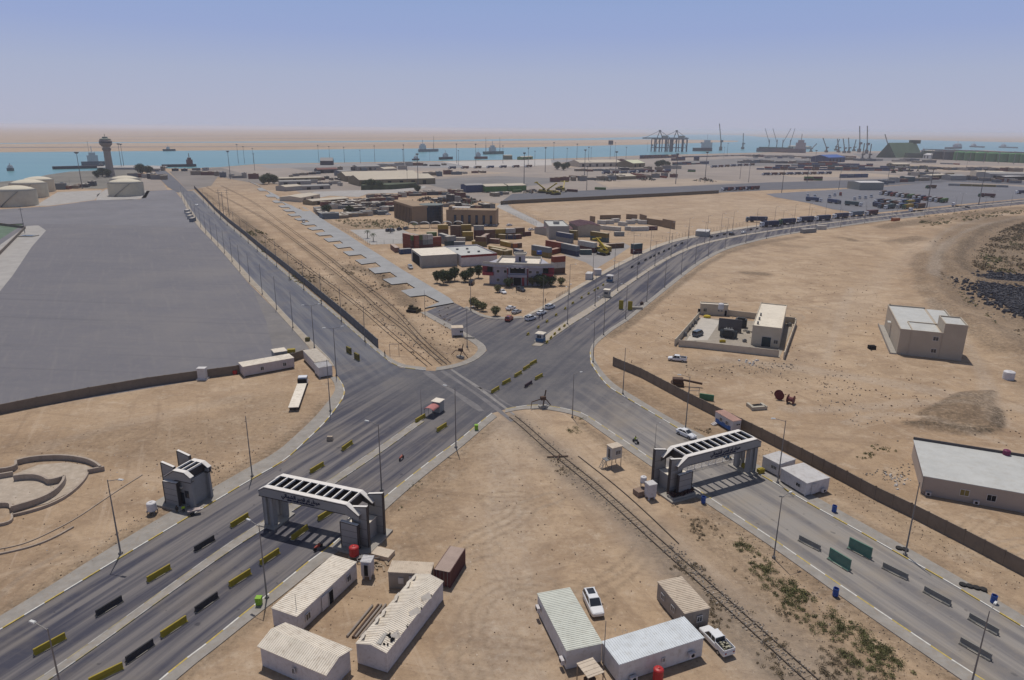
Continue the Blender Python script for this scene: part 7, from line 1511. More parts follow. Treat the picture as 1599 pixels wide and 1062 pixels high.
# brown office complex
M_brn = mat('brown_stone', (.30, .215, .14), ns=.1, na=.12, dirt=(.22, .155, .10), da=.4, ns2=.6)
p = [P(616, 339), P(645.6, 350), P(656.5, 348.5), P(688, 349), P(700, 352.5), P(773.5, 353)]
A, B_ = p[0], p[1]; d = (B_-A).normalized(); an = math.atan2(d.y, d.x); L = (B_-A).length; n = Vector((-d.y, d.x, 0)); c_ = (A+B_)/2+n*6
ob = thing('office_block', 'tall brown ribbed office block receding behind the car park', 'building', (c_.x, c_.y, 0), an)
k = MB(); k.box((0, 0, 5.4), (L, 12, 10.8))
for i in range(13): k.box((-L/2+(i+.5)*L/13, -6.25, 5.2), (.7, .6, 10.4))
k.box((0, 0, 11.3), (L+1, 12.8, 1.3)); k.build('wall', M_brn, ob)
k = MB()
for i in range(12): k.box((-L/2+(i+1)*L/13, -6.02, 5.4), (2.2, .1, 9.4))
k.build('window_strip', M_dark, ob)
c_ = P(672, 349)+Vector((0, 8, 0)); tw = thing('glass_tower', 'dark blue glazed cylinder between the brown office wings', 'building', (c_.x, c_.y, 0), 0)
k = MB(); k.cyl((0, 0, 0), (0, 0, 11.6), 8.0, n=28); k.build('glazing', mat('dark_blue_glazing', (.012, .028, .05), rough=.25, na=.3, ns=.4), tw); k = MB(); k.cyl((0, 0, 11.6), (0, 0, 12.2), 8.2, n=28); k.build('roof_rim', mat('green_grey_rim', (.16, .18, .17)), tw)
k = MB()
for z in range(1, 12, 2): k.lathe([(8.03, z), (8.08, z+.05), (8.03, z+.1)], n=28)
k.build('mullion', mat('mullion', (.03, .05, .07)), tw)
A, B_ = P(697, 352), P(774, 353.5); d = (B_-A).normalized(); an = math.atan2(d.y, d.x); L = (B_-A).length; n = Vector((-d.y, d.x, 0)); c_ = (A+B_)/2+n*9
ob2 = thing('office_block', 'brown office wing with tall narrow windows right of the glass cylinder', 'building', (c_.x, c_.y, 0), an)
k = MB(); k.box((0, 0, 4.9), (L, 18, 9.8)); k.box((0, -8.8, 10.1), (L, .4, .8)); k.box((L/2-.2, 0, 10.1), (.4, 18, .8)); k.box((-L/2+2, 3, 10.8), (3, 10, 2.2)); k.build('wall', M_brn, ob2)
for i in range(6): k = MB(); k.box((-L/2+L*(.18+i*.145), -9.04, 4.0), (1.7, .1, 6.2)); f_ = k.build('window', M_dark, ob2); k = MB(); k.box((-L/2+L*(.18+i*.145), -9.08, 4.6), (1.2, .08, 4.2)); k.build('pane', mat('blue_pane', (.03, .06, .11), rough=.2), f_)
k = MB(); k.box((-L/2+L*.28, -3, 11.6), (L*.36, 5, .3)); 
for i in range(4): k.box((-L/2+L*(.12+i*.1), -5, 10.7), (.3, .3, 1.8))
k.build('roof_canopy', M_gatew, ob2)
for i in range(5):
    k = MB(); A, B_ = P(638+i*17.5, 356.5-.3*i), P(653+i*17.5, 356.3-.3*i); r_ = (B_-A).length/2; c_ = (A+B_)/2
    for q in range(8):
        t0, t1 = math.pi*q/8, math.pi*(q+1)/8; k.bar((math.cos(t0)*r_, 0, 2.6+math.sin(t0)*1.5), (math.cos(t1)*r_, 0, 2.6+math.sin(t1)*1.5), 4.0, .15)
    for s in (-1, 1): k.box((s*r_, 0, 1.3), (.25, .25, 2.6))
    tag(k.build('arched_canopy', mat('canopy_grey', (.26, .25, .25)), None, loc=(c_.x, c_.y, 0)), 'grey arched parking canopy, %s from the left' % ORD[i], 'canopy', 'arched parking canopies')
# customs office with red roof
cO, a, b = building('office_building', 'grey two storey office with a sloping dusty red roof amid the containers', 'building', S7((610, 400), (770, 395), (745, 335), (455, 325)), 7.2, wall=M_greywall, roofm=M_screed, roof='flat', parapet=.6)
cO2, a, b = building('office_building', 'right wing with a hipped dusty red roof and cream gable wall', 'building', S7((905, 395), (1110, 380), (1080, 335), (765, 335)), 6.4, wall=mat('cream_gable', (.40, .36, .30)), roof='gable', rise=1.3, roofm=mat('dusty_red_roof', (.24, .15, .16), na=.1), over=.5)
k = MB(); k.box((0, 0, 7.9), (3.5, 3, 2.2)); k.build('roof_room', M_greywall, cO)
building('office_building', 'sunlit grey lower wing of the customs office', 'building', S7((600, 455), (880, 400), (760, 370), (450, 400)), 3.6, wall=M_greywall, roof='gable', rise=1.2, roofm=mat('dusty_red_roof', (0, 0, 0)))
# walls of the white container corner
for i, (a_, b_, h_) in enumerate([((165, 425), (490, 420), 3.0), ((575, 420), (748, 430), 3.6), ((785, 450), (890, 478), 5), ((890, 500), (1140, 540), 4.2), ((1140, 545), (1335, 582), 5.5), ((10, 460), (90, 470), 4)]):
    A, B_ = PL(S9(a_, b_)); c_ = (A+B_)/2; o = MB().box((0, 0, h_/2), ((B_-A).length, .4, h_)).build('mud_brick_wall', mat('mud_brick', (.23, .165, .11), ns=.5, na=.15), None, loc=(c_.x, c_.y, 0)); o.rotation_euler = (0, 0, ang(A, B_)); tag(o, 'brown wall fragment behind the white containers, %s from the left' % ORD[[1, 2, 3, 4, 5, 0][i]], 'wall', 'brown wall fragments')
# ---------------------------------------------------------------- trees and bushes
def crown(k, c, r, n, s=.28, squash=.8):
    for i in range(n):
        v = Vector((random.gauss(0, 1), random.gauss(0, 1), random.gauss(0, 1))).normalized()*(random.random()**.45); p_ = Vector((c[0]+v.x*r, c[1]+v.y*r, c[2]+v.z*r*squash))
        a_ = Vector((random.gauss(0, 1), random.gauss(0, 1), random.gauss(0, 1))).normalized(); b_ = a_.cross(Vector((random.gauss(0, 1), random.gauss(0, 1), random.gauss(0, 1)))).normalized()
        q = s*random.uniform(.5, 1.3); k.poly([p_-a_*q, p_-b_*q*.6, p_+a_*q, p_+b_*q*.6])
def tree_proto(h, r, name='tree', leafm=M_leaf, n=1300, cat='tree'):
    o = bpy.data.objects.new(name, None); COL.objects.link(o); o['category'] = cat; o['label'] = ''
    k = MB(); k.cyl((0, 0, 0), (.1, 0, h*.5), .18, .12, n=7); ks = MB()
    for i in range(6):
        t = i*1.05; e = (math.cos(t)*r*.55, math.sin(t)*r*.55, h*(.6+.06*(i % 3))); k.cyl((.1, 0, h*(.28+.03*i)), e, .08, .03, n=5)
        crown(ks, (e[0]*1.1, e[1]*1.1, e[2]), r*.55*random.uniform(.8, 1.15), n//7, .22)
    crown(ks, (0, 0, h*.75), r*.75, n//3, .26); crown(ks, (0, 0, h*.5), r*.85, n//3, .24); crown(ks, (0, 0, h*.32), r*.6, n//5, .22)
    k.build('trunk', M_bark, o); ks.build('crown', leafm, o); return Proto(o)
T1, T2, T3 = tree_proto(5.8, 2.0), tree_proto(4.4, 2.4), tree_proto(3.4, 1.7, 'bush', M_leaf2, 600, 'bush')
TL = [(682.5, 442, T1), (692, 444, T1), (700, 440, T2), (710, 438.5, T1), (703, 439, T2), (726, 440, T2), (735, 436, T1), (747, 434, T1), (794, 449, T2), (777, 456.5, T3), (847, 448, T2), (840, 447, T1), (831, 446, T3), (860, 447, T2), (876, 446, T3), (739, 480, T3), (746, 483, T3), (754, 486, T3), (773.5, 493.5, T3)]
for i, (u, v, pr) in enumerate(TL):
    p = P(u, v); pr.put((p.x, p.y, 0), random.random()*6, ['dark tree beside the warehouse yard, %s from the left' % ORD[i]][0] if i < 8 else ['dark round tree before the station door', 'round clipped bush beside the white forecourt car', 'olive tree before the right half of the station', 'dark tree left of the olive one at the station', 'low bush at the station right front', 'wide tree at the right corner of the station', 'small bush right of the station tree row', 'olive bush on the corner sand, leftmost of four', 'olive bush on the corner sand, second of four', 'olive bush on the corner sand, third of four', 'small bush near the corner kerb, rightmost of four'][i-8], 'trees and bushes around the station', random.uniform(.85, 1.15))
for i, (u, v, s) in enumerate([(420, 287, 2.6), (412, 288, 2.2), (428, 287, 2.2), (580, 296, 2.4), (572, 295, 2.0), (592, 296, 2.0), (870, 265, 2.8), (880, 266, 2.4), (886, 263, 2.2), (1027, 262, 2.6), (1034, 261, 2.8), (1042, 262, 2.4), (652, 300, 1.6), (510, 335, 1.6), (546, 334, 1.4), (160, 276, 2.4), (152, 278, 2.0), (168, 277, 2.2), (220, 272, 3.0), (232, 273, 2.6)]):
    p = P(u, v); T2.put((p.x, p.y, 0), random.random()*6, 'distant dark tree among the port buildings, %s of twenty listed from the road' % ORD[i], 'distant trees', s)
def palm(px, label, h=4):
    p = P(*px); o = thing('palm_tree', label, 'palm', (p.x, p.y, 0), random.random()*6, 'palms of the office garden'); k = MB(); k.cyl((0, 0, 0), (0, 0, h), .22, .16, n=7); k.build('trunk', M_bark, o); k = MB()
    for i in range(16):
        t = i*.785+.3*(i//8); pr_ = Vector((0, 0, h))
        for j in range(4):
            nx_ = pr_+Vector((math.cos(t)*.55, math.sin(t)*.55, .45-.38*j-.2*(i//8))); sd_ = Vector((-math.sin(t), math.cos(t), 0))*.28*(1-j*.2); k.poly([pr_-sd_, pr_+sd_, nx_+sd_*.8, nx_-sd_*.8]); pr_ = nx_
    k.build('fronds', M_leaf, o)
for i, q in enumerate([(574, 372), (583, 377), (610, 363.5), (648, 360)]): palm(q, 'small palm in the office forecourt, %s from the left' % ORD[i])
k = MB()
for i in range(240):
    u, v = random.uniform(505, 640), random.uniform(344, 357); p = P(u, v)
    if u < 520+(v-344)*3: continue
    crown(k, (p.x, p.y, .4), .9, 12, .35)
stuff(k.build('garden_shrubs', M_leaf2), 'low shrubs of the office garden', 'shrubs')
k = MB(); kd = MB()
def scatter(poly, n, kk, r0=.25, r1=.7, leaf=14, s=.16):
    sg = 1.1 if s < .2 else 5.0
    q = PL(poly); x0, x1 = min(p.x for p in q), max(p.x for p in q); y0, y1 = min(p.y for p in q), max(p.y for p in q); c_ = 0
    def ins(x, y):
        r = False
        for i in range(len(q)):
            a_, b_ = q[i], q[(i+1) % len(q)]
            if (a_.y > y) != (b_.y > y) and x < (b_.x-a_.x)*(y-a_.y)/(b_.y-a_.y)+a_.x: r = not r
        return r
    cl = [(random.uniform(x0, x1), random.uniform(y0, y1)) for _ in range(max(4, n//5))]
    for _ in range(n*6):
        if c_ >= n: break
        m_x, m_y = random.choice(cl); x, y = m_x+random.gauss(0, sg), m_y+random.gauss(0, sg)
        if ins(x, y): r = random.uniform(r0, r1); crown(kk, (x, y, r*.35), r, leaf, s, .55); c_ += 1
scatter([(1135, 845), (1165, 850), (1260, 925), (1350, 985), (1430, 1050), (1400, 1070), (1330, 1062), (1290, 990), (1220, 930)], 210, k, .3, .8, 90, .085)
scatter([(1115, 820), (1150, 835), (1250, 920), (1330, 980), (1280, 1000), (1200, 930)], 70, k, .25, .65, 60, .08)
scatter([(1000, 850), (1040, 850), (1120, 900), (1290, 1062), (1170, 1062), (1100, 960)], 110, kd, .2, .5, 45, .075); scatter([(1200, 930), (1290, 1000), (1400, 1070), (1280, 1075)], 80, kd, .25, .6, 50, .08)
scatter([(1050, 790), (1090, 800), (1250, 920), (1230, 950), (1100, 860)], 60, kd, .2, .5, 40, .075); scatter([(880, 650), (915, 650), (910, 680), (885, 675)], 18, k, .3, .7, 50, .08); scatter([(850, 700), (900, 730), (960, 790), (940, 790), (870, 740)], 50, kd, .15, .4, 30, .07)
scatter([(370, 345), (400, 350), (480, 425), (500, 470), (440, 430)], 90, k, .5, 1.3, 22, .3); scatter([(430, 400), (520, 440), (560, 500), (500, 470)], 60, kd, .3, .9, 18, .25); scatter([(500, 400), (600, 430), (640, 470), (600, 470)], 40, kd, .3, .9, 18, .25)
scatter([(1460, 440), (1500, 450), (1570, 520), (1540, 520)], 60, k, .4, .9, 20, .22); scatter([(1530, 385), (1570, 358), (1640, 335), (1660, 432), (1540, 430), (1515, 410)], 1500, kd, .6, 1.8, 11, .42); scatter([(1530, 390), (1640, 350), (1650, 430), (1540, 425)], 500, k, .5, 1.4, 10, .4); scatter([(1560, 520), (1680, 500), (1700, 640), (1610, 600)], 240, kd, .3, .9, 14, .22); scatter([(1440, 420), (1470, 425), (1510, 500), (1480, 495)], 160, kd, .3, 1.0, 14, .25); scatter([(1430, 340), (1599, 322), (1620, 330), (1440, 355)], 420, k, .5, 1.3, 12, .36)
scatter([(1040, 632), (1120, 665), (1110, 680), (1050, 655)], 24, kd, .2, .5, 14, .13); scatter([(620, 760), (680, 740), (660, 780), (620, 800)], 14, k, .15, .35, 14, .1); scatter([(1240, 640), (1300, 660), (1420, 700), (1340, 720)], 26, k, .2, .5, 16, .14)
scatter([(120, 880), (200, 825), (370, 720), (340, 715), (180, 800)], 20, kd, .15, .4, 12, .1)
stuff(k.build('green_scrub', M_leaf2), 'straggling green scrub along verges and tracks', 'scrub'); stuff(kd.build('dry_scrub', M_dry), 'dry brown scrub tufts beside the railway and ditches', 'scrub')
# stones, litter and dark rubble
def stones(name, m, spots, label, cat):
    k = MB()
    for poly, n, s0, s1 in spots:
        q = PL(poly); 
        for _ in range(n):
            a_, b_, c_ = random.sample(range(len(q)), 3); t, u = random.random(), random.random()
            if t+u > 1: t, u = 1-t, 1-u
            p_ = q[a_]+(q[b_]-q[a_])*t+(q[c_]-q[a_])*u; s = random.uniform(s0, s1); g_ = 4.5 if s1 > 1.5 else s1*.5; k.box((p_.x+random.gauss(0, g_), p_.y+random.gauss(0, g_), s*.2), (s, s*random.uniform(.4, 1), s*.7), random.random()*3, 0, random.uniform(-.4, .4), .6)
    stuff(k.build(name, m), label, cat)
stones('gravel', mat('grey_stones', (.25, .215, .18), ns=3, na=.35), [([(1025, 850), (1055, 850), (1270, 1050), (1240, 1060)], 420, .08, .35), ([(800, 650), (830, 655), (1030, 840), (1010, 850), (900, 760)], 260, .08, .3), ([(430, 380), (560, 470), (690, 565), (640, 540)], 160, .15, .5), ([(1130, 840), (1290, 990), (1500, 1060)], 120, .06, .2), ([(100, 885), (200, 825), (260, 780), (420, 690)], 130, .06, .22), ([(600, 900), (640, 760), (760, 670)], 60, .06, .2), ([(1270, 640), (1420, 700), (1300, 560)], 120, .1, .4), ([(1100, 575), (1250, 560), (1230, 585)], 90, .1, .5), ([(1440, 380), (1560, 350), (1500, 470), (1600, 560)], 500, .2, .8), ([(1420, 664), (1560, 680), (1555, 615)], 260, .1, .45), ([(1340, 740), (1400, 760), (1440, 720)], 90, .1, .4)], 'loose grey stones strewn along railway and verges', 'stones')
stones('pebbles', mat('brown_clods', (.17, .125, .09), ns=3, na=.3), [([(640, 780), (760, 670), (870, 730), (1000, 900), (960, 1062), (700, 1062)], 150, .06, .26), ([(0, 700), (380, 620), (470, 640), (380, 745), (200, 840), (0, 960)], 300, .06, .28), ([(960, 560), (1240, 590), (1590, 700), (1590, 640), (1300, 400), (1050, 460)], 700, .1, .45), ([(480, 880), (600, 860), (700, 880), (560, 1062), (400, 1062)], 160, .05, .2), ([(1100, 800), (1250, 870), (1500, 1062), (1260, 1062)], 420, .05, .22), ([(1180, 710), (1590, 940), (1590, 900), (1200, 690)], 260, .05, .22), ([(540, 400), (700, 470), (740, 560), (640, 560), (480, 420)], 500, .15, .6), ([(310, 300), (480, 420), (590, 540), (430, 380)], 400, .15, .6), ([(730, 560), (710, 500), (620, 480), (640, 570)], 160, .08, .3), ([(700, 470), (780, 497), (920, 430), (870, 440)], 160, .1, .35)], 'dark clods and pebbles scattered over the sand', 'pebbles')
stones('litter', mat('pale_litter', (.55, .53, .50), ns=3, na=.3), [([(1060, 880), (1100, 900), (1290, 1060), (1180, 1000)], 90, .06, .22), ([(900, 740), (1000, 830), (1040, 850)], 24, .06, .2), ([(950, 980), (985, 985), (965, 990)], 10, .06, .15), ([(1380, 740), (1430, 745), (1400, 765)], 30, .15, .5), ([(1150, 560), (1190, 565), (1170, 572)], 16, .2, .9), ([(160, 700), (400, 760), (60, 880)], 24, .06, .2)], 'pale scraps of litter on the sand', 'litter')
stones('dark_rubble', mat('dark_slag', (.055, .055, .065), ns=2, na=.4), [([(1520, 433), (1599, 430), (1720, 450), (1720, 530)], 2600, .4, 1.7), ([(1520, 435), (1560, 470), (1720, 535), (1640, 480)], 2400, .4, 1.6), ([(1535, 450), (1600, 500), (1700, 530)], 400, .4, 1.2)], 'field of dark slag rubble at the right edge', 'rubble')
# ---------------------------------------------------------------- far port
def hgt(px, top):
    p = P(*px); return (px[1]-top)/F*math.hypot(p.length, H)*1.0
# control tower
p = P(173, 275); tw = thing('control_tower', 'tall port control tower with a wide round cabin on a slim shaft', 'tower', (p.x, p.y, 0), 0)
k = MB(); k.lathe([(5.6, 0), (4.5, 10), (4.0, 37)], n=18); k.build('shaft', mat('tower_concrete', (.36, .31, .26), ns=.05, na=.1), tw)
k = MB(); k.lathe([(4.0, 31), (5.2, 33), (5.2, 34.5), (4.2, 35)], n=20); k.lathe([(4.6, 36.5), (7.2, 39.5), (7.4, 43.5), (6.2, 45)], n=24); k.build('cabin', mat('tower_cabin', (.27, .22, .19), na=.1), tw)
k = MB(); k.lathe([(7.42, 41), (7.5, 42), (7.42, 43)], n=24); k.build('window_band', M_glass, tw)
k = MB(); k.lathe([(6.3, 45), (6.4, 46), (3.4, 46.8), (3.0, 48.6), (.5, 49)], n=20); k.build('roof', mat('tower_roof', (.22, .24, .20)), tw)
k = MB(); k.cyl((0, 0, 49), (0, 0, 52), .3); k.build('antenna', M_steel, tw)
# storage tanks
M_tank = mat('cream_tank', (.62, .55, .41), ns=.05, na=.06, dirt=(.36, .31, .23), da=.4, ns2=.12); M_tankr = mat('cream_tank_roof', (.62, .56, .44), ns=.05, na=.06, dirt=(.38, .33, .25), da=.4, ns2=.1)
def storage(l, r, label, ph):
    A, B_ = P(*l), P(*r); c_ = (A+B_)/2; R_ = (B_-A).length/2; c_.y += R_*.5
    o = thing('storage_tank', label, 'storage tank', (c_.x, c_.y, 0), 0, 'cream storage tanks'); k = MB(); k.lathe([(R_, 0), (R_, ph*.5), (R_*1.004, ph*.5), (R_, ph)], n=44); k.build('shell', M_tank, o, smooth=False)
    k = MB(); k.lathe([(R_*1.01, ph), (R_*.75, ph+R_*.13), (R_*.4, ph+R_*.22), (R_*.1, ph+R_*.25)], n=44); k.build('roof', M_tankr, o, smooth=True)
    k = MB()
    for q in range(16): t = -1.8+q*.06; k.bar((math.cos(t)*(R_+.5), math.sin(t)*(R_+.5), ph*q/16), (math.cos(t+.06)*(R_+.5), math.sin(t+.06)*(R_+.5), ph*(q+1)/16), 1.0, .2)
    k.build('stair', M_steel, o)
storage((165, 306), (218, 306), 'cream storage tank at the far edge of the yard, the nearer one', 11.5); storage((170, 300), (214, 300), 'cream storage tank half hidden behind the nearer yard tank', 12)
storage((-12, 322), (48, 322), 'cream storage tank at the left picture edge, nearest of three', 12); storage((12, 309), (66, 309), 'cream storage tank at the left picture edge, middle of three', 12); storage((32, 300), (78, 300), 'cream storage tank at the left picture edge, farthest of three', 11)
# silos
M_silo = mat('green_silo', (.07, .19, .075), ns=.03, na=.1); M_silod = mat('dark_silo', (.045, .055, .06), ns=.03, na=.15)
for i in range(10):
    A, B_ = P(1457+i*16.2+i*i*.12, 248.8+i*.75), P(1471.5+i*16.4+i*i*.12, 248.8+i*.75); c_ = (A+B_)/2; R_ = (B_-A).length/2*.97; hh = 18.5
    k = MB(); k.lathe([(R_, 0), (R_, hh), (R_*.6, hh+2.4), (R_*.1, hh+3.4)], n=24); o = k.build('grain_silo', M_silod if i < 2 else M_silo, None, loc=(c_.x, c_.y, 0)); tag(o, ('dark grey silo at the left end of the silo row, %s' % ('outermost' if i == 0 else 'inner one')) if i < 2 else 'green silo in the silo row, %s from its left end' % ORD[i], 'silo', 'row of silos')
A, B_ = P(1456, 250), P(1640, 260); c_ = (A+B_)/2; k = MB(); k.bar(A-c_+Vector((10, 22, 23.5)), B_-c_+Vector((10, 22, 23.5)), 1.6, 1.0); k.bar(A-c_+Vector((0, 45, 24)), B_-c_+Vector((0, 45, 24)), 2, 2)
for q in range(9): pp = (A-c_).lerp(B_-c_, q/8); k.bar(pp+Vector((10, 24, 0)), pp+Vector((10, 24, 22)), 1.0)
tag(k.build('conveyor_gantry', M_pole, None, loc=(c_.x, c_.y, 0)), 'long conveyor gantry running over the silo row', 'gantry')
# green pitched store
A, B_ = P(1367, 246), P(1437, 247); c_ = P(1404, 246); c_.y += 30; o = thing('grain_store', 'large green steep roofed bulk store near the harbour', 'building', (c_.x, c_.y, 0), 0)
# gable end turned to the camera on the left, roof slope to the right
fx = lambda u, v, z: P(u, v, z)-Vector((c_.x, c_.y, 0))
gl, gr, ap = fx(1367, 246, 0), fx(1399, 246.5, 0), None
hz_ = 37
ap = Vector(((gl.x+gr.x)/2+2, (gl.y+gr.y)/2, hz_)); dv = Vector((112, 75, 0))
for dd in (dv*0, dv): k = MB(); k.poly([gl+dd, gr+dd, ap+dd]); k.build('gable_wall', mat('store_green_dark', (.05, .085, .045), ns=.04, na=.08), o)
k = MB(); k.poly([gr, gr+dv, ap+dv, ap]); k.poly([gl, ap, ap+dv, gl+dv]); k.build('roof', mat('store_green_roof', (.22, .31, .155), ns=.03, na=.12), o)
k = MB(); k.box((ap.x+dv.x-6, ap.y+dv.y-4, hz_+2), (26, 10, 9)); k.build('ridge_house', mat('store_green_dark', (0, 0, 0)), o)
k = MB(); k.box((gr.x+60, gr.y+10, 6), (60, 14, 12)); k.box((gr.x+85, gr.y+6, 9), (30, 10, 18)); k.build('annex', mat('annex_green', (.08, .11, .07), na=.3), o)
# gantry cranes (ship to shore)
def sts(u, v, label):
    p = P(u, v); s = 1.0; o = thing('gantry_crane', label, 'gantry crane', (p.x, p.y, 0), R(16)); m = mat('crane_steel', (.05, .052, .065), na=.1)
    for x in (-22, -6, 14, 30):
        k = MB(); k.bar((x, -8, 0), (x, -8, 37), 3.0); k.bar((x, 14, 0), (x, 14, 37), 2.2); k.build('leg', m, o)
    k = MB()
    for z in (12, 37): k.bar((-22, -8, z), (30, -8, z), 1.8); k.bar((-22, 14, z), (30, 14, z), 1.8)
    k.bar((-22, -8, 12), (-6, -8, 36), 1.0); k.bar((30, -8, 12), (14, -8, 36), 1.0); k.build('portal', m, o)
    k = MB(); k.bar((-58, 3, 40), (40, 3, 40), 3, 3.2); k.build('boom', m, o)
    k = MB(); k.bar((-10, 3, 41), (-2, 3, 62), 1.6); k.bar((8, 3, 41), (-2, 3, 62), 1.6); k.bar((-2, 3, 62), (-50, 3, 41), .9); k.bar((-2, 3, 62), (34, 3, 41), .9); k.box((-2, 3, 62), (6, 4, 3)); k.build('apex_frame', m, o)
    k = MB(); k.box((16, 3, 44), (18, 8, 7)); k.build('machine_house', mat('crane_house', (.35, .33, .28)), o)
sts(1030, 237, 'blue grey ship to shore gantry crane, left of the pair'); sts(1056, 237, 'blue grey ship to shore gantry crane, right of the pair')
def mcrane(u, v, top, lean, label, m=None, grp='harbour cranes and derricks', tw_=.35):
    p = P(u, v); hh = hgt((u, v), top); d = p.length/F; o = thing('harbour_crane', label, 'crane', (p.x, p.y, 0), 0, grp); m = m or mat('harbour_crane_steel', (.15, .14, .125), na=.15)
    w = max(2.2, d*1.2)
    k = MB(); k.box((0, 0, hh*.07), (w*3, w*3, hh*.14)); k.bar((0, 0, 0), (0, 0, hh*tw_), w*1.3); k.box((w*.6, 0, hh*tw_), (w*3, w*2, hh*.08)); k.build('tower', m, o)
    k = MB(); k.bar((0, 0, hh*tw_*.8), (lean*d, 0, hh), w*.75); k.bar((0, 0, hh*tw_*1.05), (lean*d*.5, 0, hh*.5+hh*tw_*.3), w*.3); k.build('jib', m, o)
for i, (u, v, t, l) in enumerate([(1125, 235, 198, -5), (1159.5, 233, 211, -1), (1341, 238, 204, -4), (1352.5, 240, 204, -4), (1386, 236, 214.5, -7), (1346, 250, 228, 0), (1357, 250, 229, 0), (1305, 235, 220, 3), (1333, 236, 221, 1), (1266, 237, 226, 7), (1290, 238, 219, -7), (1309, 238, 220, -4), (1318, 239, 220, -4), (1325, 239, 219, -3)]):
    mcrane(u, v, t, l, 'slender harbour crane on the distant quay, %s in the surveyed line' % ORD[i])
# ships
def ship(l, r, label, hullm, hh=10, house=(.75, .95), hs=16, z=.15, yoff=0, derricks=(), hm=None, green=None):
    A, B_ = P(*l), P(*r); c_ = (A+B_)/2; L = (B_-A).length; o = thing('ship', label, 'ship', (c_.x, c_.y+yoff, z), ang(A, B_)); W = max(6, L*.13)
    k = MB(); pr = [(-L/2, -W*.35), (-L*.44, -W/2), (L*.36, -W/2), (L*.47, -W*.25), (L/2, 0), (L*.47, W*.25), (L*.36, W/2), (-L*.44, W/2), (-L/2, W*.35)]; k.prism(pr, 0, hh); k.build('hull', hullm, o)
    x0, x1 = (house[0]-.5)*L, (house[1]-.5)*L; k = MB(); k.box(((x0+x1)/2, 0, hh+hs*.35), (x1-x0, W*.8, hs*.7)); k.box(((x0+x1)/2, 0, hh+hs*.8), ((x1-x0)*.6, W*.6, hs*.4)); k.cyl(((x0+x1)/2, 0, hh+hs), ((x0+x1)/2, 0, hh+hs*1.7), W*.04+.3, n=5); k.build('superstructure', hm or M_whitewall, o)
    for q, (x, lean) in enumerate(derricks):
        X0 = (x-.5)*L; k = MB(); k.bar((X0, 0, hh), (X0, 0, hh+hs*1.0), W*.10); k.bar((X0, 0, hh+hs*.6), (X0+lean*L, 0, hh+hs*2.3), W*.06); k.build('derrick', M_steel, o)
    if green: k = MB(); k.box((-.12*L, 0, hh+1.5), (L*.66, W*.8, 3)); k.build('hatch_covers', green, o)
M_hullg = mat('grey_hull', (.14, .15, .17), na=.1); M_hulld = mat('dark_hull', (.055, .05, .06), na=.2); M_hullr = mat('dull_red_hull', (.17, .07, .06), na=.2)
ship((1082, 236), (1112, 236), 'pale ship moored right of the gantry cranes', M_hulld, 10, (.45, .95), 24)
ship((1182, 237), (1258, 239), 'large bulk ship with green hatches and four raised derricks', mat('mauve_hull', (.17, .13, .13)), 12, (.80, .97), 26, derricks=((.24, -.12), (.40, -.12), (.52, .13), (.67, .06)), green=mat('hatch_green', (.03, .08, .06)), hm=mat('ship_house', (.38, .33, .32)))
ship((650, 238.5), (681, 237.5), 'grey cargo vessel anchored in the channel', M_hullg, 7, (.06, .3), 15, derricks=((.75, .02),), yoff=60); ship((754, 242.5), (786, 241.5), 'greenish dredger anchored in the channel right of the cargo vessel', mat('green_hull', (.09, .13, .11)), 7, (.3, .55), 15, derricks=((.8, .0), (.1, .0)), yoff=60)
ship((685, 250), (706, 249), 'small dark tug at the quay below the cargo vessel', M_hulld, 5, (.3, .6), 8, yoff=16); ship((741, 249), (761, 248.5), 'small reddish tug at the quay below the dredger', M_hullr, 5, (.1, .4), 9, yoff=16); ship((643, 251), (653, 250.5), 'little pilot boat at the quay', M_hulld, 3, (.3, .7), 5, yoff=14)
ship((70, 265.5), (153, 263.5), 'long low barge moored at the left jetty', M_hulld, 4, (.9, .97), 3, yoff=18, hm=M_steel); ship((110, 260), (152, 259), 'old grey vessel moored behind the left barge', M_hullg, 6, (.25, .65), 14, derricks=((.35, .0),), yoff=30); ship((245, 262), (300, 261), 'dark barge with a red bow at the jetty end', M_hulld, 4, (.72, .9), 10, yoff=16, hm=M_hullr)
ship((12, 267), (22, 267), 'tiny platform boat alone on the water at the left', M_steel, 4, (.2, .8), 4); ship((243, 237), (263, 236.5), 'dark vessel far off by the opposite shore', M_hulld, 5, (.3, .5), 6, yoff=40)
ship((1435, 240), (1452, 240), 'grey hull lying beyond the green store', M_hulld, 5, (.2, .5), 8); ship((1486, 233), (1506, 232), 'dark vessel on the water beyond the silos', M_hulld, 6, (.6, .9), 14, yoff=30); ship((1524, 230), (1546, 231), 'second dark vessel beyond the silos', M_hulld, 5, (.1, .3), 10, yoff=40); ship((1570, 231), (1599, 232), 'third vessel beyond the silos at the far right', M_hullg, 5, (.1, .3), 10, yoff=40)
# jetty
def slabthing(name, label, cat, pts, h, m, z0=0): 
    q = PL(pts); c_ = sum(q, Vector())/len(q); k = MB(); k.prism([(p_.x-c_.x, p_.y-c_.y) for p_ in q], z0, h); return tag(k.build(name, m, None, loc=(c_.x, c_.y, 0)), label, cat)
slabthing('jetty', 'concrete jetty reaching left from the control tower', 'jetty', [(152, 265), (215, 265), (216, 261), (152, 262)], 3, M_conc); slabthing('jetty', 'concrete pier deck between tower and red bowed barge', 'jetty', [(212, 266), (250, 266), (262, 262), (240, 261), (212, 262)], 2.5, M_conc)
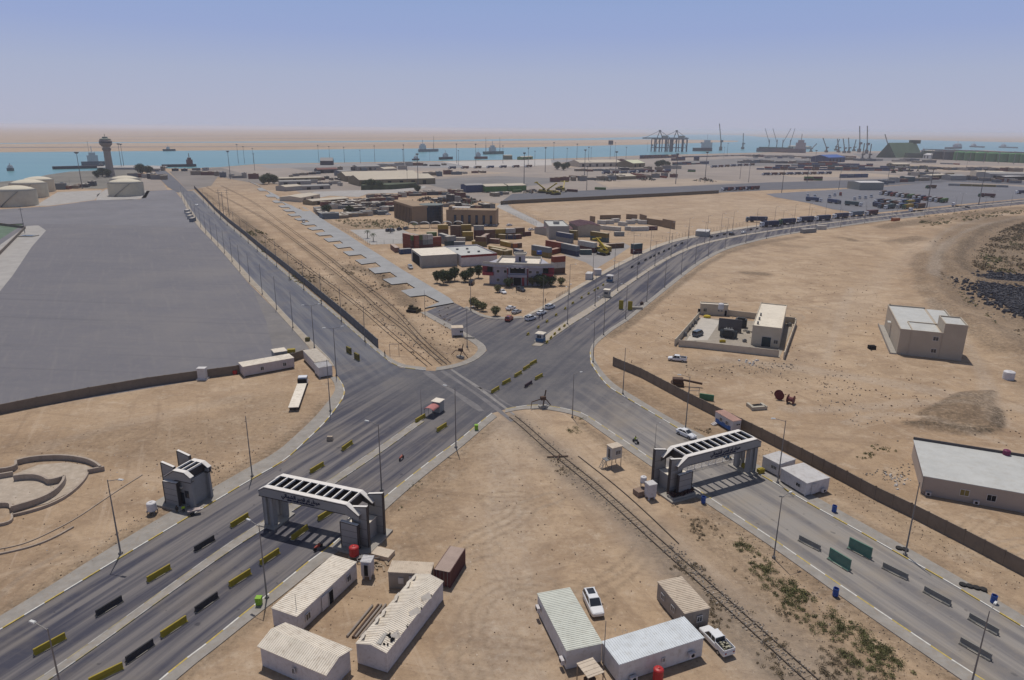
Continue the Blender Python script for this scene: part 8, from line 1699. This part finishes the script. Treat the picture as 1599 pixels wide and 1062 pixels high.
# far sheds, given as roof quads with height
def shed(pts, h, label, roofm, wall=M_beigewall, rise=3, cat='shed'):
    """pts: ground points near-left, near-right, depth towards the horizon in metres"""
    A, B_ = P(*pts[0]), P(*pts[1]); D = pts[2]; d = (B_-A).normalized(); n = Vector((-d.y, d.x, 0)); c_ = (A+B_)/2+n*D/2; L = (B_-A).length
    o = thing('warehouse', label, cat, (c_.x, c_.y, 0), math.atan2(d.y, d.x)); k = MB(); k.box((0, 0, h/2), (L, D, h))
    k.build('wall', wall, o); k = MB()
    k.poly([(-L/2, -D/2, h), (-L/2, D/2, h), (-L/2, 0, h+rise)]); k.build('gable_end', wall, o); k = MB(); k.poly([(L/2, -D/2, h), (L/2, D/2, h), (L/2, 0, h+rise)]); k.build('gable_end', wall, o); k = MB()
    for s in (-1, 1): k.hexa([(-L/2, s*D/2, h), (L/2, s*D/2, h), (L/2, 0, h+rise), (-L/2, 0, h+rise), (-L/2, s*D/2, h+.4), (L/2, s*D/2, h+.4), (L/2, 0, h+rise+.4), (-L/2, 0, h+rise+.4)])
    k.build('roof', roofm, o, fix=True)
    if L > 30:
        for i in range(int(L/14)): k = MB(); k.box((-L/2+7+i*14, -D/2-.1, h*.4), (4, .2, h*.7)); k.build('door', M_dark, o)
    return o
M_rc = mat('far_cream_roof', (.50, .44, .35), ns=.01, na=.08, dirt=(.38, .32, .25), da=.4, ns2=.05); M_rg = mat('far_grey_roof', (.30, .29, .28), ns=.02, na=.1); M_ochre = mat('ochre_wall', (.22, .18, .11), ns=.03, na=.12)
shed([(561, 291), (680, 287.5), 46], 6.5, 'long cream roofed shed behind the dark hedge, the nearer of two', M_rc, M_ochre, 4); shed([(540, 284), (654, 281), 40], 6.5, 'long cream roofed shed, the farther of two', M_rc, M_ochre, 4)
shed([(905, 261), (972, 260), 40], 7, 'long pale shed right of the distant round trees', M_rc, M_beigewall, 4); shed([(988, 262), (1007, 261), 34], 7, 'bright pale green roofed shed near the big tree', mat('bright_pale_roof', (.60, .60, .42)), M_ochre, 5); shed([(967, 281), (993, 280), 26], 4, 'pale roofed open shed beside dark lorries', M_rc, M_ochre, 2.5)
shed([(758, 301), (792, 300), 22], 6, 'green walled shed with a cream roof by the far road', M_rc, mat('bright_green_wall', (.09, .20, .06), na=.15), 1.5); shed([(794, 299), (822, 298), 18], 5.5, 'green walled shed with a cream roof, right hand one', M_rc, mat('bright_green_wall', (0, 0, 0)), 1.5); shed([(728, 301), (756, 300), 14], 7, 'blue warehouse block left of the green sheds', M_rg, mat('far_blue_wall', (.04, .065, .14), na=.15), 1)
shed([(470, 316), (500, 310), 20], 3.5, 'low cream roofed house beside the herringbone road', M_rc, M_beigewall, 1.2); shed([(488, 321), (545, 316), 14], 3.2, 'low tan yard building with a pale roof', M_rc, M_ochre, 1); shed([(446, 299), (472, 297), 16], 4, 'small pale roofed shed near the road trees', M_rc, M_greywall, 1.5)
shed([(432, 284), (502, 282), 10], 3.5, 'long low ochre roofed row near the apron', M_rc, M_ochre, 1); shed([(436, 289), (486, 288), 10], 3.5, 'long low grey roofed row near the apron', M_rg, M_greywall, 1); shed([(472, 297), (516, 295), 10], 3.5, 'low grey shed before the pale yard', M_rg, M_tanwall, 1)
shed([(496, 271), (528, 270), 12], 5, 'dull red roofed shed in the left port area', mat('far_red_roof', (.17, .075, .065), na=.1), M_hulld, 2); shed([(530, 275), (550, 274), 12], 6, 'grey shed with pale roof in the left port area', M_rg, M_hullg, 1); shed([(558, 267), (594, 266), 20], 6, 'long mauve grey shed in the left port area', M_rg, M_tanwall, 2); shed([(600, 271), (620, 270), 18], 6, 'tan grey shed right of the mauve one', M_rc, M_tanwall, 2)
shed([(500, 258), (520, 258), 22], 7, 'dark domed hangar at the water edge', M_rg, M_hulld, 5); shed([(1293, 254), (1319, 253), 40], 10, 'bright blue arched warehouse among the container stacks', mat('bright_blue_roof', (.05, .12, .36), na=.1), mat('far_blue_wall', (0, 0, 0)), 5)
shed([(1341, 297), (1379, 297), 24], 8, 'grey shed with a white roof at the edge of the truck lot', M_white, mat('grey_green_wall', (.25, .26, .24), na=.08), .8)
shed([(1525, 276), (1570, 277), 30], 7, 'cream roofed low building below the silos', M_rc, M_beigewall, 1); shed([(1545, 281), (1620, 281), 26], 8, 'long grey building with dark doors below the silos', M_rg, M_greywall, 1.5); shed([(1569, 282), (1610, 281), 14], 5, 'pale canopy roof at the right picture edge', M_white, M_dark, .6)
shed([(1484, 282), (1508, 282), 18], 6, 'grey low house left of the cream building', M_rg, M_greywall, 1.5); shed([(1452, 280), (1480, 279), 18], 5, 'dull cream yard house right of the teal shed', M_rc, M_ochre, 1); shed([(1413, 284), (1428, 284), 12], 6, 'small teal shed beside the truck lot', M_rg, mat('teal_wall', (.07, .12, .13)), 1)
shed([(1230, 232), (1262, 233), 20], 9, 'cream quay building beside the large bulk ship', M_rc, M_beigewall, 2); shed([(1441, 247), (1455, 248), 20], 9, 'white building between green store and silos', M_white, M_white, 3); shed([(1395, 262), (1420, 262), 20], 6, 'tan plant building at the far container field', M_rc, M_ochre, 2)
shed([(815, 250), (832, 249), 12], 6, 'small green and cream hut on the pale quay', M_rc, mat('bright_green_wall', (0, 0, 0)), 1); shed([(787, 249), (800, 249), 14], 8, 'yellowish block at the quay edge', M_rc, M_ochre, 1)
shed([(1094, 372), (1110, 370), 10], 3.5, 'small white building at the inner kerb of the far road', M_white, M_greywall, .8) if False else None
building('kiosk', 'small white building at the inner kerb of the curving road', 'kiosk', crop(1100, 330, 6.66, [(-105, 205), (50, 215), (55, 190), (-60, 185)]), 3.2, roofm=M_white, wall=M_greywall)
slabthing('hedge_wall', 'dark hedge bank before the long cream sheds', 'hedge', [(564, 297), (612, 296), (650, 293), (648, 292), (600, 293), (568, 294)], 5, mat('hedge', (.06, .075, .035), ns=.2, na=.4))
# mud house quarter: many low huts
hm_ = [mat('hut_tan', (.26, .205, .15), ns=.1, na=.15), mat('hut_grey', (.22, .215, .21), ns=.1, na=.15), mat('hut_pale', (.42, .38, .33), ns=.1, na=.1), mat('hut_dark', (.07, .07, .075), ns=.1, na=.2), M_hullr, mat('hut_blue', (.13, .16, .19))]
HP = []
for i, m in enumerate(hm_):
    o = bpy.data.objects.new('yard_hut', None); COL.objects.link(o); o['category'] = 'hut'; o['label'] = ''
    k = MB(); k.box((0, 0, 1.4), (1, 1, 2.8)); k.box((.12, .1, 3.0), (.3, .3, .5)); k.build('wall', m, o); k = MB(); k.box((0, 0, 2.9), (1.05, 1.05, .15)); k.build('roof', hm_[(i+2) % 3], o); HP.append(Proto(o))
hz = []
for row, (u0, v0, u1, v1, n, dz) in enumerate([(506, 341, 600, 334, 12, 1), (497, 330, 506, 339, 3, 1), (540, 333, 612, 330, 9, 1), (520, 326, 610, 322, 14, 1), (505, 322, 560, 318, 7, 1), (556, 316, 620, 312, 9, 1), (575, 309, 700, 303, 13, 1), (640, 306, 720, 302, 8, 1), (680, 312, 740, 318, 7, 1), (690, 322, 770, 326, 8, 1), (700, 318, 730, 312, 4, 2), (770, 306, 790, 303, 3, 1), (450, 276, 500, 272, 6, 1), (500, 280, 536, 281, 5, 1), (486, 287, 536, 289, 6, 1)]):
    for i in range(n):
        t = (i+.5)/n; hz.append((u0+(u1-u0)*t+random.uniform(-1, 1), v0+(v1-v0)*t+random.uniform(-1.2, 1.2), dz, row, i))
rl = ['front wall row', 'road side row', 'second row', 'third row', 'rear left row', 'rear middle row', 'pale yard row', 'tower side row', 'scrap field row', 'office rear row', 'tall scrap row', 'green shed row', 'far apron row', 'red shed row', 'low shed row']
for u, v, dz, row, i in hz:
    p = P(u, v); L = random.uniform(5, 13); HP[random.randrange(6)].put((p.x, p.y, 0), R(random.choice((25, -63, 20, 118))+random.uniform(-4, 4)), 'low weathered hut of the crowded quarter, %s, %s from its start' % (rl[row], ORD[i]), 'low huts of the crowded quarter', (L, random.uniform(3, 8), random.uniform(.7, 1.4)*dz))
fr = [('quay side line left', 560, 262, 700, 258, 10, 9), ('quay side line right', 880, 258, 1000, 252, 10, 9), ('line before the bulk ship', 1170, 245, 1335, 247, 18, 14), ('second line before the bulk ship', 1150, 254, 1300, 256, 14, 12), ('line left of the green store', 1300, 250, 1370, 251, 9, 14), ('line under the green store', 1400, 252, 1455, 254, 6, 14), ('silo yard line', 1400, 263, 1590, 268, 16, 10), ('lower silo yard line', 1420, 274, 1590, 287, 18, 8), ('truck lot fence line', 1375, 287, 1460, 280, 10, 7), ('middle apron line', 900, 268, 1060, 264, 12, 9), ('lower apron line', 860, 284, 1060, 276, 14, 7), ('left apron line', 610, 278, 760, 270, 11, 8), ('jetty root line', 215, 268, 330, 266, 7, 7), ('tank farm line', 90, 297, 150, 290, 6, 6), ('far shore line right', 1460, 236, 1600, 240, 12, 16), ('tower yard line', 205, 276, 262, 281, 6, 7), ('port road head line', 300, 272, 400, 280, 9, 7), ('low cream shed line', 520, 268, 640, 264, 6, 8)]
for nm_, u0, v0, u1, v1, n, sz in fr:
    for i in range(n):
        t = (i+.5)/n; p = P(u0+(u1-u0)*t+random.uniform(-2, 2), v0+(v1-v0)*t+random.uniform(-.9, .9)); HP[random.randrange(6)].put((p.x, p.y, 0), R(random.choice((16, -74, 10))+random.uniform(-5, 5)), 'small flat roofed port shed, %s of the %s' % (ORD[i], nm_), 'small sheds across the port', (sz*random.uniform(.8, 2.6), sz*random.uniform(.6, 1.2), random.uniform(.9, 2.2)))
for nm_, u0, v0, u1, v1, n in (('on the middle apron', 940, 272, 1050, 268, 8), ('near the quay stacks', 1110, 262, 1180, 258, 7), ('below the container stacks', 1190, 274, 1300, 272, 9), ('by the pale quay', 700, 264, 840, 261, 7)):
    for i in range(n): t = i/n; u = u0+(u1-u0)*t; v = v0+(v1-v0)*t; truck(['navy', 'maroon', 'brown', 'blue'][i % 4], 'white', (u+9, v-.3), (u, v), 'lorry %s, %s in its line' % (nm_, ORD[i]), 'lorries on the port aprons')
# scrap heaps of the quarter
for i, (u, v, w) in enumerate([(690, 318, 12), (706, 312, 14), (722, 320, 10), (735, 316, 10), (600, 318, 8), (578, 326, 7), (542, 324, 7), (760, 300, 7), (665, 312, 9), (1100, 283, 14), (945, 282, 12), (1010, 281, 12), (830, 300, 10)]):
    p = P(u, v); k = MB()
    for _ in range(70): x, y = random.gauss(0, w*.45), random.gauss(0, w*.7); z = max(0, (1-math.hypot(x/w, y/w/1.5))*w*.38)*random.random(); k.box((x, y, z), (random.uniform(.3, 3), random.uniform(.2, 1), random.uniform(.3, 2.2)), random.random()*3, random.randrange(3), random.uniform(-.6, .6))
    stuff(k.build('scrap_heap', [M_rust, M_steel, mat('scrap_green', (.09, .11, .08), na=.3)], None, loc=(p.x, p.y, 0)), 'tangled scrap heap in the port yards, number %d' % (i+1), 'scrap')
# container rows far away
cols = ['rust red', 'navy', 'maroon', 'blue', 'navy', 'brown', 'grey blue', 'maroon', 'navy', 'teal']
def row(name, u0, v0, u1, v1, levels, gapx=1.0, L=12.19, cc=None, depth=1):
    A, B_ = P(u0, v0), P(u1, v1); ln = (B_-A).length; n = max(1, int(ln/(L+gapx))); d = (B_-A).normalized()
    for i in range(n):
        q = A+d*(L+gapx)*(i+.5)
        for lv in range(max(1, levels-(1 if random.random() < .25 else 0))):
            c_ = (cc or cols)[random.randrange(len(cc or cols))]
            ctr(c_, L, q.x, q.y, 2.62*lv, math.atan2(d.y, d.x), '%s container %s, %s along it%s' % (c_, name, (ORD[i] if i < 30 else 'number %d' % (i+1)), ('' if lv == 0 else (', upper level' if lv == 1 else ', top level'))), 'containers in the far port stacks', True)
row('in the row behind the bright pale shed', 1050, 258, 1110, 256, 2); row('in the block left below the cranes', 1048, 251, 1076, 250.5, 3, cc=['navy', 'navy', 'maroon']); row('in the block right below the cranes', 1083, 251, 1100, 251, 3, cc=['navy', 'brown']); row('in the dark quay stack under the cranes', 999, 248, 1062, 246, 3, cc=['navy', 'maroon', 'brown', 'maroon'])
row('in the quay stack right of the cranes', 1065, 246, 1175, 243, 1, cc=['navy', 'brown', 'maroon', 'grey']); row('in the upper far stack row', 1235, 259, 1372, 260, 2); row('in the middle far stack row', 1210, 262, 1400, 264, 2); row('in the lower far stack row', 1181, 265, 1436, 267.5, 2); row('in the front blue stack row', 1311, 278, 1357, 277, 2, cc=['blue', 'blue', 'grey blue']); row('in the long red row of the sandy apron', 985, 273, 1047, 279, 1, cc=['rust red', 'maroon', 'rust red']); row('in the second red row of the sandy apron', 1005, 267, 1048, 270, 1, cc=['maroon', 'brown', 'rust red'])
row('in the brown row left of the cranes', 970, 273, 985, 272, 2, cc=['brown', 'grey blue']); row('in the short row by the far road', 1074, 267, 1098, 268, 1); row('in the green row of the apron', 1073, 268.5, 1098, 269, 1, cc=['green', 'olive']); row('beside the far road left', 928, 296, 957, 297, 1, cc=['green', 'olive', 'green']); row('by the yellow machines', 885, 299, 900, 300, 1, cc=['navy', 'maroon']); row('at the green sheds', 800, 301, 826, 299, 1, cc=['rust red', 'green'])
row('at the right apron', 1255, 282, 1285, 282, 2, cc=['green', 'maroon']); row('at the far right plain', 1468, 256, 1502, 257.5, 1, cc=['maroon', 'rust red', 'grey']); row('on the quay beside the bulk ship', 1170, 247, 1320, 248, 1, 18, cc=['white', 'blue', 'grey', 'brown', 'navy']); row('far left of the sandy apron', 888, 277, 900, 277.5, 1, cc=['brown', 'grey']); row('on the pale strip by the silos', 1430, 272, 1500, 273, 1, 8, cc=['olive', 'grey', 'brown', 'white']); row('along the long pale fence row', 1480, 290, 1580, 293, 1, .5, cc=['grey', 'white', 'olive']); pass
# ---------------------------------------------------------------- tidy and haze
for o in list(bpy.data.objects):
    if o.get('label', None) == '' or (o.type in ('MESH', 'EMPTY') and o.parent is None and 'label' not in o and 'kind' not in o):
        for c_ in list(o.children_recursive): bpy.data.objects.remove(c_)
        bpy.data.objects.remove(o)
hz_m = bpy.data.materials.new('haze'); hz_m.use_nodes = True; t = hz_m.node_tree; t.nodes.remove(t.nodes['Principled BSDF'])
pv = t.nodes.new('ShaderNodeVolumePrincipled'); pv.inputs['Color'].default_value = (.86, .87, .97, 1); pv.inputs['Density'].default_value = HAZE; pv.inputs['Anisotropy'].default_value = .25
t.links.new(pv.outputs[0], t.nodes['Material Output'].inputs['Volume'])
k = MB(); k.box((0, 0, 37), (96000, 96000, 78)); o = k.build('haze', hz_m); stuff(o, 'pale dusty haze over the port', 'haze')
dups = {k_: v for k_, v in USED.items() if k_ and len(v) > 1}
print('DUP LABELS', dups)
